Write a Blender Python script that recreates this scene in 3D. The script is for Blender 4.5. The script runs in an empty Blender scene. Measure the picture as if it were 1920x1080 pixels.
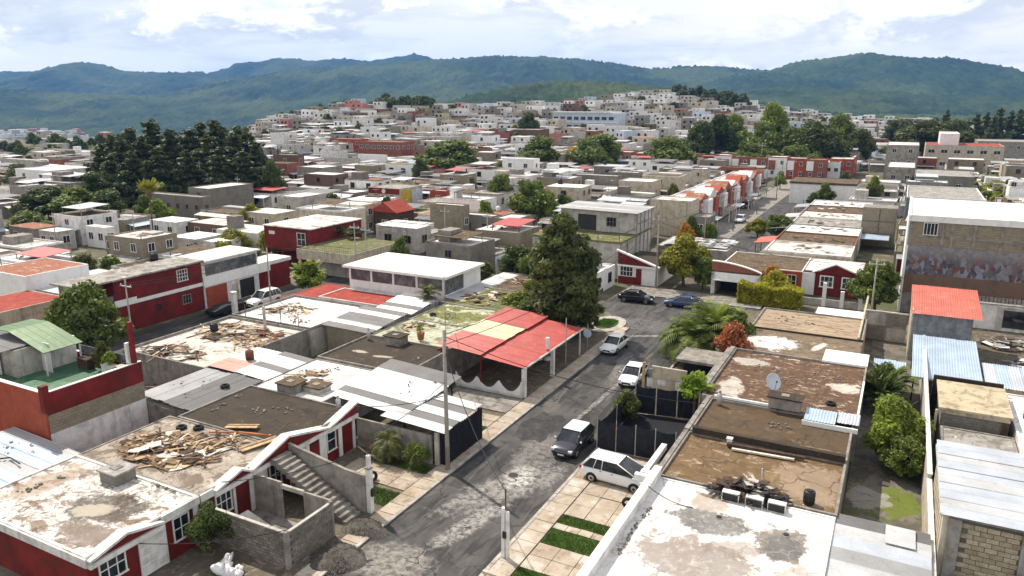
import bpy, math, random
import numpy as np
from mathutils import Vector, Matrix
R = math.radians
rng = random.Random(7)
S = bpy.context.scene
COL = S.collection
# ------------------------------------------------------------------ camera
CAM_H, FPX, YH, YAW = 25.0, 1400.0, 190.0, R(27.6)
PITCH = math.atan((540 - YH) / FPX)
cd = bpy.data.cameras.new('camera'); cam = bpy.data.objects.new('camera', cd); COL.objects.link(cam)
cam.location = (0, 0, CAM_H); cam.rotation_euler = (R(90) - PITCH, 0, YAW)
cd.sensor_width = 36; cd.lens = 36 * FPX / 1920; cd.clip_start = 0.5; cd.clip_end = 30000
S.camera = cam
# ------------------------------------------------------------------ sun and sky
SUN_AZ, SUN_EL = R(-66), R(52)           # azimuth from +Y towards +X
sdir = Vector((math.sin(SUN_AZ) * math.cos(SUN_EL), math.cos(SUN_AZ) * math.cos(SUN_EL), math.sin(SUN_EL)))
sl = bpy.data.lights.new('sun', 'SUN'); so = bpy.data.objects.new('sun', sl); COL.objects.link(so)
so.rotation_euler = (-sdir).to_track_quat('-Z', 'Y').to_euler(); so.location = (0, 0, 80)
sl.energy = 5.0; sl.angle = R(0.9); sl.color = (1.0, 0.90, 0.76)
W = bpy.data.worlds.new('World'); S.world = W; W.use_nodes = True
nt = W.node_tree; nt.nodes.clear()
def wn(t, **k):
    n = nt.nodes.new(t)
    for a, v in k.items(): setattr(n, a, v)
    return n
L_ = nt.links.new
out = wn('ShaderNodeOutputWorld'); bg = wn('ShaderNodeBackground'); bg.inputs[1].default_value = 0.1
sky = wn('ShaderNodeTexSky', sky_type='NISHITA', sun_disc=False, sun_elevation=SUN_EL, sun_rotation=SUN_AZ, altitude=1500, air_density=1.0, dust_density=0.6, ozone_density=1.2)
tc = wn('ShaderNodeTexCoord'); sep = wn('ShaderNodeSeparateXYZ'); L_(tc.outputs['Generated'], sep.inputs[0])
def wmath(op, a, b=None, clamp=False):
    n = wn('ShaderNodeMath', operation=op, use_clamp=clamp)
    for i, v in enumerate((a, b)):
        if v is None: continue
        if isinstance(v, (int, float)): n.inputs[i].default_value = v
        else: L_(v, n.inputs[i])
    return n.outputs[0]
zz = wmath('ADD', wmath('MAXIMUM', sep.outputs[2], 0.0), 0.24)
cmb = wn('ShaderNodeCombineXYZ')
L_(wmath('DIVIDE', sep.outputs[0], zz), cmb.inputs[0]); L_(wmath('DIVIDE', sep.outputs[1], zz), cmb.inputs[1])
L_(wmath('MULTIPLY', sep.outputs[2], 14.0), cmb.inputs[2])
def wnoise(scale, detail, off, rough=0.55, dist=0.0):
    mp = wn('ShaderNodeMapping'); mp.inputs['Location'].default_value = off
    L_(cmb.outputs[0], mp.inputs[0])
    n = wn('ShaderNodeTexNoise'); n.inputs['Scale'].default_value = scale; n.inputs['Detail'].default_value = detail
    n.inputs['Roughness'].default_value = rough; n.inputs['Distortion'].default_value = dist
    L_(mp.outputs[0], n.inputs['Vector']); return n.outputs[0]
def wramp(v, a, b, lo=0.0, hi=1.0):
    n = wn('ShaderNodeMapRange', interpolation_type='SMOOTHSTEP')
    n.inputs[1].default_value = a; n.inputs[2].default_value = b; n.inputs[3].default_value = lo; n.inputs[4].default_value = hi
    L_(v, n.inputs[0]); return n.outputs[0]
def wmix(f, a, b):
    n = wn('ShaderNodeMix', data_type='RGBA')
    L_(f, n.inputs[0])
    for i, v in ((6, a), (7, b)):
        if isinstance(v, tuple): n.inputs[i].default_value = v
        else: L_(v, n.inputs[i])
    return n.outputs[2]
veil = wramp(wnoise(0.33, 5, (3.1, 7.4, 0.0), 0.5), 0.38, 0.62)
shade = wramp(wnoise(1.1, 8, (11.0, 2.0, 1.7), 0.6, 0.4), 0.46, 0.68)
def cumulus(off):
    mp = wn('ShaderNodeMapping'); mp.inputs['Location'].default_value = off; mp.inputs['Scale'].default_value = (4.6, 4.6, 10.0); L_(tc.outputs['Generated'], mp.inputs[0])
    n = wn('ShaderNodeTexNoise'); n.inputs['Scale'].default_value = 1.0; n.inputs['Detail'].default_value = 12; n.inputs['Roughness'].default_value = 0.6; n.inputs['Distortion'].default_value = 0.15; L_(mp.outputs[0], n.inputs['Vector']); return n.outputs[0]
cu = cumulus((2.3, 7.9, 0.6)); cv = cumulus((2.3 - .10, 7.9 + .04, 0.6 + .16))
puff = wmath('MULTIPLY', wramp(cu, 0.50, 0.57), wramp(wnoise(0.5, 3, (8.0, 4.4, 0.0)), 0.42, 0.56))
lit = wramp(wmath('SUBTRACT', cu, cv), -0.045, 0.05)
thin = wramp(sep.outputs[2], 0.15, 0.75, 1.0, 0.55)      # cloud thinned towards the zenith, above the view, to lower the ambient light
base = wmix(wmath('MULTIPLY', wramp(veil, 0, 1, 0.74, 1.0), thin), sky.outputs[0], (12.6, 12.1, 11.5, 1))
c2 = wmix(wmath('MULTIPLY', shade, 0.8), base, (7.8, 8.2, 8.7, 1))
c3 = wmix(wmath('MULTIPLY', wmath('MULTIPLY', puff, thin), 0.9), c2, wmix(lit, (8.2, 8.4, 8.7, 1), (15.0, 14.5, 13.8, 1)))
L_(c3, bg.inputs[0]); L_(bg.outputs[0], out.inputs[0])
S.view_settings.view_transform = 'Standard'; S.view_settings.look = 'None'
S.view_settings.exposure = 0.15; S.view_settings.gamma = 1.0
cy = S.cycles
cy.use_denoising = True; cy.max_bounces = 5; cy.diffuse_bounces = 2; cy.glossy_bounces = 2; cy.transmission_bounces = 3
cy.transparent_max_bounces = 6; cy.volume_bounces = 0; cy.use_adaptive_sampling = True; cy.adaptive_threshold = 0.02
# ------------------------------------------------------------------ pixel <-> place helpers (used to survey the place)
_fw = Vector((-math.sin(YAW) * math.cos(PITCH), math.cos(YAW) * math.cos(PITCH), -math.sin(PITCH)))
_rt = Vector((math.cos(YAW), math.sin(YAW), 0)); _up = _rt.cross(_fw)
def ray(px, py): return _fw + _rt * ((px - 960) / FPX) - _up * ((py - 540) / FPX)
def at(px, py, z=0.0):
    d = ray(px, py); t = (z - CAM_H) / d.z; return d.x * t, d.y * t
def on_y(px, py, y):
    d = ray(px, py); t = y / d.y; return d.x * t, CAM_H + d.z * t
def on_x(px, py, x):
    d = ray(px, py); t = x / d.x; return d.y * t, CAM_H + d.z * t
def pix(x, y, z):
    v = Vector((x, y, z - CAM_H)); w = v.dot(_fw)
    if w < 1: return (-9999, -9999, w)
    return 960 + FPX * v.dot(_rt) / w, 540 - FPX * v.dot(_up) / w, w
# ------------------------------------------------------------------ tagging and mesh helpers
def tag(o, label=None, cat=None, group=None, kind=None):
    if label: o['label'] = label
    if cat: o['category'] = cat
    if group: o['group'] = group
    if kind: o['kind'] = kind
    return o
def thing(name, label, cat, loc=(0, 0, 0), rz=0.0, group=None):
    o = bpy.data.objects.new(name, None); COL.objects.link(o); o.empty_display_size = 0.3
    o.location = loc; o.rotation_euler = (0, 0, rz)
    return tag(o, label, cat, group)
def link(name, me, parent=None, loc=(0, 0, 0), rot=(0, 0, 0), scale=None):
    o = bpy.data.objects.new(name, me); COL.objects.link(o)
    o.parent = parent; o.location = loc; o.rotation_euler = rot
    if scale: o.scale = scale
    return o
def copy_tree(o, parent=None):
    c = o.copy(); COL.objects.link(c); c.parent = parent
    for ch in o.children: copy_tree(ch, c)
    return c
class MB:
    """collects shapes, links them as one mesh; origin o is subtracted"""
    def __init__(s, o=(0, 0, 0)): s.v = []; s.f = []; s.o = o
    def add(s, vs, fs):
        n = len(s.v); s.v += [(a - s.o[0], b - s.o[1], c - s.o[2]) for a, b, c in vs]
        s.f += [tuple(i + n for i in f) for f in fs]; return s
    def box(s, x0, x1, y0, y1, z0, z1):
        return s.add([(x0, y0, z0), (x1, y0, z0), (x1, y1, z0), (x0, y1, z0), (x0, y0, z1), (x1, y0, z1), (x1, y1, z1), (x0, y1, z1)],
                     [(3, 2, 1, 0), (4, 5, 6, 7), (0, 1, 5, 4), (1, 2, 6, 5), (2, 3, 7, 6), (3, 0, 4, 7)])
    def prism(s, pts, off):
        """pts: 3-D polygon, extruded by vector off"""
        n = len(pts); a = [tuple(p) for p in pts]; b = [(p[0] + off[0], p[1] + off[1], p[2] + off[2]) for p in pts]
        return s.add(a + b, [tuple(range(n - 1, -1, -1)), tuple(range(n, 2 * n))] + [(i, (i + 1) % n, n + (i + 1) % n, n + i) for i in range(n)])
    def tube(s, p0, p1, r0, r1=None, n=8, caps=True):
        r1 = r0 if r1 is None else r1
        a, b = Vector(p0), Vector(p1); d = (b - a)
        if d.length < 1e-6: return s
        d.normalize(); u = d.cross(Vector((0, 0, 1)))
        if u.length < 1e-3: u = Vector((1, 0, 0))
        u.normalize(); w = d.cross(u)
        vs = []
        for c, r in ((a, r0), (b, r1)):
            for i in range(n):
                t = 2 * math.pi * i / n; p = c + (u * math.cos(t) + w * math.sin(t)) * r; vs.append(tuple(p))
        fs = [(i, (i + 1) % n, n + (i + 1) % n, n + i) for i in range(n)]
        if caps: fs += [tuple(range(n - 1, -1, -1)), tuple(range(n, 2 * n))]
        return s.add(vs, fs)
    def path(s, pts, r, n=6):
        for a, b in zip(pts, pts[1:]): s.tube(a, b, r, r, n)
        return s
    def lathe(s, prof, n=16, c=(0, 0, 0)):
        vs = []; m = len(prof)
        for i in range(n):
            t = 2 * math.pi * i / n
            for r, z in prof: vs.append((c[0] + r * math.cos(t), c[1] + r * math.sin(t), c[2] + z))
        fs = [(i * m + j, ((i + 1) % n) * m + j, ((i + 1) % n) * m + j + 1, i * m + j + 1) for i in range(n) for j in range(m - 1)]
        return s.add(vs, fs)
    def mesh(s, name, m, smooth=False):
        me = bpy.data.meshes.new(name); me.from_pydata(s.v, [], s.f); me.materials.append(m)
        if smooth: me.polygons.foreach_set('use_smooth', [True] * len(me.polygons))
        return me
    def build(s, name, m, parent=None, smooth=False, loc=None):
        return link(name, s.mesh(name, m, smooth), parent, loc if loc is not None else ((0, 0, 0) if parent else s.o))
def np_mesh(name, V, Fq, m, smooth=False):
    """fast mesh from numpy: V (n,3), Fq (m,4) quads or (m,3) tris"""
    me = bpy.data.meshes.new(name); k = Fq.shape[1]
    me.vertices.add(len(V)); me.vertices.foreach_set('co', V.astype(np.float32).ravel())
    me.loops.add(Fq.size); me.loops.foreach_set('vertex_index', Fq.astype(np.int32).ravel())
    me.polygons.add(len(Fq)); me.polygons.foreach_set('loop_start', np.arange(0, Fq.size, k, dtype=np.int32))
    try: me.polygons.foreach_set('loop_total', np.full(len(Fq), k, dtype=np.int32))
    except Exception: pass
    if smooth: me.polygons.foreach_set('use_smooth', np.ones(len(Fq), dtype=bool))
    me.update(calc_edges=True); me.materials.append(m); return me
def bevel(o, w=0.02, seg=2):
    b = o.modifiers.new('bevel', 'BEVEL'); b.width = w; b.segments = seg; b.limit_method = 'ANGLE'; return o
# ------------------------------------------------------------------ materials
class MG:
    def __init__(s, name, rough=0.8, metal=0.0, spec=0.3):
        s.m = bpy.data.materials.new(name); s.m.use_nodes = True; s.t = s.m.node_tree
        s.b = s.t.nodes['Principled BSDF']; s.b.inputs['Roughness'].default_value = rough; s.b.inputs['Metallic'].default_value = metal
        s.b.inputs['Specular IOR Level'].default_value = spec; s.pos = None
    def n(s, t, **k):
        n = s.t.nodes.new(t)
        for a, v in k.items(): setattr(n, a, v)
        return n
    def l(s, a, b): s.t.links.new(a, b)
    def P(s):
        if not s.pos: s.pos = s.n('ShaderNodeNewGeometry').outputs['Position']
        return s.pos
    def obj(s): return s.n('ShaderNodeTexCoord').outputs['Object']
    def noise(s, scale, detail=6, rough=0.6, dist=0.0, stretch=None, vec=None, off=None):
        v = vec or s.P()
        if stretch or off:
            mp = s.n('ShaderNodeMapping'); mp.inputs['Scale'].default_value = stretch or (1, 1, 1); mp.inputs['Location'].default_value = off or (0, 0, 0)
            s.l(v, mp.inputs[0]); v = mp.outputs[0]
        n = s.n('ShaderNodeTexNoise'); n.inputs['Scale'].default_value = scale; n.inputs['Detail'].default_value = detail
        n.inputs['Roughness'].default_value = rough; n.inputs['Distortion'].default_value = dist
        s.l(v, n.inputs['Vector']); return n.outputs[0]
    def rmp(s, v, a, b, lo=0.0, hi=1.0):
        n = s.n('ShaderNodeMapRange', interpolation_type='SMOOTHSTEP')
        for i, x in ((1, a), (2, b), (3, lo), (4, hi)): n.inputs[i].default_value = x
        s.l(v, n.inputs[0]); return n.outputs[0]
    def math(s, op, a, b=0.0, clamp=False):
        n = s.n('ShaderNodeMath', operation=op, use_clamp=clamp)
        for i, v in enumerate((a, b)):
            if isinstance(v, (int, float)): n.inputs[i].default_value = v
            else: s.l(v, n.inputs[i])
        return n.outputs[0]
    def mix(s, f, a, b, mode='MIX'):
        n = s.n('ShaderNodeMix', data_type='RGBA', blend_type=mode)
        if isinstance(f, (int, float)): n.inputs[0].default_value = f
        else: s.l(f, n.inputs[0])
        for i, v in ((6, a), (7, b)):
            if isinstance(v, (tuple, list)): n.inputs[i].default_value = tuple(v)[:3] + (1,)
            else: s.l(v, n.inputs[i])
        return n.outputs[2]
    def patch(s, cx, cy, rx, ry, ang=0.0, rag=0.85, scale=0.9, soft=0.12):
        """mask of one ragged stain round (cx, cy) on a level surface"""
        mp = s.n('ShaderNodeMapping', vector_type='TEXTURE'); mp.inputs['Location'].default_value = (cx, cy, 0)
        mp.inputs['Rotation'].default_value = (0, 0, ang); mp.inputs['Scale'].default_value = (rx, ry, 1000)
        s.l(s.P(), mp.inputs[0]); vl = s.n('ShaderNodeVectorMath', operation='LENGTH'); s.l(mp.outputs[0], vl.inputs[0])
        d = s.math('ADD', s.math('ADD', vl.outputs['Value'], s.math('MULTIPLY', s.math('SUBTRACT', s.noise(scale, 8, 0.7), 0.5), rag * 2.6)), s.math('MULTIPLY', s.math('SUBTRACT', s.noise(scale * 5, 6, 0.7), 0.5), rag * 0.8))
        return s.rmp(d, 1.0 + soft, 1.0 - soft)
    def bump(s, h, strength=0.3, dist=0.05):
        n = s.n('ShaderNodeBump'); n.inputs['Strength'].default_value = strength; n.inputs['Distance'].default_value = dist
        s.l(h, n.inputs['Height']); s.l(n.outputs[0], s.b.inputs['Normal'])
    def col(s, c):
        if isinstance(c, (tuple, list)): s.b.inputs['Base Color'].default_value = tuple(c)[:3] + (1,)
        else: s.l(c, s.b.inputs['Base Color'])
        return s.m
_mats = {}
def plain(name, c, rough=0.8, metal=0.0, spec=0.3, var=0.12, scale=1.5, dirt=None, dirtamt=0.5, bump=0.0, stretch=None):
    """one colour with tone variation, optional ragged dirt"""
    if name in _mats: return _mats[name]
    g = MG(name, rough, metal, spec)
    lo = tuple(v * (1 - var) for v in c); hi = tuple(min(1, v * (1 + var)) for v in c)
    k = g.mix(g.rmp(g.noise(scale, 5), 0.3, 0.7), lo, hi)
    if dirt: k = g.mix(g.math('MULTIPLY', g.rmp(g.noise(0.9, 9, 0.68, 0.3, stretch), 0.46, 0.66), dirtamt), k, dirt); k = g.mix(g.math('MULTIPLY', g.rmp(g.noise(1.6, 8, 0.7, 0.2, (1, 1, 0.12), None, (3, 8, 1)), 0.5, 0.68), dirtamt * 0.9), k, tuple(v * 0.7 for v in dirt))
    if bump: g.bump(g.noise(9, 6), bump, 0.03)
    _mats[name] = g.col(k); return g.m
def roofmat(name, base, layers, patches=(), rough=0.9, bump=0.35):
    """layers: (colour, scale, lo, hi, amount, stretch); patches: (cx, cy, rx, ry, ang, colour, amount)"""
    if name in _mats: return _mats[name]
    g = MG(name, rough, 0, 0.25)
    k = g.mix(g.rmp(g.noise(2.2, 7), 0.3, 0.7), tuple(v * 0.88 for v in base), tuple(min(1, v * 1.08) for v in base))
    for i, (c, sc, lo, hi, am, st) in enumerate(layers):
        k = g.mix(g.math('MULTIPLY', g.rmp(g.noise(sc, 12, 0.74, 0.5, st, None, (i * 13.7, i * 5.1, 0)), lo, lo + (hi - lo) * .7), am), k, c)
    for (cx, cy, rx, ry, an, c, am) in patches:
        k = g.mix(g.math('MULTIPLY', g.math('MULTIPLY', g.patch(cx, cy, rx, ry, an), am), g.rmp(g.noise(2.3, 9, .72, .4), .30, .52, .55, 1)), k, c)
    vc = g.n('ShaderNodeTexVoronoi', feature='DISTANCE_TO_EDGE'); vc.inputs['Scale'].default_value = .45; ad = g.n('ShaderNodeVectorMath', operation='ADD'); nv = g.n('ShaderNodeTexNoise'); nv.inputs['Scale'].default_value = 1.1; g.l(g.P(), nv.inputs['Vector']); g.l(g.P(), ad.inputs[0]); g.l(nv.outputs['Color'], ad.inputs[1]); g.l(ad.outputs[0], vc.inputs['Vector'])
    k = g.mix(g.math('MULTIPLY', g.rmp(vc.outputs['Distance'], .03, .006), g.rmp(g.noise(.6, 3), .44, .56, 0, .7)), k, tuple(v * .35 for v in base))
    k = g.mix(g.rmp(g.noise(5.5, 9, .78, .3), .5, .7, 0, .5), k, tuple(v * .5 for v in base)); k = g.mix(g.rmp(g.noise(.22, 5, .6), .45, .62, 0, .2), k, tuple(v * .6 for v in base))
    sp = g.noise(16, 4, .7); k = g.mix(g.rmp(sp, 0.6, 0.7, 0, 0.5), k, (0.05, 0.045, 0.04))
    g.bump(g.noise(6, 8, 0.7), bump, 0.04)
    _mats[name] = g.col(k); return g.m
def blockmat(name, c1, c2, mortar, bw=0.4, bh=0.2, dirt=(0.06, 0.055, 0.05), dirtamt=0.45, ms=0.018):
    if name in _mats: return _mats[name]
    g = MG(name, 0.92, 0, 0.2)
    sp = g.n('ShaderNodeSeparateXYZ'); g.l(g.P(), sp.inputs[0]); cb = g.n('ShaderNodeCombineXYZ')
    g.l(g.math('ADD', sp.outputs[0], sp.outputs[1]), cb.inputs[0]); g.l(sp.outputs[2], cb.inputs[1])
    b = g.n('ShaderNodeTexBrick'); b.inputs['Scale'].default_value = 1; b.inputs['Brick Width'].default_value = bw; b.inputs['Row Height'].default_value = bh
    b.inputs['Mortar Size'].default_value = ms; b.inputs['Color1'].default_value = c1 + (1,); b.inputs['Color2'].default_value = c2 + (1,); b.inputs['Mortar'].default_value = mortar + (1,)
    g.l(cb.outputs[0], b.inputs['Vector'])
    k = g.mix(g.math('MULTIPLY', g.rmp(g.noise(0.8, 9, 0.7, 0.4, (1, 1, 0.6)), 0.45, 0.7), dirtamt), b.outputs['Color'], dirt)
    k = g.mix(g.rmp(g.noise(12, 4), 0.35, 0.7, 0, 0.25), k, tuple(v * 0.6 for v in c1))
    g.bump(g.math('SUBTRACT', g.noise(14, 5), g.math('MULTIPLY', b.outputs['Fac'], 1.2)), 0.5, 0.03)
    _mats[name] = g.col(k); return g.m
def metalmat(name, c, rust=(0.12, 0.05, 0.025), amt=0.25, rough=0.45, metal=0.35, ribs=None):
    if name in _mats: return _mats[name]
    g = MG(name, rough, metal, 0.4)
    k = g.mix(g.rmp(g.noise(0.6, 6), 0.3, 0.7), tuple(v * 0.85 for v in c), tuple(min(1, v * 1.1) for v in c))
    k = g.mix(g.math('MULTIPLY', g.rmp(g.noise(1.1, 10, 0.7, 0.6), 0.52, 0.72), amt), k, rust)
    k = g.mix(g.rmp(g.noise(7, 8, 0.7), 0.5, 0.8, 0, 0.3), k, tuple(v * 0.55 for v in c))
    if ribs:
        sp = g.n('ShaderNodeSeparateXYZ'); g.l(g.P(), sp.inputs[0])
        wv = g.math('SINE', g.math('MULTIPLY', sp.outputs[0 if ribs == 'x' else 1], 2 * math.pi / 0.25)); g.bump(wv, 0.5, 0.05)
    _mats[name] = g.col(k); return g.m
def leafmat(name, c, var=0.35, tint=None):
    if name in _mats: return _mats[name]
    g = MG(name, 0.55, 0, 0.35)
    k = g.mix(g.rmp(g.noise(0.7, 4), 0.35, 0.65), tuple(v * (1 - var) for v in c), tuple(min(1, v * (1 + var)) for v in c))
    oi = g.n('ShaderNodeObjectInfo'); k = g.mix(g.math('MULTIPLY', oi.outputs['Random'], 0.35), k, tuple(v * 0.6 for v in c))
    k = g.mix(g.rmp(g.noise(3.5, 3), 0.5, 0.75, 0, 0.6), k, tint or tuple(min(1, v * 1.7) for v in (c[0] * 1.15, c[1], c[2] * 0.8)))
    g.col(k)
    tr = g.n('ShaderNodeBsdfTranslucent'); ms = g.n('ShaderNodeMixShader'); ms.inputs[0].default_value = 0.35
    g.l(k, tr.inputs[0]); g.l(g.b.outputs[0], ms.inputs[1]); g.l(tr.outputs[0], ms.inputs[2])
    g.l(ms.outputs[0], g.t.nodes['Material Output'].inputs[0])
    _mats[name] = g.m; return g.m
def glassmat(name, c=(0.012, 0.016, 0.02), rough=0.08):
    if name in _mats: return _mats[name]
    g = MG(name, rough, 0, 0.6); _mats[name] = g.col(g.mix(g.rmp(g.noise(1.3, 3), 0.4, 0.6), c, tuple(v * 2.2 for v in c))); return g.m
def paint(name, c, rough=0.25):
    if name in _mats: return _mats[name]
    g = MG(name, rough, 0, 0.5); g.b.inputs['Coat Weight'].default_value = 0.6; g.b.inputs['Coat Roughness'].default_value = 0.08
    k = g.mix(g.rmp(g.noise(2.0, 8), 0.5, 0.75, 0, 0.25), c, tuple(v * 0.7 + 0.04 for v in c)); _mats[name] = g.col(k); return g.m

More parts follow.
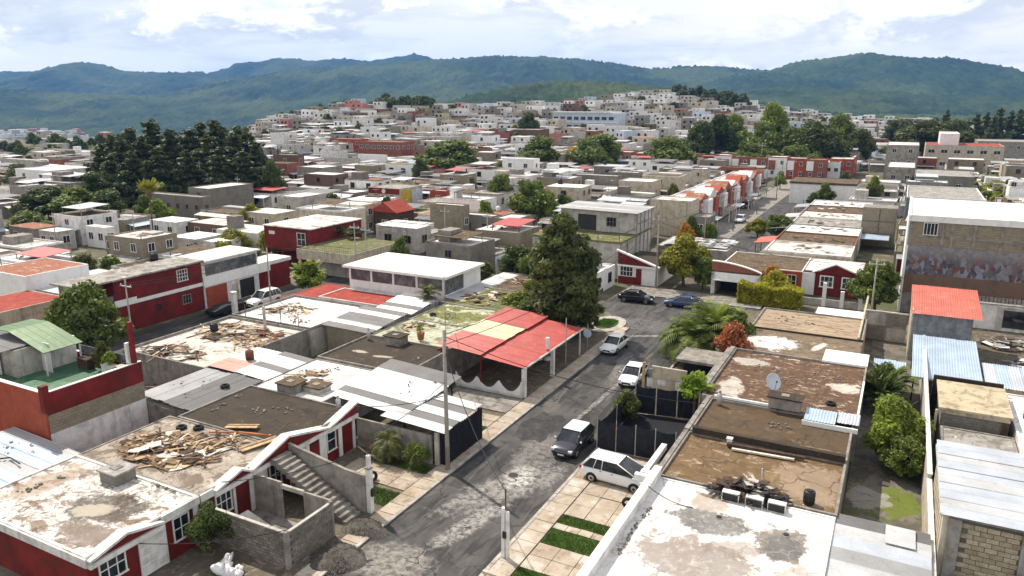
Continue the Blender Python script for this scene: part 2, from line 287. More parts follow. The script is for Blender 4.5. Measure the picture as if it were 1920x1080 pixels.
def unit(name, a, b):
    g = MG(name, 0.95, 0, 0.2); oi = g.n('ShaderNodeObjectInfo'); k = g.mix(oi.outputs['Random'], a, b)
    k = g.mix(g.rmp(g.noise(5, 8, .7), .4, .7, 0, .6), k, tuple(v * .6 for v in b)); k = g.mix(g.rmp(g.noise(.9, 6), .48, .66, 0, .5), k, tuple(v * .5 for v in b)); g.bump(g.noise(14, 6), .6, .03); return g.col(k)
BROWN, DARK = (0.10, 0.062, 0.034), (0.035, 0.03, 0.026)
M = dict(
    white=plain('white_paint', (0.72, 0.71, 0.69), 0.75, dirt=(0.3, 0.27, 0.23), dirtamt=0.45),
    cleanwhite=plain('clean_white_paint', (0.8, 0.8, 0.79), 0.6, var=0.05, dirt=(0.5, 0.49, 0.46), dirtamt=0.25),
    red=plain('dark_red_paint', (0.165, 0.013, 0.012), 0.75, var=0.3, scale=.8, dirt=(0.08, 0.022, 0.018), dirtamt=0.6),
    orange=plain('orange_red_paint', (0.34, 0.066, 0.032), 0.7, var=0.15, dirt=(0.2, 0.05, 0.03), dirtamt=0.45),
    terra=plain('terracotta_paint', (0.27, 0.10, 0.066), 0.8, dirt=(0.15, 0.07, 0.05)),
    cream=plain('cream_plaster', (0.52, 0.46, 0.36), 0.85, dirt=(0.22, 0.18, 0.13), dirtamt=0.55, bump=0.2),
    yellow=plain('yellow_paint', (0.55, 0.40, 0.06), 0.8, dirt=(0.2, 0.14, 0.04)),
    pink=plain('salmon_paint', (0.45, 0.2, 0.16), 0.8, dirt=(0.2, 0.1, 0.08)),
    paleblue=plain('pale_blue_paint', (0.50, 0.58, 0.68), 0.75, dirt=(0.3, 0.32, 0.34)),
    grey=plain('grey_plaster', (0.31, 0.285, 0.25), 0.9, var=0.2, dirt=(0.1, 0.09, 0.08), dirtamt=0.55, bump=0.25),
    lgrey=plain('light_grey_plaster', (0.47, 0.445, 0.405), 0.9, var=0.15, dirt=(0.17, 0.16, 0.15), dirtamt=0.5, bump=0.2),
    conc=plain('bare_concrete', (0.27, 0.25, 0.225), 0.92, var=0.2, dirt=(0.09, 0.08, 0.07), dirtamt=0.6, bump=0.35),
    block=blockmat('grey_block', (0.27, 0.25, 0.22), (0.21, 0.195, 0.17), (0.17, 0.16, 0.145)),
    tanblock=blockmat('tan_block', (0.34, 0.29, 0.21), (0.27, 0.23, 0.165), (0.2, 0.175, 0.14)),
    brick=blockmat('brown_brick', (0.21, 0.11, 0.07), (0.16, 0.085, 0.06), (0.2, 0.17, 0.14), 0.3, 0.12),
    cinder=unit('cinder_block', (0.29, 0.265, 0.225), (0.17, 0.155, 0.13)), tanbrick=unit('tan_cinder_block', (0.47, 0.4, 0.28), (0.3, 0.24, 0.16)),
    mortar=plain('mortar', (0.11, 0.1, 0.085), 0.95, var=0.2, bump=0.4),
    rwhite=roofmat('white_washed_roof', (0.66, 0.64, 0.61), [((0.24, 0.17, 0.11), 0.5, 0.52, 0.64, 0.9, None), (BROWN, 1.4, 0.56, 0.68, 0.85, None), (DARK, 2.8, 0.62, 0.74, 0.7, None)]),
    rbrown=roofmat('mossy_brown_roof', (0.12, 0.085, 0.054), [(DARK, 0.6, 0.46, 0.66, 0.7, None), ((0.42, 0.37, 0.31), 0.9, 0.58, 0.68, 0.8, (1, 2.2, 1)), ((0.25, 0.16, 0.07), 2.0, 0.5, 0.66, 0.6, None)]),
    rdark=roofmat('dark_brown_roof', (0.06, 0.045, 0.031), [(DARK, 0.7, 0.45, 0.65, 0.7, None), ((0.2, 0.16, 0.11), 1.3, 0.58, 0.72, 0.6, None)]),
    rgrey=roofmat('grey_concrete_roof', (0.34, 0.325, 0.3), [((0.14, 0.12, 0.10), 0.7, 0.48, 0.64, 0.8, None), ((0.6, 0.58, 0.55), 1.1, 0.55, 0.66, 0.7, None)]),
    rclean=roofmat('clean_white_roof', (0.76, 0.755, 0.74), [((0.46, 0.42, 0.37), 0.6, 0.5, 0.64, 0.75, (1, 1.8, 1)), ((0.25, 0.2, 0.16), 1.7, 0.57, 0.7, 0.65, None)]),
    rgreen=roofmat('mossy_green_roof', (0.17, 0.165, 0.075), [((0.09, 0.12, 0.03), 0.8, 0.48, 0.6, 0.9, None), (BROWN, 1.5, 0.52, 0.66, 0.8, None), ((0.5, 0.5, 0.42), 0.7, 0.58, 0.66, 0.85, None)]),
    rred=roofmat('faded_red_roof', (0.33, 0.055, 0.04), [((0.45, 0.17, 0.13), 0.8, 0.52, 0.68, 0.6, None), (DARK, 2.0, 0.6, 0.74, 0.6, None)]),
    rterra=roofmat('terracotta_roof', (0.32, 0.13, 0.08), [((0.5, 0.42, 0.36), 0.8, 0.54, 0.66, 0.8, None), (DARK, 1.6, 0.58, 0.7, 0.7, None)]),
    zinc=metalmat('zinc_sheet', (0.36, 0.365, 0.375), metal=.15), zincdark=metalmat('weathered_grey_sheet', (0.15, 0.15, 0.155), amt=0.3, rough=.65, metal=0.0),
    zincwhite=metalmat('white_sheet', (0.5, 0.51, 0.525), (0.25, 0.2, 0.16), amt=0.5, metal=0.0), zincblue=metalmat('pale_blue_sheet', (0.40, 0.50, 0.62), amt=0.12, metal=0.1),
    zincpale=metalmat('pale_zinc_sheet', (0.50, 0.54, 0.60), amt=0.1, metal=0.1),
    redsheet=metalmat('red_sheet', (0.42, 0.065, 0.055), rust=(0.5, 0.2, 0.16), amt=0.7, metal=0.0), coralsheet=metalmat('coral_sheet', (0.5, 0.13, 0.09), rust=(0.6, 0.3, 0.24), amt=0.7, metal=0.0),
    greensheet=metalmat('green_sheet', (0.055, 0.15, 0.04), rust=(0.4, 0.45, 0.36), amt=0.5, metal=0.0), creamsheet=metalmat('cream_sheet', (0.62, 0.56, 0.36), amt=0.15, metal=0.0),
    zincrx=metalmat('zinc_roof_ribbed_x', (0.5, 0.51, 0.53), ribs='x'), zincry=metalmat('zinc_roof_ribbed_y', (0.55, 0.56, 0.58), ribs='y'),
    zwry=metalmat('white_roof_ribbed_y', (0.74, 0.75, 0.77), amt=0.15, metal=0.0, ribs='y'),
    zgry=metalmat('grey_roof_ribbed_y', (0.26, 0.265, 0.275), ribs='y'),
    wood=plain('weathered_timber', (0.26, 0.17, 0.10), 0.9, var=0.4, scale=3, dirt=DARK, dirtamt=0.6),
    palewood=plain('pale_timber', (0.5, 0.36, 0.2), 0.85, var=0.25, scale=3, dirt=(0.25, 0.17, 0.1)),
    darkwood=plain('dark_timber', (0.075, 0.05, 0.035), 0.95, var=0.4, scale=3),
    board=plain('whitish_board', (0.62, 0.58, 0.52), 0.85, var=0.2, dirt=(0.25, 0.2, 0.15)),
    pipe=plain('orange_pipe', (0.5, 0.17, 0.05), 0.6), rust=plain('rusty_iron', (0.14, 0.06, 0.035), 0.9, var=0.4),
    iron=plain('dark_iron', (0.04, 0.04, 0.042), 0.55, 0.4), steel=plain('galvanised_steel', (0.45, 0.46, 0.47), 0.45, 0.6),
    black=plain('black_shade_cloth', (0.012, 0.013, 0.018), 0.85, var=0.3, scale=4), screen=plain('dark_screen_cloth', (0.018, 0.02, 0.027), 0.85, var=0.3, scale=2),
    plastic=plain('black_plastic', (0.02, 0.02, 0.02), 0.5), rubber=plain('tyre_rubber', (0.018, 0.018, 0.018), 0.85), rim=plain('alloy_rim', (0.4, 0.4, 0.41), 0.35, 0.8),
    sack=plain('white_sack', (0.7, 0.7, 0.71), 0.7, var=0.1), blueplastic=plain('blue_plastic', (0.04, 0.12, 0.3), 0.5),
    greentile=plain('green_floor_paint', (0.03, 0.12, 0.06), 0.45, var=0.35, dirt=(0.2, 0.3, 0.2), dirtamt=0.4),
    pot=plain('clay_pot', (0.28, 0.12, 0.06), 0.85), glass=glassmat('window_glass'), carglass=glassmat('car_glass', (0.015, 0.018, 0.022), 0.04),
    paleglass=glassmat('grey_vinyl_window', (0.07, 0.075, 0.08), 0.2),
    lamp=plain('lamp_lens', (0.7, 0.72, 0.74), 0.15, 0.2), taillight=plain('red_lens', (0.35, 0.01, 0.01), 0.2),
    bark=plain('bark', (0.11, 0.08, 0.055), 0.95, var=0.35, scale=6, bump=0.5), wire=plain('cable', (0.03, 0.03, 0.03), 0.7),
    pole=plain('concrete_pole', (0.34, 0.32, 0.29), 0.9, var=0.15, dirt=(0.15, 0.13, 0.11)),
)
# ------------------------------------------------------------------ noise on arrays
def _h(ix, iy, s):
    n = (ix.astype(np.int64) * 374761393 + iy.astype(np.int64) * 668265263 + s * 974711) & 0x7fffffff
    n = ((n ^ (n >> 13)) * 1274126177) & 0x7fffffff
    return ((n ^ (n >> 16)) & 0xffff) / 65535.0
def vnoise(x, y, s=0):
    ix, iy = np.floor(x), np.floor(y); fx, fy = x - ix, y - iy
    fx = fx * fx * (3 - 2 * fx); fy = fy * fy * (3 - 2 * fy)
    a, b, c, d = _h(ix, iy, s), _h(ix + 1, iy, s), _h(ix, iy + 1, s), _h(ix + 1, iy + 1, s)
    return (a * (1 - fx) + b * fx) * (1 - fy) + (c * (1 - fx) + d * fx) * fy
def fbm(x, y, s=0, o=4):
    r = 0; a = 0.5
    for i in range(o): r = r + a * vnoise(x, y, s + i); x = x * 2.03; y = y * 2.03; a *= 0.5
    return r
# ------------------------------------------------------------------ terrain
_hd = (-math.sin(YAW), math.cos(YAW)); _rh = (math.cos(YAW), math.sin(YAW))
_CP = [-900, 0, 430, 480, 560, 680, 740, 800, 900, 1000, 1100, 1200, 1290, 1400, 1450, 1600, 1800, 2300]
_CZ = [0, 0, 0, 6, 13, 21, 18.5, 17.5, 18, 19, 22, 27, 30, 22, 15, 9, 3, 0]
_DC = [430, 430, 430, 480, 510, 530, 530, 520, 520, 540, 580, 620, 640, 640, 640, 640, 640, 640]
def terrain(x, y):
    x = np.asarray(x, float); y = np.asarray(y, float)
    D = x * _hd[0] + y * _hd[1]; lat = x * _rh[0] + y * _rh[1]
    p = 960 + 1443 * lat / np.maximum(D, 1.0); p = np.where(D < 60, 960, p)
    cz = np.interp(p, _CP, _CZ); dc = np.interp(p, _CP, _DC)
    t = np.clip((D - 250) / (dc - 250), 0, 1); up_ = cz * (t * t * (2.2 - 1.2 * t))
    f = np.clip((D - dc - 50) / 700, 0, 1); f = f * f * (3 - 2 * f)
    va = np.interp(p, [-900, 600, 1000, 2300], [-75, -70, -45, -40])
    return up_ * (1 - f) + va * f
def T(x, y): return float(terrain(np.array([x]), np.array([y]))[0])
def at_t(px, py, dz=0.0, far=900):
    """where the sight line through a pixel meets the terrain (plus dz)"""
    d = ray(px, py); D = 40.0
    while D < far:
        t = D / d.dot(_fw); x, y, z = d.x * t, d.y * t, CAM_H + d.z * t
        if z <= T(x, y) + dz: return x, y, z - dz
        D *= 1.004
    return x, y, T(x, y)
radii = np.concatenate([np.linspace(0, 40, 5), 40 * (5600 / 40) ** np.linspace(0.02, 1, 150)])
th = np.linspace(0, 2 * math.pi, 361)[:-1]
rr, tt = np.meshgrid(radii, th, indexing='ij'); gx, gy = rr * np.cos(tt), rr * np.sin(tt)
fr = (gx * _hd[0] + gy * _hd[1]) > 0
gz = np.where(fr, terrain(gx, gy), 0.0) - 0.03
V = np.stack([gx.ravel(), gy.ravel(), gz.ravel()], 1); nr, na = rr.shape
i, j = np.meshgrid(np.arange(nr - 1), np.arange(na), indexing='ij'); j2 = (j + 1) % na
Fq = np.stack([i * na + j, (i + 1) * na + j, (i + 1) * na + j2, i * na + j2], -1).reshape(-1, 4)
g = MG('ground_soil', 0.95)
k = g.mix(g.rmp(g.noise(0.12, 6), 0.4, 0.6), (0.13, 0.11, 0.08), (0.065, 0.08, 0.03))
k = g.mix(g.rmp(g.noise(0.35, 8, 0.65), 0.5, 0.62), k, (0.19, 0.17, 0.145)); k = g.mix(g.rmp(g.noise(1.4, 8, 0.7), 0.52, 0.7, 0, 0.7), k, (0.07, 0.06, 0.045))
g.bump(g.noise(3, 8), 0.5, 0.1); g.col(k)
tag(link('ground', np_mesh('ground', V, Fq, g.m, True)), kind='structure')
# ------------------------------------------------------------------ mountains
g = MG('wooded_slope', 0.95, 0, 0.1)
k = g.mix(g.rmp(g.noise(0.004, 8, 0.6), 0.35, 0.65), (0.015, 0.031, 0.012), (0.034, 0.058, 0.019))
k = g.mix(g.rmp(g.noise(0.0022, 5, 0.6, 0, None, None, (300, 900, 0)), 0.46, 0.6, 0, 0.8), k, (0.075, 0.1, 0.03)); k = g.mix(g.rmp(g.noise(0.03, 6, 0.7), 0.5, 0.7, 0, 0.75), k, (0.07, 0.098, 0.03)); k = g.mix(g.rmp(g.noise(0.09, 4, 0.7), 0.5, 0.66, 0, 0.7), k, (0.008, 0.017, 0.008))  # broad lighter patches put sunlit variation into the forest colour
MOUNT = g.col(k)
def ridge(name, D, depth, zb, prof, cols, rows, seed, canopy=6.0, spur=0.2, label=None):
    p = np.array(prof, float); px = np.linspace(p[0, 0], p[-1, 0], cols); yy = np.interp(px, p[:, 0], p[:, 1])
    u = (px - 960) / 1443.0; zc = CAM_H + D * (190 - yy) / 1443.0
    rws = np.concatenate([np.linspace(0, 1, rows), [1.04, 1.1, 1.25]])
    U_, Rr = np.meshgrid(u, rws, indexing='ij'); ZC = np.repeat(zc[:, None], len(rws), 1)
    d = D - depth * (1 - Rr); lat = U_ * D          # columns run parallel, not towards the camera
    e = np.where(Rr <= 1, np.sin(np.clip(Rr, 0, 1) * math.pi / 2) ** 1.15, 1 - (Rr - 1) * 1.6)
    Z = zb + (ZC - zb) * e
    env = np.clip(np.sin(np.clip(Rr, 0, 1) * math.pi), 0, 1)
    sp = np.abs(fbm(lat / (depth * 0.32) + 0.5 * fbm(lat / 300, d / 300, seed + 9), d / (depth * 1.1), seed) - 0.47) * 2
    Z += env * (ZC - zb) * spur * (sp - 0.35) + (fbm(lat / 90, d / 90, seed + 3) - 0.47) * (ZC - zb) * 0.05 * (0.4 + env)
    cell = vnoise(lat / 13, d / 17, seed + 5); rnd = np.random.RandomState(seed).rand(*Z.shape)
    Z += canopy * (cell * 1.7 + rnd * 1.0 - 1.3) + np.where(rnd > 0.985, canopy * 0.7, 0)
    X = _hd[0] * d + _rh[0] * lat; Y = _hd[1] * d + _rh[1] * lat
    V = np.stack([X.ravel(), Y.ravel(), Z.ravel()], 1); n = len(rws)
    i, j = np.meshgrid(np.arange(cols - 1), np.arange(n - 1), indexing='ij')
    F_ = np.stack([i * n + j, (i + 1) * n + j, (i + 1) * n + j + 1, i * n + j + 1], -1).reshape(-1, 4)
    tag(link(name, np_mesh(name, V, F_, MOUNT, True)), label, None, None, 'structure')
ridge('mountain_range', 5300, 900, -60, [(-700, 150), (-100, 142), (40, 137), (100, 137), (200, 150), (300, 160), (400, 140), (470, 122), (530, 114), (590, 117), (640, 114), (700, 117), (740, 112), (780, 109), (802, 111), (830, 122), (1000, 150), (1300, 160), (2700, 160)], 620, 46, 1, 9, 0.4)
ridge('mountain_range', 4600, 1500, -70, [(-800, 150), (-200, 158), (0, 165), (60, 150), (110, 138), (150, 127), (185, 121), (215, 128), (240, 136), (290, 138), (340, 139), (385, 137), (420, 150), (480, 165), (600, 185), (900, 200)], 520, 60, 2, 8, 0.55)
ridge('mountain_range', 4000, 1700, -70, [(250, 215), (330, 190), (400, 165), (460, 148), (520, 140), (580, 130), (650, 127), (720, 122), (790, 118), (850, 114), (930, 109), (1010, 113), (1080, 114), (1150, 122), (1215, 132), (1270, 128), (1330, 128), (1390, 132), (1480, 140), (1600, 150), (1800, 165), (2600, 180)], 760, 70, 3, 8, 0.55)
ridge('mountain_range', 3300, 1300, -60, [(1150, 200), (1250, 175), (1330, 150), (1400, 140), (1440, 134), (1480, 120), (1530, 114), (1590, 108), (1640, 113), (1700, 115), (1750, 122), (1800, 136), (1860, 142), (1900, 152), (1960, 165), (2050, 150), (2300, 120), (2700, 130)], 640, 64, 4, 7, 0.5)
ridge('mountain_range', 3100, 1000, -75, [(-900, 140), (-300, 160), (0, 168), (80, 172), (160, 177), (260, 180), (340, 186), (420, 190), (500, 205), (640, 225), (760, 240)], 460, 46, 5, 7, 0.5)
ridge('mountain_range', 2300, 700, -55, [(1250, 215), (1340, 180), (1420, 168), (1500, 165), (1600, 171), (1700, 178), (1800, 180), (1900, 186), (2000, 184), (2300, 170), (2700, 170)], 460, 40, 6, 6, 0.4)
ridge('wooded_hill', 1500, 520, -45, [(560, 225), (640, 217), (720, 212), (800, 203), (850, 190), (900, 176), (950, 166), (1010, 158), (1070, 155), (1130, 157), (1200, 163), (1290, 172), (1380, 185), (1480, 205), (1600, 215), (1800, 218), (2300, 220)], 620, 50, 8, 5, 0.35)
# ------------------------------------------------------------------ asphalt, kerbs, pavements
g = MG('worn_asphalt', 0.8, 0, 0.4)
k = g.mix(g.rmp(g.noise(0.35, 7, 0.6), 0.35, 0.65), (0.034, 0.034, 0.035), (0.075, 0.072, 0.069))
k = g.mix(g.rmp(g.noise(0.5, 9, 0.7, 0.8, (1.6, 0.35, 1)), 0.5, 0.66, 0, 0.75), k, (0.13, 0.12, 0.108))
k = g.mix(g.rmp(g.noise(0.6, 6, 0.6, 0.3, (2.4, 0.3, 1), None, (7, 3, 0)), 0.5, 0.6, 0, 0.9), k, (0.02, 0.02, 0.023))
for (a, b, rx, ry, an, c, am) in ((950, 915, 1.5, 4.8, -0.45, (0.42, 0.40, 0.37), 0.6), (975, 893, 0.9, 1.6, 0.2, (0.55, 0.53, 0.5), 0.8), (880, 985, 0.7, 3.0, -0.25, (0.42, 0.4, 0.37), 0.7), (735, 1055, 2.2, 1.6, 0.3, (0.36, 0.33, 0.29), 0.7),
                               (1010, 850, 1.6, 3.2, 0.0, (0.26, 0.24, 0.22), 0.6), (1130, 745, 0.22, 7.5, -0.03, (0.36, 0.34, 0.32), 0.75), (1170, 690, 1.0, 5.0, 0.1, (0.3, 0.28, 0.26), 0.55), (1230, 630, 6, 0.3, 0.5, (0.42, 0.4, 0.37), 0.7), (1210, 610, 5, 2.5, 0.2, (0.17, 0.16, 0.15), 0.7)):
    x, y = at(a, b); k = g.mix(g.math('MULTIPLY', g.patch(x, y, rx, ry, an, 0.75, 1.1, 0.3), g.rmp(g.noise(2.6, 10, 0.75, 0.5), 0.38, 0.6, 0.12 * am, am)), k, c)
vc = g.n('ShaderNodeTexVoronoi', feature='DISTANCE_TO_EDGE'); vc.inputs['Scale'].default_value = .32; cbv = g.n('ShaderNodeVectorMath', operation='ADD'); nv = g.n('ShaderNodeTexNoise'); nv.inputs['Scale'].default_value = 1.3; g.l(g.P(), nv.inputs['Vector']); g.l(g.P(), cbv.inputs[0]); g.l(nv.outputs['Color'], cbv.inputs[1]); g.l(cbv.outputs[0], vc.inputs['Vector'])
k = g.mix(g.math('MULTIPLY', g.rmp(vc.outputs['Distance'], .018, .006), g.rmp(g.noise(.5, 3), .42, .55)), k, (0.018, 0.018, 0.018))
k = g.mix(g.rmp(g.noise(30, 2), 0.6, 0.75, 0, 0.4), k, (0.2, 0.19, 0.18)); g.bump(g.noise(18, 6), 0.4, 0.02)
ASPH = g.col(k)
def sheet(name, pts, z, m, kind='structure'):
    b = MB(); b.add([(x, y, z) for x, y in pts], [tuple(range(len(pts)))]); return tag(b.build(name, m), kind=kind)
sheet('street', [(-25.5, 8), (-18.0, 8), (-18.0, 78), (-16.5, 82), (-14.5, 86), (-14.0, 93), (-32, 93), (-32.5, 86), (-30, 83), (-27.3, 79.5), (-25.8, 76), (-25.5, 70)], 0.004, ASPH)
for px_, py_, a, b_ in ((1010, 800, 1.3, 2.6), (1120, 700, 1.0, 3.2)):
    x, y = at(px_, py_); sheet('asphalt_patch', [(x + a * (1 + .18 * math.sin(5 * t_ + px_)) * max(-1, min(1, 1.3 * math.cos(t_))), y + b_ * (1 + .12 * math.sin(7 * t_)) * max(-1, min(1, 1.3 * math.sin(t_)))) for t_ in [q * .2618 for q in range(24)]], 0.008, plain('fresh_asphalt', (0.035, 0.035, 0.037), .85, var=.3, scale=3, dirt=(0.1, 0.095, 0.09), dirtamt=.5))
sheet('side_street', [(-73.8, 30), (-65.0, 30), (-65.0, 110), (-73.8, 110)], 0.0, ASPH)
sheet('far_street', [(-28.0, 124), (-20.5, 124), (-20.5, 262), (-28.0, 262)], 0.0, ASPH)
sheet('far_pavement', [(-34.2, 113), (-28.0, 113), (-28.0, 262), (-34.2, 262)], 0.006, M['conc']); sheet('far_pavement', [(-20.5, 114), (-17.5, 114), (-17.5, 262), (-20.5, 262)], 0.006, M['conc'])
sheet('cross_street', [(-190, 262.5), (60, 262.5), (60, 270), (-190, 270)], 0.10, ASPH)
g = MG('pavement_stone', 0.9)
k = g.mix(g.rmp(g.noise(0.8, 6), 0.35, 0.65), (0.42, 0.355, 0.28), (0.32, 0.25, 0.18)); k = g.mix(g.rmp(g.noise(2.2, 9, 0.7), 0.5, 0.66, 0, 0.8), k, (0.16, 0.12, 0.085))
oi = g.n('ShaderNodeObjectInfo'); k = g.mix(g.math('MULTIPLY', oi.outputs['Random'], 0.4), k, (0.5, 0.45, 0.38)); k = g.mix(g.rmp(g.noise(0.5, 6), 0.55, 0.65, 0, 0.6), k, (0.55, 0.52, 0.47)); g.bump(g.noise(9, 7), 0.4, 0.02)
STONE = g.col(k)
GRASS = MG('lawn_soil', 0.95); GRASS = GRASS.col((0.06, 0.09, 0.02))
KERB = plain('kerb_concrete', (0.42, 0.39, 0.35), 0.9, var=0.2, dirt=(0.15, 0.13, 0.11), bump=0.3)
def slabs(name, x0, x1, y0, y1, z, nx, ny, m, gap=0.02, jit=0.012, base=None):
    """a paved strip: bed (structure) with every slab a child"""
    o = tag(MB(((x0 + x1) / 2, (y0 + y1) / 2, 0)).box(x0, x1, y0, y1, -0.06, z - 0.03).build(name, base or M['mortar']), kind='structure')
    dx, dy = (x1 - x0) / nx, (y1 - y0) / ny
    me = MB().box(-dx / 2 + gap, dx / 2 - gap, -dy / 2 + gap, dy / 2 - gap, -0.025, 0.0).mesh('slab', m)
    for a in range(nx):
        for b in range(ny):
            link('slab', me, o, (x0 + dx * (a + 0.5) - o.location.x, y0 + dy * (b + 0.5) - o.location.y, z + rng.uniform(-jit, jit)), (rng.uniform(-.01, .01), rng.uniform(-.01, .01), rng.uniform(-.008, .008)))
    return o
slabs('pavement', -26.9, -25.72, 24, 78, 0.11, 1, 46, STONE)
slabs('pavement', -17.78, -16.5, 24, 47.8, 0.11, 1, 20, STONE)
def kerb(x0, x1, y0, y1, n, alongy=True):

    o = tag(MB(((x0 + x1) / 2, (y0 + y1) / 2, 0)).box(x0 + .02, x1 - .02, y0, y1, -0.08, 0.06).build('kerb', M['mortar']), kind='structure')
    d = ((y1 - y0) if alongy else (x1 - x0)) / n; g_ = 0.012
    me = (MB().box(-(x1 - x0) / 2, (x1 - x0) / 2, -d / 2 + g_, d / 2 - g_, -0.1, 0.0) if alongy else MB().box(-d / 2 + g_, d / 2 - g_, -(y1 - y0) / 2, (y1 - y0) / 2, -0.1, 0.0)).mesh('kerbstone', KERB)
    for a in range(n):
        p = (0, -(y1 - y0) / 2 + d * (a + .5), 0.13 + rng.uniform(-.012, .012)) if alongy else (-(x1 - x0) / 2 + d * (a + .5), 0, 0.13)
        link('kerbstone', me, o, p, (0, rng.uniform(-.02, .02), 0))
kerb(-25.72, -25.5, 20, 76, 52); kerb(-18.0, -17.78, 20, 78, 54); kerb(-32, -14, 93.0, 93.22, 18, False)
slabs('pavement', -32, -14, 93.22, 97.6, 0.12, 9, 3, M['conc'])
# round island at the corner
b = MB((-29.3, 78.6, 0)); n = 26
cir = [(-28.6 + 2.1 * math.cos(2 * math.pi * i / n), 78.2 + 3.4 * math.sin(2 * math.pi * i / n), 0) for i in range(n)]
tag(b.prism(cir, (0, 0, 0.13)).build('corner_pavement', KERB), kind='structure')
tag(MB((-28.6, 78.2, 0)).prism([(-28.6 + 1.25 * math.cos(2 * math.pi * i / n), 78.2 + 2.1 * math.sin(2 * math.pi * i / n), 0.1) for i in range(n)], (0, 0, 0.09)).build('corner_lawn', GRASS), kind='structure')
# front yards along the street
YARD = roofmat('yard_soil', (0.15, 0.125, 0.095), [((0.1, 0.085, 0.06), 0.7, 0.45, 0.62, 0.8, None), ((0.32, 0.28, 0.22), 1.3, 0.52, 0.66, 0.7, None), ((0.07, 0.09, 0.03), 0.9, 0.56, 0.66, 0.7, None)])
sheet('front_yard', [(-34, 15), (-26.9, 15), (-26.9, 78), (-34, 78)], 0.03, YARD)
sheet('front_yard', [(-16.5, 24), (-11, 24), (-11, 92), (-16.5, 92)], 0.03, YARD)
def grass(name, x0, x1, y0, y1, n, h=0.16, z=0.1):
    r = np.random.RandomState(int(abs(x0 * 31 + y0 * 17)) % 9999)
    x = r.uniform(x0, x1, n); y = r.uniform(y0, y1, n); a = r.uniform(0, 6.28, n); l = h * r.uniform(0.5, 1.2, n); w = 0.018
    dx, dy = np.cos(a) * w, np.sin(a) * w; ox, oy = r.normal(0, 0.05, n), r.normal(0, 0.05, n); zz_ = np.full(n, z - 0.01)
    V = np.stack([np.stack([x - dx, y - dy, zz_], 1), np.stack([x + dx, y + dy, zz_], 1), np.stack([x + ox, y + oy, z + l], 1)], 1).reshape(-1, 3)
    o = link(name, np_mesh(name, V, np.arange(3 * n).reshape(-1, 3), leafmat('lawn_grass', (0.075, 0.16, 0.02))))
    return tag(o, kind='stuff')
# right yard: lawn strips between slab strips in front of the white roofed house
sheet('yard_bed', [(-16.5, 24), (-12.3, 24), (-12.3, 41.4), (-16.5, 41.4)], 0.035, M['mortar'])
for (y0, y1, kind) in ((41.35, 47.6, 's3'), (38.35, 41.3, 's3'), (37.35, 38.3, 'g'), (36.65, 37.3, 's1'), (35.0, 36.6, 'g'), (32.3, 34.95, 's2'), (31.15, 32.25, 'g'), (26, 31.1, 's2')):
    if kind == 'g':
        tag(MB((-14.4, (y0 + y1) / 2, 0)).box(-16.4, -12.4, y0, y1, 0, 0.09).build('lawn_strip', GRASS), kind='structure')
        o = grass('lawn_grass', -16.4, -12.4, y0, y1, int(1500 * (y1 - y0)))
        tag(o, 'green grass growing in a narrow strip between yard slabs', 'grass')
    else:
        slabs('yard_paving', -16.45, -12.35, y0, y1, 0.11, {'s1': 5, 's2': 3, 's3': 3}[kind], max(1, int(round((y1 - y0) / (1.5 if kind != 's1' else 0.65)))), STONE)
# left side: driveway slabs and lawn patches
slabs('driveway', -32.6, -26.95, 36.2, 38.6, 0.09, 4, 2, STONE)
slabs('driveway', -33.6, -26.95, 47.4, 49.6, 0.09, 5, 2, STONE); slabs('driveway', -33.6, -26.95, 50.4, 53.6, 0.1, 4, 2, M['conc'])
for (x0, x1, y0, y1) in ((-29.6, -27.0, 34.0, 35.8), (-30.2, -27.0, 38.8, 39.7), (-29.5, -27, 45.9, 47.2)):
    tag(grass('lawn_grass', x0, x1, y0, y1, int(700 * (x1 - x0) * (y1 - y0)), 0.14, 0.04), 'patch of grass beside the left pavement', 'grass')
tag(grass('lawn_grass', -29.6, -27.6, 76.6, 79.8, 3200, 0.16, 0.19), 'grass on the round corner island', 'grass')
# ------------------------------------------------------------------ haze
hb = MB().box(-6200, 4300, -60, 6300, -130, 440)
g = bpy.data.materials.new('air'); g.use_nodes = True; g.node_tree.nodes.clear()
vo = g.node_tree.nodes.new('ShaderNodeOutputMaterial'); pv = g.node_tree.nodes.new('ShaderNodeVolumePrincipled')
pv.inputs['Density'].default_value = 9.0e-5; pv.inputs['Color'].default_value = (0.15, 0.42, 1.0, 1); pv.inputs['Anisotropy'].default_value = 0.1
g.node_tree.links.new(pv.outputs[0], vo.inputs['Volume'])
tag(hb.build('haze', g), 'pale blue haze in the air over the town', None, None, 'stuff')
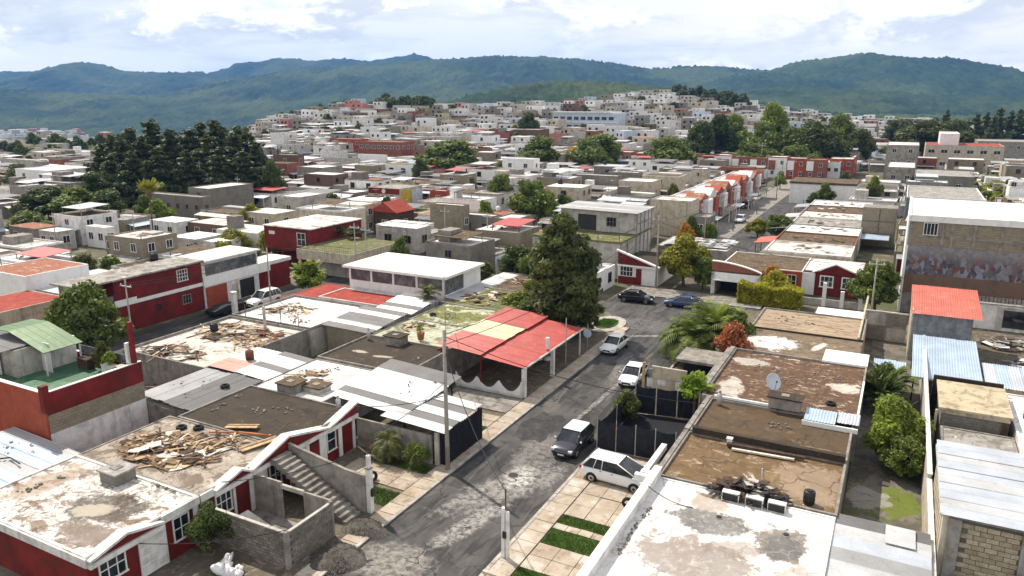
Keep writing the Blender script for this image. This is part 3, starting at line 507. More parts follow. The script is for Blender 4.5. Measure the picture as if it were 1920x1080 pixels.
# ------------------------------------------------------------------ building helpers
FOOT = []                                  # footprints already built on (x0, x1, y0, y1)
def win(root, face, c, u, z, w, h, bars=(1, 1), frame='cleanwhite', pane='glass', fw=0.07):
    """window on a wall: face '+x'/'-x' (c = x of the wall, u = y centre) or '-y'/'+y' (c = y of the wall, u = x centre)"""
    o = root.matrix_world.translation if root.parent else root.location; o = tuple(root.location)
    sg = 1 if face[0] == '+' else -1; b, p = MB(o), MB(o)
    def bx(mb, u0, u1, z0, z1, d0, d1):
        a, e = sorted((c + sg * d0, c + sg * d1))
        mb.box(a, e, u0, u1, z0, z1) if face[1] == 'x' else mb.box(u0, u1, a, e, z0, z1)
    u0, u1, z0, z1 = u - w / 2, u + w / 2, z - h / 2, z + h / 2
    bx(b, u0, u1, z1, z1 + fw, 0.004, 0.08); bx(b, u0 - 0.05, u1 + 0.05, z0 - fw, z0, 0.004, 0.12)
    bx(b, u0, u0 + fw, z0, z1, 0.004, 0.08); bx(b, u1 - fw, u1, z0, z1, 0.004, 0.08)
    for i in range(bars[0]): t = u0 + (u1 - u0) * (i + 1) / (bars[0] + 1); bx(b, t - .025, t + .025, z0, z1, 0.02, 0.06)
    for i in range(bars[1]): t = z0 + (z1 - z0) * (i + 1) / (bars[1] + 1); bx(b, u0 + fw, u1 - fw, t - .025, t + .025, 0.022, 0.055)
    bx(p, u0 + fw, u1 - fw, z0, z1, 0.006, 0.018)
    f = b.build('window', M[frame], root); pp = p.mesh('pane', M[pane]); link('pane', pp, f); return f
def door(root, face, c, u, w, h, m='red', z0=0.05, name='door'):
    o = tuple(root.location); sg = 1 if face[0] == '+' else -1; b, k = MB(o), MB(o)
    def bx(mb, u0, u1, a0, a1, d0, d1):
        a, e = sorted((c + sg * d0, c + sg * d1))
        mb.box(a, e, u0, u1, a0, a1) if face[1] == 'x' else mb.box(u0, u1, a, e, a0, a1)
    bx(b, u - w / 2, u + w / 2, z0, z0 + h, 0.004, 0.05)
    for i in range(2): bx(b, u - w / 2 + .12, u + w / 2 - .12, z0 + .15 + i * h / 2, z0 + h / 2 - .1 + i * h / 2, 0.05, 0.07)
    d = b.build(name, M[m], root); bx(k, u + w / 2 - .14, u + w / 2 - .08, z0 + h * .45, z0 + h * .5, 0.05, 0.11); link('handle', k.mesh('handle', M['iron']), d); return d
def part(root, name, m, *boxes):
    b = MB(tuple(root.location))
    for q in boxes: b.box(*q)
    return b.build(name, M[m] if isinstance(m, str) else m, root)
def house(name, label, cat, x0, x1, y0, y1, h, wall='white', roof='rwhite', z0=0.0, par=0.2, parm=None, group=None, foot=True):
    root = thing(name, label, cat, ((x0 + x1) / 2, (y0 + y1) / 2, z0), 0, group)
    part(root, 'wall', wall, (x0, x1, y0, y1, z0 - 0.3, z0 + h))
    t = 0.15; zt = z0 + h
    part(root, 'roof', roof, (x0 + t, x1 - t, y0 + t, y1 - t, zt, zt + 0.05))
    if par: part(root, 'parapet', parm or wall, (x0, x1, y0, y0 + t, zt, zt + par), (x0, x1, y1 - t, y1, zt, zt + par), (x0, x0 + t, y0 + t, y1 - t, zt, zt + par), (x1 - t, x1, y0 + t, y1 - t, zt, zt + par))
    if foot: FOOT.append((x0, x1, y0, y1))
    return root
_sheetc = {}
def sheet_mesh(w, l, m, per=0.2, amp=0.028):
    key = (round(w, 2), round(l, 2), m)
    if key in _sheetc: return _sheetc[key]
    n = max(4, int(w / per * 4)); xs = np.linspace(0, w, n + 1); z = amp * np.sin(xs / per * 2 * math.pi)
    rows = 3; V = []
    for r in range(rows): V += [(a, l * r / (rows - 1), c - (0.02 if r == 1 else 0)) for a, c in zip(xs, z)]
    F_ = [(r * (n + 1) + i, r * (n + 1) + i + 1, (r + 1) * (n + 1) + i + 1, (r + 1) * (n + 1) + i) for r in range(rows - 1) for i in range(n)]
    b = MB(); b.add(V, F_); _sheetc[key] = b.mesh('sheet', M[m], True); return _sheetc[key]
def sheets(root, p0, pu, pv, n, mats, rag=0.12, lap=0.04, name='sheet'):
    """corrugated sheets laid side by side: p0 corner, pu end of the width, pv end of the length (ribs run p0->pv)"""
    p0, pu, pv = Vector(p0), Vector(pu), Vector(pv); u, v = pu - p0, pv - p0; w = u.length / n; l = v.length
    U_ = u.normalized(); Nn = U_.cross(v.normalized()).normalized(); Vv = Nn.cross(U_)
    rot = Matrix((U_, Vv, Nn)).transposed().to_4x4(); o = Vector(root.location)
    for i in range(n):
        ob = link(name, sheet_mesh(w + lap, l, mats[i % len(mats)]), root)
        off = p0 + U_ * (w * i) - Vv * rng.uniform(0, rag) + Nn * (0.012 * (i % 2) + rng.uniform(0, 0.015)) - o
        ob.matrix_local = Matrix.Translation(off) @ rot @ Matrix.Rotation(rng.uniform(-.006, .006), 4, 'Z')
def posts(root, pts, r, z1, m='steel', z0=0.0, sq=True):
    for x, y in pts:
        if sq: part(root, 'post', m, (x - r, x + r, y - r, y + r, z0, z1))
        else: MB(tuple(root.location)).tube((x, y, z0), (x, y, z1), r, r, 8).build('post', M[m], root)
_plk = {}
def pile(name, label, cat, x, y, z, rx, ry, n, mats=('wood', 'wood', 'palewood', 'darkwood', 'wood', 'darkwood', 'board'), lmax=2.4, group=None, hmax=0.5, boards=0.25):
    root = thing(name, label, cat, (x, y, z), 0, group)
    for i in range(n):
        kind = 'board' if rng.random() < boards else 'plank'; m = rng.choice(mats); key = (kind, m, rng.randrange(3))
        if key not in _plk:
            l = 1.0; w = (0.32 if kind == 'board' else 0.055) * rng.uniform(0.8, 1.5); t = 0.02 if kind == 'board' else 0.035
            b = MB(); k = rng.uniform(-.12, .12); mid = rng.uniform(-.03, .03)
            b.add([(-l / 2, -w, 0), (l / 2, -w * .8, k * .2), (l / 2, w * .9, k * .2), (-l / 2, w, 0), (-l / 2, -w, t), (l / 2, -w * .8, t + k * .2), (l / 2, w * .9, t + k * .2), (-l / 2, w, t)],
                  [(3, 2, 1, 0), (4, 5, 6, 7), (0, 1, 5, 4), (1, 2, 6, 5), (2, 3, 7, 6), (3, 0, 4, 7)]); _plk[key] = b.mesh(kind, M[m])
        r = math.sqrt(rng.random()); a = rng.uniform(0, 6.28); l = rng.uniform(0.5, lmax) * (0.5 if kind == 'board' else 1)
        hz = hmax * (1 - r) * rng.random() + 0.05 + 0.02 * i / n
        link(kind, _plk[key], root, (rx * r * math.cos(a), ry * r * math.sin(a), hz), (rng.uniform(-.15, .15), rng.uniform(-.16, .16) * min(1, 1.2 / l), rng.gauss(0.4, 0.9)), (l, rng.uniform(0.8, 1.4), 1))
    return root
def box_tank(label, x, y, z, w=1.3, d=1.3, h=0.75, wall='block', lid='rgrey', cat='water tank'):
    root = thing('roof_cistern', label, cat, (x, y, z))
    part(root, 'body', wall, (x - w / 2, x + w / 2, y - d / 2, y + d / 2, z, z + h))
    part(root, 'lid', lid, (x - w / 2 - .12, x + w / 2 + .12, y - d / 2 - .12, y + d / 2 + .12, z + h, z + h + .1))
    part(root, 'access_cover', 'conc', (x - .3, x + .25, y - .3, y + .25, z + h + .1, z + h + .15)); return root
def barrel(name, label, cat, x, y, z, r=0.3, h=0.75, m='plastic', group=None):
    root = thing(name, label, cat, (x, y, z), 0, group)
    b = MB(); b.lathe([(0, 0), (r * .92, 0), (r, .05), (r, h * .32), (r * 1.04, h * .35), (r, h * .38), (r, h * .64), (r * 1.04, h * .67), (r, h * .7), (r, h * .94), (r * .9, h), (0, h)], 16); b.build('body', M[m], root, True, (0, 0, 0))
    MB().lathe([(0, h + .0), (r * .5, h), (r * .5, h + .06), (0, h + .06)], 12).build('lid', M[m], root, False, (0, 0, 0)); return root
def tinaco(label, x, y, z, m='plastic', s=1.0, group=None):
    root = thing('rooftop_water_tank', label, 'water tank', (x, y, z), 0, group)
    MB().lathe([(0, 0), (.5 * s, 0), (.55 * s, .06 * s), (.55 * s, .3 * s), (.57 * s, .33 * s), (.55 * s, .36 * s), (.55 * s, .8 * s), (.45 * s, 1.0 * s), (.2 * s, 1.12 * s), (0, 1.12 * s)], 14).build('body', M[m], root, True, (0, 0, 0))
    MB().lathe([(0, 1.1 * s), (.2 * s, 1.1 * s), (.2 * s, 1.2 * s), (0, 1.2 * s)], 10).build('lid', M[m], root, False, (0, 0, 0)); return root
# ------------------------------------------------------------------ left row, houses facing the street (front wall x = -34)
FX = -34.0
def pediment(root, y0, yp, y1, ze, zp, zr=None):
    o = tuple(root.location); zr = ze if zr is None else zr; x = FX
    b = MB(o); b.prism([(x + .02, y0 + .1, ze), (x + .02, y1 - .1, zr), (x + .02, yp, zp - .12)] if y0 < yp < y1 else ([(x + .02, y0, ze), (x + .02, y1, ze), (x + .02, y1, zp - .12)] if yp >= y1 else [(x + .02, y0, ze), (x + .02, y1, ze), (x + .02, y0, zp - .12)]), (0.22, 0, 0)); b.build('gable', M['red'], root)
    t = MB(o)
    for (a, za, c, zc) in (((y0, ze, yp, zp), (yp, zp, y1, zr)) if y0 < yp < y1 else (((y0, ze, y1, zp),) if yp >= y1 else ((y0, zp, y1, ze),))):
        t.prism([(x - .35, a, za - .02), (x - .35, c, zc - .02), (x - .35, c, zc + .12), (x - .35, a, za + .12)], (0.72, 0, 0))
    t.build('gable_trim', M['white'], root)
    part(root, 'lintel', 'white', (x + .003, x + .34, y0, y1, min(ze, zr) - .3, min(ze, zr) - .025))
SIDES = {}
A = house('row_house', 'nearest red house at the lower left, white stained roof', 'house', -45.2, FX, 19.2, 26.0, 2.85, 'red',
    roofmat('stained_white_roof_with_brown_pool', (0.68, 0.66, 0.63), [((0.2, 0.14, 0.09), 0.55, 0.50, 0.60, 0.95, (1, 1.5, 1)), (BROWN, 1.6, 0.53, 0.64, 0.9, None), ((0.3, 0.24, 0.18), 3.0, 0.55, 0.66, 0.7, None)], [(-37.4, 22.8, 2.3, 1.5, 0.5, (0.06, 0.042, 0.028), 1.0), (-38.0, 22.3, 1.1, 0.7, 0.5, (0.45, 0.39, 0.31), 0.9), (-36.0, 20.6, 1.8, 1.0, 0, (0.15, 0.1, 0.065), .9), (-43.5, 23.2, 1.2, 2.2, 0, (0.3, 0.22, 0.15), .7)]), par=0.14, parm='white')
part(A, 'fascia', 'white', (-45.3, FX + .12, 19.08, 19.196, 2.45, 2.93)); part(A, 'fascia', 'white', (FX + .004, FX + .12, 23.5, 26.0, 2.5, 2.97))
pediment(A, 19.2, 21.3, 23.5, 2.72, 3.2, 2.66); win(A, '+x', FX, 20.5, 1.75, 1.5, 1.3, (2, 1)); part(A, 'door', 'cleanwhite', (FX + .004, FX + .1, 22.0, 23.5, 0.1, 2.3))
for q in range(4): part(A, 'door_slat', 'white', (FX + .1, FX + .12, 22.04, 23.46, 0.3 + q * .5, 0.72 + q * .5))
win(A, '+x', FX, 24.7, 1.7, 1.1, 1.35, (1, 1)); part(A, 'trim', 'white', (FX + .004, FX + .07, 23.5, 23.7, 0.05, 2.5), (FX + .004, FX + .07, 25.55, 25.9, 0.05, 2.5))
Bh = house('row_house', 'red and white house with scrap lumber heaped on its roof', 'house', -45.2, FX, 26.05, 33.0, 2.85, 'red',
    roofmat('dirty_beige_roof', (0.4, 0.35, 0.29), [((0.15, 0.11, 0.08), 0.6, 0.46, 0.6, 0.9, None), (DARK, 1.5, 0.54, 0.68, 0.85, None), ((0.62, 0.58, 0.53), 0.8, 0.57, 0.66, 0.8, None)], [(-40, 30.8, 1.9, 0.9, 0.3, (0.6, 0.56, 0.5), 0.8)]), par=0.1, parm='conc')
part(Bh, 'fascia', 'white', (FX + .004, FX + .12, 26.1, 27.0, 2.5, 2.96)); pediment(Bh, 27.0, 29.0, 29.8, 2.75, 3.25, 2.8)
win(Bh, '+x', FX, 27.7, 1.75, 1.2, 1.4, (2, 1)); part(Bh, 'door', 'cleanwhite', (FX + .004, FX + .1, 29.95, 31.0, 0.1, 2.45)); part(Bh, 'trim', 'white', (FX + .004, FX + .09, 28.42, 28.6, 0.05, 2.42), (FX + .004, FX + .09, 29.72, 29.92, 0.05, 2.42), (FX + .004, FX + .09, 31.02, 31.2, 0.05, 2.42))
win(Bh, '+x', FX, 31.9, 1.6, 1.0, 1.5, (1, 1)); pediment(Bh, 29.85, 33.0, 33.0, 2.8, 3.75)
C = house('row_house', 'red and white house with a plain dark brown roof behind the stairs', 'house', -44.5, FX, 33.05, 40.0, 2.85, 'red', 'rdark', par=0.16, parm='conc')
pediment(C, 33.05, 33.05, 36.8, 2.8, 3.75); part(C, 'door', 'red', (FX + .004, FX + .08, 35.1, 36.0, 0.1, 2.2)); part(C, 'trim', 'cleanwhite', (FX + .004, FX + .1, 33.1, 33.9, 0.05, 2.45), (FX + .004, FX + .09, 34.7, 35.05, 0.05, 2.45), (FX + .004, FX + .09, 36.05, 36.75, 0.05, 2.45), (FX + .004, FX + .09, 38.05, 38.4, 0.05, 2.5), (FX + .004, FX + .09, 39.6, 39.85, 0.05, 2.5))
win(C, '+x', FX, 37.3, 1.7, 0.95, 1.5, (0, 1)); win(C, '+x', FX, 34.3, 1.8, 0.7, 1.0, (1, 1)); pediment(C, 36.85, 40.0, 40.0, 2.75, 3.55)
# stair, stair wall, block enclosure
st = thing('concrete_stair', 'outdoor concrete stair climbing beside the block enclosure', 'stairs', (-27.6, 31.9, 0))
for i in range(15):
    x1 = -27.7 - i * 0.39; part(st, 'step', 'conc', (x1 - .41, x1, 31.25, 32.65, max(0.0, 0.2 * i - .22), 0.2 * (i + 1)))
sw = thing('stair_wall', 'grey rendered wall rising behind the outdoor stair', 'wall', (-30.6, 33.0, 0))
MB(tuple(sw.location)).prism([(-33.7, 32.92, 0), (-27.5, 32.92, 0), (-27.5, 32.92, 2.5), (-29.0, 32.92, 2.55), (-33.7, 32.92, 3.3)], (0, 0.15, 0)).build('wall', M['grey'], sw)
MB(tuple(sw.location)).prism([(-33.7, 32.89, 3.3), (-29.0, 32.89, 2.55), (-29.0, 32.89, 2.63), (-33.7, 32.89, 3.38)], (0, 0.21, 0)).prism([(-29.0, 32.89, 2.55), (-27.5, 32.89, 2.5), (-27.5, 32.89, 2.58), (-29.0, 32.89, 2.63)], (0, .21, 0)).build('coping', M['conc'], sw)
gp = thing('gate_post', 'peeling white post at the foot of the outdoor stair', 'post', (-27.3, 33.15, 0))
part(gp, 'shaft', 'white', (-27.47, -27.15, 32.98, 33.3, 0, 3.0)); part(gp, 'cap', 'conc', (-27.5, -27.12, 32.95, 33.33, 3.0, 3.1)); part(gp, 'upper_stub', 'white', (-27.42, -27.2, 33.03, 33.25, 3.1, 3.9)); part(gp, 'meter_box', 'iron', (-27.14, -27.0, 33.0, 33.25, 1.2, 1.7))
MB(tuple(gp.location)).tube((-27.3, 33.1, 3.8), (-27.32, 33.1, 5.4), .02).tube((-27.25, 33.2, 3.8), (-27.27, 33.2, 5.0), .015).build('rebar', M['rust'], gp)
bw = thing('block_enclosure', 'roofless enclosure of bare grey blocks beside the stair', 'wall', (-30.8, 28.2, 0))
blk = [MB().box(-.185, .185, -.10, .10, -.083, .083).mesh('block', M['cinder'])]
def blockwall(root, a, b, z0, z1, bw_=0.4, bh=0.2, axis='x', other=0.0, me=None, bond=True, skip=None):
    """every block of a wall its own object; mortar core behind"""
    o = Vector(root.location); rows = int((z1 - z0) / bh)
    core = MB(tuple(o)); (core.box(a, b, other - .07, other + .07, z0, z1) if axis == 'x' else core.box(other - .07, other + .07, a, b, z0, z1)); core.build('mortar_core', M['mortar'], root)
    for r in range(rows):
        s = a + (bw_ / 2 if (r % 2 and bond) else 0)
        while s + bw_ * .4 < b:
            e = min(s + bw_, b); c = (s + e) / 2; sc = (e - s) / bw_
            if not (skip and skip(c, z0 + bh * (r + .5))):
                p = Vector((c, other, z0 + bh * (r + .5))) if axis == 'x' else Vector((other, c, z0 + bh * (r + .5)))
                link('block', me, root, p - o + Vector((rng.uniform(-.006, .006), rng.uniform(-.006, .006), 0)), (0, 0, 0 if axis == 'x' else R(90)), (sc, 1, 1))
            s = e
blockwall(bw, -33.9, -27.75, 0, 2.2, axis='x', other=26.35, me=blk[0])
blockwall(bw, 26.45, 29.85, 0, 2.2, axis='y', other=-27.65, me=blk[0])
part(bw, 'corner_pillar', 'conc', (-27.76, -27.52, 26.22, 26.46, 0, 2.32)); part(bw, 'corner_pillar', 'conc', (-27.76, -27.52, 29.83, 30.05, 0, 2.3)); part(bw, 'coping', 'lgrey', (-33.9, -27.76, 26.25, 26.45, 2.2, 2.26), (-27.74, -27.55, 26.47, 29.82, 2.2, 2.25))
part(bw, 'inner_wall', 'grey', (-33.9, -31.6, 30.0, 30.14, 0, 2.5)); part(bw, 'inner_wall', 'grey', (-29.8, -27.77, 30.0, 30.14, 0, 2.3)); part(bw, 'lintel', 'lgrey', (-31.6, -29.8, 29.98, 30.16, 2.1, 2.36))
MB(tuple(bw.location)).prism([(-33.2, 27.2, .9), (-31.8, 27.9, .12), (-31.5, 28.9, .12), (-33.0, 28.6, .95)], (0, 0, .04)).build('leaning_board', M['board'], bw)
part(bw, 'floor', 'conc', (-33.9, -27.74, 26.44, 30.0, 0.02, 0.06))
# rubble mounds at the foot of the stair
def mound(label, x, y, rx, ry, h, seed):
    r = np.random.RandomState(seed); n = 30; a, e = np.meshgrid(np.linspace(0, 2 * math.pi, n, endpoint=False), np.linspace(0, 1, 9), indexing='ij')
    rad = e * (1 + 0.12 * np.sin(3 * a + seed) + 0.06 * r.rand(n, 9)); X = rx * rad * np.cos(a); Y = ry * rad * np.sin(a); Z = h * (1 - e ** 2.4) * (0.85 + 0.3 * r.rand(n, 9)) - 0.02
    i, j = np.meshgrid(np.arange(n), np.arange(8), indexing='ij')
    F_ = np.stack([i * 9 + j, i * 9 + j + 1, ((i + 1) % n) * 9 + j + 1, ((i + 1) % n) * 9 + j], -1).reshape(-1, 4)
    root = thing('gravel_mound', label, 'gravel', (x, y, 0)); link('heap', np_mesh('heap', np.stack([X.ravel(), Y.ravel(), Z.ravel()], 1), F_, GRAVEL, False), root)
    m = 900; q = np.sqrt(r.rand(m)); t = r.rand(m) * 6.28; s = r.uniform(.03, .09, m); c = np.stack([rx * q * np.cos(t), ry * q * np.sin(t), h * (1 - q ** 2.4) * .95], 1)
    tv = np.array([(1, 0, -.5), (-.6, .8, -.5), (-.6, -.8, -.5), (0, 0, .9)]); Vv = (c[:, None, :] + tv[None] * s[:, None, None] * r.uniform(.7, 1.3, (m, 4, 1))).reshape(-1, 3); k = np.arange(m)[:, None] * 4
    Ff = np.concatenate([k + [0, 1, 3], k + [1, 2, 3], k + [2, 0, 3]]); tag(link('stones', np_mesh('stones', Vv, Ff, GRAVEL), root), None, None, None, 'stuff')
GRAVEL = plain('dark_gravel', (0.10, 0.09, 0.078), 0.95, var=0.4, scale=6, dirt=(0.03, 0.03, 0.028), bump=0.5)
mound('dark gravel heap at the corner of the block enclosure', -25.9, 28.3, 1.6, 1.5, 0.55, 1); mound('dark gravel heap at the foot of the stair', -26.4, 31.4, 1.5, 1.1, 0.4, 2)
# white sack in the yard and fence rails
def sackmesh(s, seed):
    r = np.random.RandomState(seed); n, m = 22, 12; a, e = np.meshgrid(np.linspace(0, 2 * math.pi, n, endpoint=False), np.linspace(0, math.pi, m), indexing='ij')
    k = 1 + 0.22 * np.sin(3 * a + seed) * np.sin(e) + 0.12 * np.sin(7 * a + 3 * e) + 0.5 * (fbm(a * 3, e * 4, seed) - .5); X = s * k * np.sin(e) * np.cos(a); Y = .8 * s * k * np.sin(e) * np.sin(a); Z = .7 * s * (1 - np.cos(e)) * k * .7
    i, j = np.meshgrid(np.arange(n), np.arange(m - 1), indexing='ij'); F_ = np.stack([i * m + j, ((i + 1) % n) * m + j, ((i + 1) % n) * m + j + 1, i * m + j + 1], -1).reshape(-1, 4)
    return np_mesh('sack', np.stack([X.ravel(), Y.ravel(), Z.ravel()], 1), F_, M['sack'], True)
sk = thing('white_sack', 'crumpled white plastic sheeting on the ground by the lower left house', 'sheeting', (-30.6, 24.4, 0.03)); link('fold', sackmesh(.62, 3), sk, (0, 0, -.1), (0, .3, .4), (1, 1, 1.1)); link('fold', sackmesh(.45, 5), sk, (.75, .25, -.1), (.2, 0, 1)); link('fold', sackmesh(.4, 8), sk, (-.3, .5, .15), (.5, .2, 2), (1, .7, 1.5))
# things lying on those roofs
box_tank('low block cistern on the white stained roof, lower left', -39.9, 25.2, 2.9, 1.5, 1.3, .7)
pile('lumber_pile', 'heap of splintered scrap lumber on the lower left roof', 'lumber', -40.6, 29.3, 2.9, 3.6, 2.2, 170)
pile('lumber_pile', 'loose broken boards trailing towards the brown roof', 'lumber', -38.4, 31.6, 2.9, 2.2, 1.0, 34, lmax=1.4)
for lb, pts, mm, w in (('pale plank leaning over the roof edge near the stair', ((-36.2, 31.2), (-35.3, 33.6)), 'palewood', .34), ('pale plywood offcut lying on the brown roof', ((-39.9, 33.4), (-37.8, 34.3)), 'palewood', .3)):
    (xa, ya), (xb, yb) = pts; n_ = Vector((-(yb - ya), xb - xa, 0)).normalized() * w
    o = thing('loose_plank', lb, 'plank', (xa, ya, 3.0)); MB(tuple(o.location)).prism([(xa - n_.x, ya - n_.y, 3.05), (xb - n_.x, yb - n_.y, 3.12), (xb + n_.x, yb + n_.y, 3.12), (xa + n_.x, ya + n_.y, 3.05)], (0, 0, .05)).build('board', M[mm], o)
    MB(tuple(o.location)).prism([(xa, ya, 3.101), (xb, yb, 3.171), (xb + n_.x * .5, yb + n_.y * .5, 3.171), (xa + n_.x * .5, ya + n_.y * .5, 3.101)], (0, 0, .03)).build('batten', M['wood'], o)
o = thing('orange_pipe', 'orange pipe lying across the brown roof edge', 'pipe', (-38.6, 32.6, 3.1)); MB(tuple(o.location)).path([(-40.2, 32.2, 3.05), (-38.2, 33.0, 3.15), (-36.0, 33.6, 3.12)], .07, 8).build('tube', M['pipe'], o, True); MB(tuple(o.location)).tube((-36.05, 33.58, 3.12), (-35.9, 33.64, 3.12), .1).build('collar', M['pipe'], o)
tyre_me = MB().lathe([(.2, -.1), (.3, -.12), (.36, -.06), (.37, 0), (.36, .06), (.3, .12), (.2, .1), (.2, -.1)], 20).mesh('tyre', M['rubber'], True)
def tyre(label, x, y, z, tilt=0.0, group=None, rz=0.0):
    o = tag(link('tyre', tyre_me, None, (x, y, z), (tilt, 0, rz)), label, 'tyre', group); return o
tyre('old tyre lying on the cluttered lower left roof', -42.6, 31.9, 3.02); tyre('worn tyre lying beside another near the roof kerb', -41.5, 32.4, 3.02)
tyre('tyre standing against the white wall by the white car', -13.2, 41.0, .42, R(90), None, R(20)); tyre('tyre leaning beside the driveway behind the gate post', -29.6, 36.3, .4, R(80), None, R(70))
# blue grey sheet roof at the left edge with a bicycle frame shape of bent pipe
G_ = thing('sheet_roof_shed', 'shed with slanting blue grey metal sheets at the left edge', 'shed', (-48.5, 23, 0))
part(G_, 'wall', 'lgrey', (-53, -45.4, 19.6, 26.3, 0, 2.55)); sheets(G_, (-53.2, 19.4, 2.95), (-53.2, 26.6, 2.95), (-45.3, 19.4, 2.65), 8, ['zincblue', 'zinc', 'zincblue']); FOOT.append((-53, -45, 19, 26.6))
o = thing('bent_pipe', 'bent dark pipe lying on the blue grey sheets', 'pipe', (-48.2, 22.6, 2.9)); MB(tuple(o.location)).path([(-50, 21.0, 2.9), (-49.8, 22.6, 2.95), (-48.6, 23.8, 2.95), (-47.2, 23.6, 2.95)], .05).build('tube', M['iron'], o); MB(tuple(o.location)).lathe([(0, 0), (.22, 0), (.22, .1), (0, .1)], 10, (-48.3, 22.3, 2.82)).build('valve', M['iron'], o)
# two storey terrace house with green canopy
F = thing('terrace_house', 'two storey red house with green floored roof terrace, far left', 'house', (-55, 30.5, 0)); FOOT.append((-63, -49, 26.5, 34.6))
part(F, 'wall', 'white', (-63, -49.5, 27, 34.3, 0, 3.0)); part(F, 'wall', 'tanblock', (-62.99, -49.52, 27.02, 34.28, 3.0, 4.35)); part(F, 'side_wall', 'orange', (-63, -49.53, 26.88, 26.998, 1.2, 6.0)); part(F, 'terrace_floor', 'greentile', (-62.8, -49.7, 27.2, 34.1, 4.36, 4.9))
part(F, 'parapet', 'red', (-49.7, -49.5, 27, 34.3, 4.36, 5.95), (-63, -49.7, 27.0, 27.16, 4.9, 5.9), (-63, -49.72, 34.12, 34.3, 4.36, 5.6)); part(F, 'coping', 'cleanwhite', (-49.72, -49.48, 27.3, 34.3, 5.955, 6.01), (-63, -49.9, 26.86, 27.18, 6.005, 6.05), (-63, -49.74, 34.1, 34.31, 5.605, 5.66))
part(F, 'corner_post', 'red', (-49.85, -49.42, 26.8, 27.25, 4.6, 6.5)); part(F, 'pilaster', 'red', (-49.7, -49.4, 33.6, 33.9, 6.02, 9.2)); part(F, 'pilaster', 'white', (-49.98, -49.72, 33.4, 33.7, 6.02, 7.6))
part(F, 'rear_railing_panel', 'paleglass', (-56.5, -50, 34.05, 34.1, 5.66, 6.3)); part(F, 'room', 'lgrey', (-63, -57.2, 29.5, 34.0, 4.9, 7.0)); sheets(F, (-63, 28.6, 7.3), (-63, 33, 7.3), (-57.3, 28.6, 7.15), 5, ['zincdark']); part(F, 'room_wall', 'white', (-57.2, -56.9, 31.6, 34.0, 4.9, 7.0))
for i in range(5):
    for j, (xa, za, xb, zb) in enumerate(((-61.8, 7.75, -59.6, 7.85), (-59.6, 7.85, -57.6, 7.35), (-57.6, 7.35, -55.4, 6.75))):
        y = 30.6 + i * .62; b = MB(tuple(F.location)); b.prism([(xa, y, za), (xb, y, zb), (xb, y, zb + .05), (xa, y, za + .05)], (0, .6, 0)); b.build('canopy_sheet', M['greensheet'], F)
posts(F, [(-55.6, 30.8), (-55.6, 33.5), (-59, 30.8)], .05, 6.75, 'white', 4.9); part(F, 'curtain', 'cleanwhite', (-57.15, -56.0, 31.4, 31.45, 4.9, 7.2)); part(F, 'curtain', 'white', (-61.2, -60.4, 29.3, 29.36, 4.9, 6.9)); part(F, 'curtain', 'white', (-59.6, -58.9, 29.3, 29.36, 4.9, 6.9))
for lb, x, y, w, d, h, mm in (('low wooden chest on the green terrace under the canopy', -54.6, 33.2, 1.2, .6, .8, 'darkwood'), ('white planter box on the green terrace by the back parapet', -52.0, 33.4, 1.4, .5, .6, 'white'), ('cream planter box on the green terrace, right corner', -50.6, 33.5, 1.0, .5, .7, 'cream')):
    o = thing('terrace_box', lb, 'box', (x, y, 4.9)); part(o, 'body', mm, (x - w / 2, x + w / 2, y - d / 2, y + d / 2, 4.9, 4.9 + h)); part(o, 'lid', mm, (x - w / 2 - .04, x + w / 2 + .04, y - d / 2 - .04, y + d / 2 + .04, 4.9 + h, 4.96 + h))
# second row, back to back (x -50 .. -44)
H1 = house('row_house', 'low house under grey corrugated sheets beside the red terrace house', 'house', -50.6, -44.6, 34.4, 41.0, 2.5, 'conc', 'rgrey', par=0)
sheets(H1, (-50.8, 34.6, 3.0), (-47.6, 34.6, 2.95), (-50.8, 41.2, 3.0), 4, ['zinc']); sheets(H1, (-47.6, 34.3, 3.08), (-44.4, 34.3, 2.95), (-47.6, 41.2, 3.08), 4, ['zincdark'])
H2 = house('row_house', 'low house with white striped sheets behind the grey corrugated roof', 'house', -51, -44.6, 41.1, 47.0, 2.5, 'conc', 'rgrey', par=0)
sheets(H2, (-47.8, 41.4, 3.1), (-47.8, 47.2, 3.1), (-44.3, 41.4, 2.9), 6, ['zincwhite', 'zincwhite', 'zincdark']); sheets(H2, (-51.2, 41.6, 3.0), (-51.2, 44.0, 3.0), (-48, 41.6, 2.95), 3, ['coralsheet']); sheets(H2, (-51.2, 44.0, 3.0), (-51.2, 47.2, 3.0), (-48, 44.0, 2.95), 3, ['zincwhite'])
# first row continued
I_ = house('row_house', 'row house with a bright white roof behind the metal shed', 'house', -44.5, -37.2, 40.1, 47.6, 2.75, 'lgrey', 'rclean', par=0.12, parm='conc')
box_tank('mossy block cistern on the seam of the dark roof and the white roof', -41.0, 40.9, 2.8, 1.6, 1.5, .75, 'conc', 'rbrown'); box_tank('stained low cistern standing on the bright white roof', -39.3, 41.9, 2.8, 1.7, 1.3, .45, 'lgrey', 'rbrown')
J_ = house('row_house', 'house with a flat dark brown roof left of the concrete pole', 'house', -44.5, -35.0, 47.7, 55.0, 2.85, 'conc', roofmat('dark_roof_with_pale_scuffs', (0.058, 0.043, 0.03), [(DARK, 0.7, 0.45, 0.65, 0.6, None), ((0.18, 0.13, 0.09), 1.5, 0.55, 0.7, 0.6, None)], [(-39.6, 50.6, 1.0, .28, 0.2, (0.5, 0.42, 0.34), .8), (-42.2, 50.8, .8, .3, 0.1, (0.5, 0.42, 0.34), .8)]), par=0.2, parm='conc')
box_tank('dark mossy block cistern on the dark brown roof', -40.6, 54.2, 2.9, 1.7, 1.4, .8, 'conc', 'rdark')
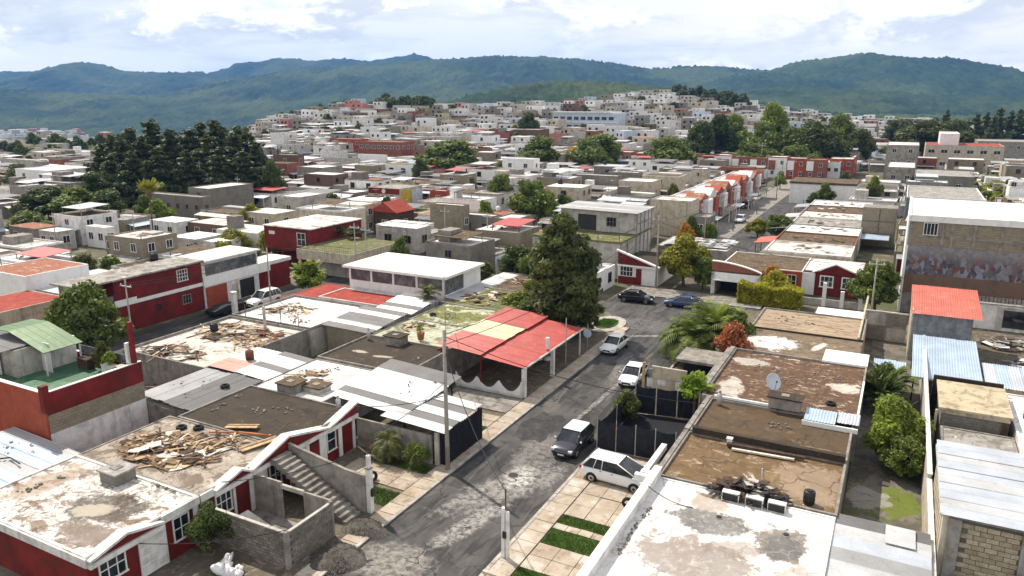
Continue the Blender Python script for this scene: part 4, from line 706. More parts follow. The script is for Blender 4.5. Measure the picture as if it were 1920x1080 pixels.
pot = thing('flower_pot', 'clay pot with a small plant on the pale green roof', 'pot', (-39.2, 56.2, 2.95)); MB().lathe([(0, 0), (.28, 0), (.4, .7), (.36, .7), (.3, .6), (0, .6)], 12).build('pot', M['pot'], pot, True, (0, 0, 0))
L1 = house('row_house', 'row house with pale green painted roof beside the red canopy', 'house', -44.5, -35.2, 55.1, 62.0, 2.75, 'conc', roofmat('pale_green_roof', (0.47, 0.49, 0.37), [((0.12, 0.13, 0.05), 0.55, 0.5, 0.6, .9, None), (BROWN, 1.2, 0.55, 0.68, .8, None), ((0.66, 0.66, 0.58), 1, .55, .66, .7, None)]), par=0.12, parm='conc')
L2 = house('row_house', 'row house with a mossy green and white patched roof', 'house', -44.5, -35.6, 62.1, 69.0, 2.7, 'conc', roofmat('moss_and_white_roof', (0.2, 0.2, 0.07), [((0.55, 0.56, 0.46), 0.42, 0.5, 0.57, .95, None), ((0.09, 0.11, 0.03), 1.2, 0.5, 0.66, .8, None), (BROWN, 1.8, .56, .68, .7, None)]), par=0.12, parm='conc')
L3 = house('row_house', 'row house with a brown littered roof left of the big conifer', 'house', -45.6, -34.6, 69.1, 77.5, 2.7, 'conc', 'rgreen', par=0.12, parm='conc'); L4 = house('row_house', 'low brown roofed house half hidden behind the big conifer', 'house', -45.6, -36, 77.6, 86, 2.7, 'conc', 'rbrown', par=0.12, parm='conc')
pile('lumber_pile', 'scattered boards on the brown roof left of the conifer', 'lumber', -41, 73, 2.75, 3.6, 3.2, 46, lmax=1.8, hmax=.2, boards=.5)
GL = thing('awning', 'small grey corrugated awning on the row behind the brown roof', 'awning', (-47.6, 58.3, 0)); sheets(GL, (-50.6, 55.2, 3.1), (-50.6, 61.8, 3.5), (-44.6, 55.4, 3.0), 6, ['zincdark', 'zinc', 'zincdark']); part(GL, 'wall', 'tanblock', (-50.2, -44.8, 55.5, 55.7, 0, 2.95)); posts(GL, [(-50, 61.5), (-45, 61.5)], .06, 3.1)
GL2 = thing('awning', 'pale corrugated awning in front of the white sunroom', 'awning', (-48, 66, 0)); sheets(GL2, (-50.0, 63.0, 2.95), (-50.0, 68.6, 3.5), (-45, 63.4, 2.95), 5, ['zinc', 'zincdark', 'zincpale']); posts(GL2, [(-49.6, 63.6), (-45.4, 63.6), (-49.6, 68.2), (-45.4, 68.2)], .05, 3.0)
# white roofed half ruin with scrap in the second row
O1 = house('row_house', 'half ruined house with whitewashed roof strewn with scrap timber', 'house', -62, -51.2, 41.2, 53.8, 2.6, 'conc', roofmat('whitewash_and_rust_roof', (0.62, 0.58, 0.53), [((0.3, 0.2, 0.13), 0.6, 0.52, 0.64, .9, None), (BROWN, 1.5, .55, .68, .8, None)]), par=0.3, parm='conc')
O2 = house('row_house', 'half ruined house with white roof and broken parapet posts', 'house', -62, -51.0, 54.0, 63.4, 2.7, 'lgrey', 'rclean', par=0.3, parm='conc')
pile('lumber_pile', 'heap of poles and split boards on the ruined white roof', 'lumber', -57.5, 50.0, 2.65, 4.0, 2.6, 80, lmax=3.4, hmax=.5, mats=('wood', 'palewood', 'wood', 'board', 'darkwood')); pile('lumber_pile', 'tangle of logs and rubble at the near end of the ruined roof', 'lumber', -57.6, 43.0, 2.65, 3.4, 2.0, 70, lmax=2.2, hmax=.7, mats=('wood', 'board', 'darkwood'))
pile('lumber_pile', 'row of rusty rods and boards before the broken parapet', 'lumber', -53.6, 49.6, 2.7, 2.0, 3.2, 36, lmax=2.4, hmax=.4, mats=('rust', 'wood', 'palewood'))
part(O2, 'rebar_post', 'rust', *[(x - .03, x + .03, 54.05, 54.11, 3.0, 4.3) for x in (-60, -57.4, -55, -52.6)]); part(O1, 'vent_post', 'lgrey', (-55.3, -55.1, 52.0, 52.2, 2.6, 5.2))
barrel('dark_barrel', 'black barrel lying among the scrap on the ruined white roof', 'barrel', -58.4, 48.6, 3.1, .38, .8); barrel('rusty_drum', 'rusty drum beside the pink roof sheet', 'barrel', -49.2, 44.4, 3.0, .36, .8, 'rust')
# steel shed with striped roof, black cloth side and the red canopy
D_ = thing('metal_shed', 'open metal shed with white striped roof next to the pole', 'shed', (-31.5, 43.5, 0)); FOOT.append((-37, -26, 40, 48.5))
sheets(D_, (-37.0, 41.0, 3.15), (-37.0, 48.6, 3.75), (-30.0, 40.9, 2.75), 8, ['zincwhite', 'zincdark', 'zincpale', 'zincpale', 'zincpale', 'zincwhite', 'zincdark', 'zincdark'], .3)
sheets(D_, (-31.8, 40.2, 2.85), (-31.8, 45.6, 3.0), (-26.3, 40.2, 2.6), 5, ['zincwhite', 'zincdark', 'zincwhite', 'zincdark', 'zincwhite'], .15)
part(D_, 'side_wall', 'grey', (-34, -27.4, 40.15, 40.3, 0, 2.25)); posts(D_, [(-36.6, 41.4), (-30.4, 41.2), (-30.6, 48), (-26.6, 45.4), (-36.6, 48.2)], .05, 2.7, 'iron'); posts(D_, [(-27.0, 40.35)], .16, 2.5, 'lgrey')
MB(tuple(D_.location)).path([(-31.5, 40.3, 2.72), (-30.2, 48.5, 3.2)], .07).path([(-36.6, 41.2, 3.05), (-30.2, 41.0, 2.65)], .06).build('beam', M['iron'], D_)
b = MB(tuple(D_.location)); nx = 60; ys = np.linspace(40.5, 45.5, nx); vs = []
for q, yv in enumerate(ys): w_ = -26.32 + .07 * math.sin(q * 1.7); vs += [(w_, yv, 0.1), (w_, yv, 2.6)]
b.add(vs, [(2 * q, 2 * q + 2, 2 * q + 3, 2 * q + 1) for q in range(nx - 1)]); xs = np.linspace(-26.32, -27.3, 14); vs = []
for q, xv in enumerate(xs): w_ = 40.42 + .05 * math.sin(q * 1.7); vs += [(xv, w_, 0.1), (xv, w_, 2.55)]
b.add(vs, [(2 * q, 2 * q + 2, 2 * q + 3, 2 * q + 1) for q in range(13)]); b.build('shade_cloth', M['black'], D_, True)
K = thing('carport', 'red corrugated carport canopy with a cream panel on white posts', 'carport', (-31.5, 60.5, 0)); FOOT.append((-36, -27, 54, 67.5))
sheets(K, (-31.4, 54.0, 3.2), (-31.4, 67.2, 3.2), (-27.1, 54.0, 2.8), 13, ['redsheet'], .08); sheets(K, (-35.9, 53.8, 3.75), (-35.9, 58.4, 3.75), (-31.2, 53.8, 3.4), 5, ['redsheet'], .1); sheets(K, (-35.9, 58.4, 3.76), (-35.9, 62.6, 3.76), (-31.2, 58.4, 3.41), 4, ['creamsheet'], .1); sheets(K, (-35.9, 62.6, 3.78), (-35.9, 67.6, 3.78), (-31.0, 62.6, 3.42), 5, ['redsheet'], .1)
part(K, 'edge_beam', 'white', (-27.25, -27.05, 54.1, 67.2, 2.62, 2.76)); part(K, 'edge_beam', 'red', (-31.5, -31.3, 54.0, 67.3, 2.95, 3.12)); posts(K, [(-27.2, 54.3), (-27.2, 60.2)], .17, 2.62, 'white'); posts(K, [(-27.2, 66.8)], .06, 2.62, 'white'); posts(K, [(-35.6, 54.2), (-31.4, 54.1)], .05, 3.2, 'red'); posts(K, [(-35.6, 67), (-31.4, 67)], .05, 3.2, 'red')
part(K, 'back_wall', 'red', (-36.2, -36.0, 54.3, 67.4, 0, 3.0)); part(K, 'pillar_stub', 'white', (-27.5, -27.2, 59.2, 59.5, 3.0, 4.0))
sc = thing('scalloped_wall', 'low white garden wall with scalloped top under the red carport', 'wall', (-30.6, 54.05, 0)); pts = [(-34.0, 54.0, 0), (-27.4, 54.0, 0)]
for q in range(41):
    t = q / 40; x = -27.4 - 6.6 * t; s_ = abs(math.sin(t * 3 * math.pi)); pts.append((x, 54.0, 1.35 - 0.95 * s_ ** .8))
MB(tuple(sc.location)).prism(pts, (0, .14, 0)).build('panel', M['cleanwhite'], sc); part(sc, 'base', 'white', (-34, -27.4, 53.96, 54.0, 0, .28)); part(sc, 'pillar', 'white', (-27.4, -27.2, 53.95, 54.0, 0, 1.5))
o = thing('blue_sign', 'small round blue sign on a post under the carport edge', 'sign', (-27.4, 69.4, 0)); MB(tuple(o.location)).tube((-27.4, 69.4, 0), (-27.4, 69.4, 2.6), .05).build('post', M['steel'], o); MB(tuple(o.location)).tube((-27.4, 69.34, 1.6), (-27.4, 69.28, 1.6), .45, .45, 16).build('disc', M['paleblue'], o)
o = thing('white_bag_heap', 'white bundle lying in the shade of the carport', 'bundle', (-30.2, 63.4, .05)); link('bag', sackmesh(.6, 11), o); link('bag', sackmesh(.45, 12), o, (.8, .2, 0))
# ------------------------------------------------------------------ sunroom, red roofs and the long red house
Ms = thing('sunroom_house', 'white house topped by a flat roofed sunroom with curtained windows', 'house', (-53, 77.5, 0)); FOOT.append((-61, -41, 66, 80.5))
part(Ms, 'wall', 'white', (-60, -46, 71, 79.4, 0, 2.6)); part(Ms, 'wall', 'cleanwhite', (-60, -46, 71.0, 71.15, 2.6, 3.5), (-46.15, -46, 71.15, 79.4, 2.6, 3.0), (-60, -46, 79.25, 79.4, 2.6, 5.1), (-60, -59.85, 71.15, 79.25, 2.6, 5.1)); part(Ms, 'side_panel', 'cleanwhite', (-46.14, -46.01, 75.4, 79.24, 3.0, 4.95))
part(Ms, 'roof', 'rclean', (-60.7, -45.6, 70.6, 79.8, 5.12, 5.28)); part(Ms, 'roof_edge', 'cleanwhite', (-60.72, -45.58, 70.55, 70.6, 5.0, 5.3), (-45.6, -45.56, 70.6, 79.8, 5.0, 5.3)); part(Ms, 'floor', 'greentile', (-59.8, -46.2, 71.2, 79.2, 2.61, 2.66))
for x in (-59.9, -56.6, -53.3, -49.9, -46.15): part(Ms, 'post', 'cleanwhite', (x - .14, x + .14, 71.0, 71.14, 3.5, 5.0))
for a, b_ in ((-59.76, -56.74), (-56.46, -53.44), (-53.16, -50.04), (-49.76, -46.29)): part(Ms, 'window', 'paleglass', (a, b_, 71.05, 71.08, 3.5, 5.0))
for a, b_ in ((71.2, 73.2), (73.3, 75.3)): part(Ms, 'window', 'paleglass', (-46.1, -46.06, a, b_, 3.0, 4.95))
part(Ms, 'curtain', 'white', (-58.8, -58.2, 71.3, 71.4, 2.7, 5.0), (-52.6, -52.2, 71.3, 71.4, 2.7, 5.0))
N_ = house('red_roof_annex', 'flat faded red roof in front of the white sunroom', 'house', -60.4, -46.5, 65.6, 70.4, 2.3, 'white', 'rred', par=.15, parm='white'); house('red_roof_annex', 'small faded red roof by the round tiled planter', 'house', -64.4, -60.6, 63.6, 71.8, 2.2, 'cream', 'rred', par=.1, parm='terra')
ws = thing('white_sheet_roof', 'white sheet roof sloping off the right side of the sunroom', 'awning', (-43, 78, 0)); sheets(ws, (-46, 70.8, 2.9), (-46, 85.5, 2.9), (-41.8, 70.8, 2.6), 10, ['zincwhite'], .1); posts(ws, [(-42, 71), (-42, 78), (-42, 85)], .06, 2.6); part(ws, 'gutter', 'iron', (-41.8, -41.65, 70.8, 85.6, 2.45, 2.6))
P_ = thing('long_red_house', 'long two storey red house with grey roof and white band', 'house', (-77, 54, 0)); FOOT.append((-80, -74, 44, 61.5))
part(P_, 'wall', 'red', (-79, -75, 46, 61.4, 0, 3.0)); part(P_, 'wall', 'red', (-79, -75.02, 49.8, 61.4, 3.42, 6.0)); part(P_, 'band', 'cleanwhite', (-79, -74.96, 45.96, 61.4, 3.0, 3.42)); part(P_, 'band', 'cleanwhite', (-75.03, -74.97, 49.7, 52.4, 3.42, 3.75)); part(P_, 'roof', 'rgrey', (-79.4, -74.6, 45.6, 61.6, 6.02, 6.2)); part(P_, 'back_wall', 'conc', (-79, -77.6, 46.2, 49.7, 3.42, 6.0))
part(P_, 'balcony_glass', 'paleglass', (-75.1, -75.05, 46.3, 49.7, 3.44, 4.4), (-78.9, -75.1, 46.1, 46.14, 3.44, 4.4)); posts(P_, [(-75.1, 46.2), (-75.1, 48), (-77.2, 46.2), (-78.8, 46.2)], .06, 6.0, 'white', 3.42); win(P_, '+x', -75.02, 58.6, 4.9, 1.5, 1.3, (3, 2)); win(P_, '+x', -75.0, 58.9, 1.9, 1.2, 1.0, (2, 1), 'conc'); win(P_, '+x', -75.0, 55.0, 1.9, .9, .6, (1, 0), 'red')
P2 = thing('white_house', 'white house with orange garage door joined to the long red house', 'house', (-77.5, 66, 0)); FOOT.append((-81, -74, 61.5, 77))
part(P2, 'wall', 'white', (-80, -75.05, 61.5, 70.5, 0, 5.8)); part(P2, 'roof', 'rclean', (-80.4, -74.7, 61.65, 70.8, 5.82, 6.0)); part(P2, 'glazing', 'paleglass', (-75.04, -74.98, 62, 70.2, 4.1, 5.5)); part(P2, 'garage_door', 'orange', (-75.04, -74.94, 61.8, 65.0, .1, 2.6)); part(P2, 'wall_band', 'cleanwhite', (-75.045, -74.9, 61.5, 72.5, 2.75, 4.05)); door(P2, '+x', -75.04, 66.4, .9, 2.2, 'cream'); part(P2, 'carport_shade_panel', 'iron', (-75.04, -75.0, 67.2, 69.6, .1, 2.5)); part(P2, 'wall', 'red', (-78, -75.3, 70.6, 76.5, 0, 3.4)); part(P2, 'terrace', 'white', (-79, -75.2, 70.55, 76.8, 3.42, 3.9))  # flat dark panel stands in for the shaded inside of the carport
o = thing('gate_pillar', 'white pillar at the kerb opposite the orange garage', 'post', (-68.9, 60.6, 0)); part(o, 'shaft', 'white', (-69.15, -68.65, 60.35, 60.85, 0, 3.0)); part(o, 'cap', 'cleanwhite', (-69.2, -68.6, 60.3, 60.9, 3.0, 3.15))
o = thing('stone_planter', 'round red tiled planter with rubble beside the white car', 'planter', (-66.2, 68.2, 0)); MB().lathe([(0, 0), (1.5, 0), (1.7, .9), (1.5, .95), (1.3, .7), (0, .75)], 18).build('bowl', M['rred'], o, True, (0, 0, 0)); pile('lumber_pile', 'broken boards dumped in the round planter', 'lumber', -66.2, 68.2, .75, 1.2, 1.2, 14, lmax=1.0)
Q_ = thing('red_house', 'two storey dark red house with one white framed window', 'house', (-84, 90, 0)); FOOT.append((-96, -74, 82, 99))
x1, y0 = at(582, 434, 6.0); yb = y0 + 12; xa = x1 - 9.5
part(Q_, 'wall', 'red', (xa, x1, y0, yb, 2.7, 6.2)); part(Q_, 'wall', 'red', (xa, x1 - 3, y0 + 2.5, yb, 0, 2.7)); part(Q_, 'roof', 'rwhite', (xa - .2, x1 + .2, y0 - .2, yb + .2, 6.21, 6.35)); win(Q_, '-y', y0, x1 - 1.9, 4.6, 1.7, 1.9, (1, 1)); part(Q_, 'sign', 'white', (xa + 1, xa + 2.2, y0 - .05, y0 - .004, 5, 5.5)); posts(Q_, [(xa + .3, y0 + .3), (xa + 3.4, y0 + .3), (x1 - .3, y0 + .3)], .18, 2.7, 'red')
T2 = thing('terrace_building', 'pale building with a railed planted terrace beside the dark red house', 'house', (x1 + 5, y0 + 2, 0)); part(T2, 'wall', 'cream', (x1 + .3, x1 + 10.5, y0 - 3.5, y0 + 8, 2.5, 4.0)); part(T2, 'lower_wall', 'lgrey', (x1 + 2, x1 + 10.2, y0 - 1.5, y0 + 7.8, 0, 2.5)); posts(T2, [(x1 + .6, y0 - 3.2), (x1 + 4, y0 - 3.2), (x1 + 10, y0 - 3.2)], .15, 2.5, 'white'); part(T2, 'roof', 'rgreen', (x1 + .5, x1 + 10.3, y0 - 3.3, y0 + 7.8, 4.01, 4.06)); FOOT.append((x1, x1 + 11, y0 - 4, y0 + 9))
b = MB(tuple(T2.location))
for q in range(26): b.tube((x1 + .5 + q * .39, y0 - 3.4, 4.0), (x1 + .5 + q * .39, y0 - 3.4, 4.9), .018, None, 4)
b.path([(x1 + .4, y0 - 3.4, 4.9), (x1 + 10.4, y0 - 3.4, 4.9)], .03).build('railing', M['iron'], T2)
# ------------------------------------------------------------------ right row: roofs seen from behind (fronts at x = -11.2)
RX = -11.2
GREYP, PALE = (0.21, 0.2, 0.185), (0.62, 0.58, 0.52)
R1 = house('row_house', 'house with a peeling white roof and grey puddle stains, bottom right', 'house', RX, -1.25, 27.0, 40.5, 2.9, 'white',
    roofmat('peeling_white_roof', (0.74, 0.73, 0.71), [((0.4, 0.32, 0.24), 0.8, 0.58, 0.68, 0.6, None), ((0.14, 0.1, 0.07), 3.2, 0.62, 0.72, 0.7, None)],
            [(-7.2, 33.0, 3.2, 2.0, 0.1, (0.16, 0.11, 0.075), 0.75), (-5.6, 34.9, 1.6, 0.9, 0.4, (0.2, 0.14, 0.1), 0.6), (-7.7, 38.9, 0.9, 1.5, 0.1, (0.34, 0.26, 0.19), 0.8), (-7.6, 39.7, 0.8, 0.35, 0, (0.1, 0.06, 0.04), 0.8), (-7.3, 36.9, 2.0, 1.15, 0.1, (0.15, 0.145, 0.135), 1.0), (-3.5, 36.6, 1.35, 1.6, 0.0, (0.21, 0.185, 0.16), 1.0), (-3.4, 36.1, 1.0, 1.1, 0, (0.13, 0.127, 0.122), 0.95), (-2.4, 33.0, 1.0, 2.0, 0, (0.3, 0.23, 0.17), 0.6)]), par=0.1, parm='white')
part(R1, 'front_parapet', 'white', (RX - .22, RX + .16, 27.0, 40.55, 2.9, 3.55)); part(R1, 'coping', 'cleanwhite', (RX - .26, RX + .2, 27.0, 40.6, 3.55, 3.62))
part(R1, 'porch_beam', 'cleanwhite', (-12.6, RX - .23, 40.2, 40.55, 2.5, 2.95)); part(R1, 'side_wall', 'white', (-12.5, -12.3, 30.0, 40.2, 0.1, .9))
R2 = house('row_house', 'house with an ochre brown stained roof behind the white roof', 'house', RX, -1.2, 40.6, 47.6, 2.85, 'conc',
    roofmat('ochre_roof', (0.17, 0.11, 0.056), [((0.42, 0.33, 0.24), 0.9, 0.53, 0.64, .85, None), ((0.6, 0.54, 0.47), 1.3, 0.6, 0.68, .8, None), ((0.1, 0.07, 0.04), 1.0, .5, .66, .8, None)], [(-3.0, 44.0, 2.2, 2.4, 0, (0.4, 0.31, 0.23), 0.6)]), par=.22, parm='conc')
part(R2, 'front_coping', 'conc', (RX - .3, RX - .003, 40.6, 47.6, 2.86, 3.14)); part(R2, 'gable_trim', 'cleanwhite', (-12.35, RX - .31, 40.6, 41.0, 2.6, 3.0)); part(R2, 'gable_trim', 'white', (-12.3, -11.95, 41.0, 45.0, 2.62, 3.0))
part(R2, 'party_parapet', 'rdark', (RX + .3, -1.3, 47.35, 47.75, 3.08, 3.5))
R3 = house('row_house', 'house with a plain dark brown roof below the satellite dish', 'house', RX, -1.2, 47.8, 54.3, 2.85, 'conc', roofmat('plain_umber_roof', (0.105, 0.07, 0.04), [((0.075, 0.055, 0.035), .5, .45, .62, .7, None), ((0.26, 0.19, 0.12), 1.2, .56, .7, .6, None)], [(-3, 48.8, 1.6, .5, 0, (0.3, 0.23, 0.16), .7)]), par=.22, parm='conc')
part(R3, 'front_coping', 'conc', (RX - .34, RX - .003, 47.7, 54.3, 2.86, 3.16))
R4 = house('row_house', 'house with a broad reddish brown roof flecked white, right of the palms', 'house', -12.0, -1.0, 54.5, 67.2, 2.85, 'conc',
    roofmat('flecked_brown_roof', (0.125, 0.072, 0.043), [((0.09, 0.055, 0.035), 1.0, .45, .62, .8, (1, 2.5, 1)), ((0.6, 0.53, 0.46), 0.8, .575, .64, .9, (1, 1.8, 1)), ((0.33, 0.22, 0.14), 2.2, .52, .66, .7, None)], [(-10.4, 57.5, .9, 2.0, .2, PALE, .8), (-10.3, 64.5, 1.6, 1.0, 0, PALE, .7), (-2.3, 61.5, 1.2, 1.0, 0, PALE, .8)]), par=.25, parm='conc')
part(R4, 'edge_pipe', 'cleanwhite', (-11.0, -6.9, 54.3, 54.48, 3.12, 3.3)); part(R4, 'side_coping', 'cleanwhite', (-1.12, -.98, 54.5, 63, 3.1, 3.2)); part(R4, 'front_coping', 'conc', (-12.4, -12.003, 56.5, 67.2, 2.86, 3.2))
R5 = house('row_house', 'low brown roofed house with a pool of white paint on its roof', 'house', -12.0, -1.6, 67.4, 75.6, 2.7, 'conc', roofmat('brown_roof_white_pool', (0.2, 0.15, 0.1), [((0.1, 0.075, 0.05), .8, .48, .64, .8, (1, 2.5, 1)), ((0.45, 0.38, 0.3), 1.2, .56, .68, .7, None)], [(-9.6, 71.2, 2.5, 2.1, 0, (0.68, 0.68, 0.68), .95), (-5.3, 72, .35, 1.6, -.3, (0.7, 0.68, 0.65), .9)]), par=.22, parm='rdark')
part(R5, 'white_slab', 'cleanwhite', (-4.6, -1.0, 67.0, 70.6, 3.0, 3.1))
R6h = house('row_house', 'low house with a tan striped roof in front of the garden fence', 'house', -12.2, -1.8, 75.8, 84.0, 2.6, 'cream', roofmat('tan_striped_roof', (0.38, 0.29, 0.2), [((0.14, 0.1, 0.065), .7, .5, .62, .9, (.6, 3, 1)), ((0.55, 0.49, 0.4), 1.0, .56, .66, .7, (.6, 3, 1))]), par=.2, parm='conc')
part(R6h, 'white_terrace', 'cleanwhite', (-7.0, -2.0, 84.1, 88.0, 2.3, 2.5)); part(R6h, 'terrace_wall', 'cream', (-7.0, -2.0, 84.05, 88.0, 0, 2.29))
# things on these roofs
jk = pile('burnt_scrap', 'charred black scrap heaped on the seam of the white roof', 'scrap', -5.9, 40.7, 3.0, 2.2, 1.0, 170, mats=('darkwood', 'iron', 'plastic', 'darkwood', 'lgrey'), lmax=1.4, hmax=1.3, boards=.4)
for lb, x in (('dark louvred crate at the left of the charred scrap', -6.7), ('dark louvred crate in the middle of the charred scrap', -5.4), ('small dark louvred crate right of the charred scrap', -4.2)):
    o = thing('louvred_crate', lb, 'crate', (x, 39.75, 2.95)); part(o, 'box', 'white', (x - .5, x + .45, 39.55, 39.95, 2.96, 3.5))
    for q in range(4): part(o, 'slat', 'plastic', (x - .46, x + .4, 39.5, 39.545, 3.02 + q * .11, 3.1 + q * .11))
barrel('dark_drum', 'dark drum standing right of the charred scrap', 'barrel', -2.75, 41.5, 2.95, .32, .75)
for lb, x, y in (('roof drain on the left grey puddle', -6.9, 37.6), ('roof drain on the right grey puddle', -3.4, 37.5)):
    o = thing('roof_drain', lb, 'drain', (x, y, 2.95)); MB().lathe([(0, 0), (.16, 0), (.14, .07), (0, .08)], 10).build('cap', M['iron'], o, False, (0, 0, 0)); MB().lathe([(.16, 0), (.22, 0), (.22, .03), (.16, .03)], 10).build('ring', M['conc'], o, False, (0, 0, 0))
for lb, x in (('long mossy beam along the party wall of the ochre roof', -6.2),):
    o = thing('timber_beam', lb, 'beam', (x, 46.7, 2.95)); MB(tuple(o.location)).prism([(-8.4, 46.5, 3.0), (-3.6, 46.75, 3.0), (-3.6, 46.75, 3.2), (-8.4, 46.5, 3.22)], (.02, .22, 0)).build('beam', M['darkwood'], o); MB(tuple(o.location)).prism([(-8.0, 46.1, 3.0), (-4.2, 46.4, 3.0), (-4.2, 46.4, 3.09), (-8.0, 46.1, 3.1)], (.02, .2, 0)).build('plank', M['board'], o)
o = thing('roof_vent', 'small white vent box on the ochre roof', 'vent', (-8.3, 46.9, 2.95)); part(o, 'box', 'cleanwhite', (-8.45, -8.15, 46.75, 47.05, 2.95, 3.4)); part(o, 'cap', 'white', (-8.5, -8.1, 46.7, 47.1, 3.4, 3.46))
o = thing('plywood_sheet', 'small tan plywood sheet standing on the ochre roof', 'plywood', (-5.0, 42.3, 2.95)); MB(tuple(o.location)).prism([(-5.4, 42.2, 2.95), (-4.5, 42.3, 2.95), (-4.5, 42.75, 3.75), (-5.4, 42.65, 3.75)], (0, .04, 0)).build('panel', M['palewood'], o); part(o, 'stake', 'white', (-5.52, -5.46, 42.18, 42.24, 2.95, 4.1))
box_tank('square rooftop cistern beneath the satellite dish', -5.9, 54.6, 3.2, 2.2, 1.2, .8, 'conc', 'rdark')
ds = thing('satellite_dish', 'round pale satellite dish on a post over the brown roof', 'satellite dish', (-7.1, 56.2, 2.9))
MB().tube((0, 0, 0), (0, 0, 1.3), .05).build('mast', M['steel'], ds, True, (0, 0, 0))
b = MB(); n = 28; rs = [0, .12, .25, .38, .48]; b.lathe([(r, r * r * .55) for r in rs] + [(.5, .13), (.48, .13)] + [(r, r * r * .55 - .02) for r in rs[::-1]], n)
dd = b.build('dish', M['zincpale'], ds, True, (0, 0, 1.5)); dd.rotation_euler = (R(62), 0, R(35)); dd.scale = (1.15, 1.35, 1)
b = MB(); b.tube((0, -.45, .1), (0, -.05, .62), .015).lathe([(0, 0), (.05, 0), (.05, .12), (0, .12)], 8, (0, -.05, .58)); link('feed_arm', b.mesh('feed_arm', M['iron']), dd)
A2 = thing('roof_sheet_cover', 'pale blue grey sheets laid beside the dish on the roof seam', 'sheet', (-3, 54, 2.9)); sheets(A2, (-4.4, 52.8, 3.3), (-2.4, 52.8, 3.3), (-4.4, 54.8, 3.45), 2, ['zincblue']); sheets(A2, (-2.3, 53.4, 3.25), (-.9, 53.4, 3.25), (-2.3, 55.2, 3.35), 2, ['zincpale']); part(A2, 'curb', 'cleanwhite', (-4.5, -.9, 52.6, 52.75, 2.92, 3.25))
# dark screen fence round the empty lot, fence posts
def screen(label, p0, p1, h, n, m='screen'):
    o = thing('screen_fence', label, 'fence', (p0[0], p0[1], 0)); d = Vector((p1[0] - p0[0], p1[1] - p0[1], 0)); L = d.length; d.normalize()
    for i in range(n + 1):
        q = Vector((p0[0], p0[1], 0)) + d * L * i / n; MB(tuple(o.location)).tube((q.x, q.y, 0), (q.x, q.y, h + .1), .03).build('post', M['lgrey'], o)
    for i in range(n):
        a = Vector((p0[0], p0[1], 0)) + d * (L * i / n + .05); e = Vector((p0[0], p0[1], 0)) + d * (L * (i + 1) / n - .05); b = MB(tuple(o.location)); k = 12; nn = Vector((-d.y, d.x, 0)); vs = []
        for t in range(k + 1):
            c = a + (e - a) * t / k + nn * (.03 * math.sin(t * 2.1 + i)); sag = .12 * math.sin(math.pi * t / k); vs += [(c.x, c.y, .05), (c.x, c.y, h - sag)]
        b.add(vs, [(2 * t, 2 * t + 2, 2 * t + 3, 2 * t + 1) for t in range(k)]).build('panel', M[m], o, True)
    return o
screen('dark screen fence just behind the white hatchback', (-18.0, 48.0), (-12.2, 48.2), 2.35, 4); screen('dark screen fence at the back of the fenced lot', (-17.6, 55.6), (-12.6, 56.4), 2.4, 3)
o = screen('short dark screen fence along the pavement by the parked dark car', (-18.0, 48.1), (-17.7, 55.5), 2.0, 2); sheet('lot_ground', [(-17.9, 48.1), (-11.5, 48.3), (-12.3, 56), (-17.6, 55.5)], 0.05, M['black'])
cw = thing('concrete_wall_box', 'low grey walled carport roof beneath the palm clump', 'wall', (-15.0, 62.5, 0)); FOOT.append((-18, -12, 58, 72))
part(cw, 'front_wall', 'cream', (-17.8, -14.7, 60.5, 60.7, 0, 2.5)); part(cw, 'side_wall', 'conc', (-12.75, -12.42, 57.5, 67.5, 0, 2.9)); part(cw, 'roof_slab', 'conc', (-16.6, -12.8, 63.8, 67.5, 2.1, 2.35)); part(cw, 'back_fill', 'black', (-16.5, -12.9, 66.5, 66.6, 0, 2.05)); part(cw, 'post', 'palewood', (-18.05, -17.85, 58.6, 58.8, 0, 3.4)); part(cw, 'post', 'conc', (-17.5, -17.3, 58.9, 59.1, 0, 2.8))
cl = thing('washing_line', 'white washing hanging behind the dark screen fence', 'laundry', (-15.4, 57.4, 0)); MB(tuple(cl.location)).path([(-17.6, 57, 2.7), (-15.4, 57.3, 2.6), (-12.7, 57.8, 2.75)], .012, 4).build('line', M['wire'], cl)
for x, w, h in ((-17.0, .5, .8), (-16.0, .7, .5), (-14.6, .4, .8), (-13.6, .9, 1.0)):
    b = MB(tuple(cl.location)); vs = []
    for t in range(9): c = x + w * (t / 8 - .5); dy = .05 * math.sin(t * 1.9); vs += [(c, 57.35 + dy, 2.62), (c, 57.35 + dy * 2, 2.62 - h)]
    b.add(vs, [(2 * t, 2 * t + 2, 2 * t + 3, 2 * t + 1) for t in range(8)]).build('cloth', M['sack'], cl, True)
# balustrade at the bottom of the yard
bl = thing('balustrade', 'white balustrade crossing the yard at the bottom of the photo', 'fence', (-14.9, 29.8, 0)); part(bl, 'rail', 'cream', (-17.3, -12.5, 29.7, 29.9, 1.0, 1.15)); part(bl, 'base', 'cream', (-17.3, -12.5, 29.7, 29.9, 0, .2))
for q in range(17): MB().lathe([(.05, 0), (.07, .1), (.035, .3), (.07, .55), (.04, .75), (.06, .8)], 8).build('baluster', M['cream'], bl, True, (-17.15 + q * .28 + 14.9, 0, .2))
wp = thing('utility_post', 'peeling white wooden utility post at the near kerb', 'post', (-17.55, 32.7, 0)); part(wp, 'shaft', 'white', (-17.72, -17.52, 32.6, 32.8, 0, 3.2)); part(wp, 'shaft', 'white', (-17.44, -17.28, 32.6, 32.76, 0, 3.0)); part(wp, 'meter', 'iron', (-17.6, -17.4, 32.5, 32.59, 1.4, 1.8)); MB(tuple(wp.location)).path([(-17.5, 32.7, 3.1), (-17.5, 32.72, 3.9), (-17.55, 32.8, 4.3)], .05).build('conduit', M['rust'], wp)
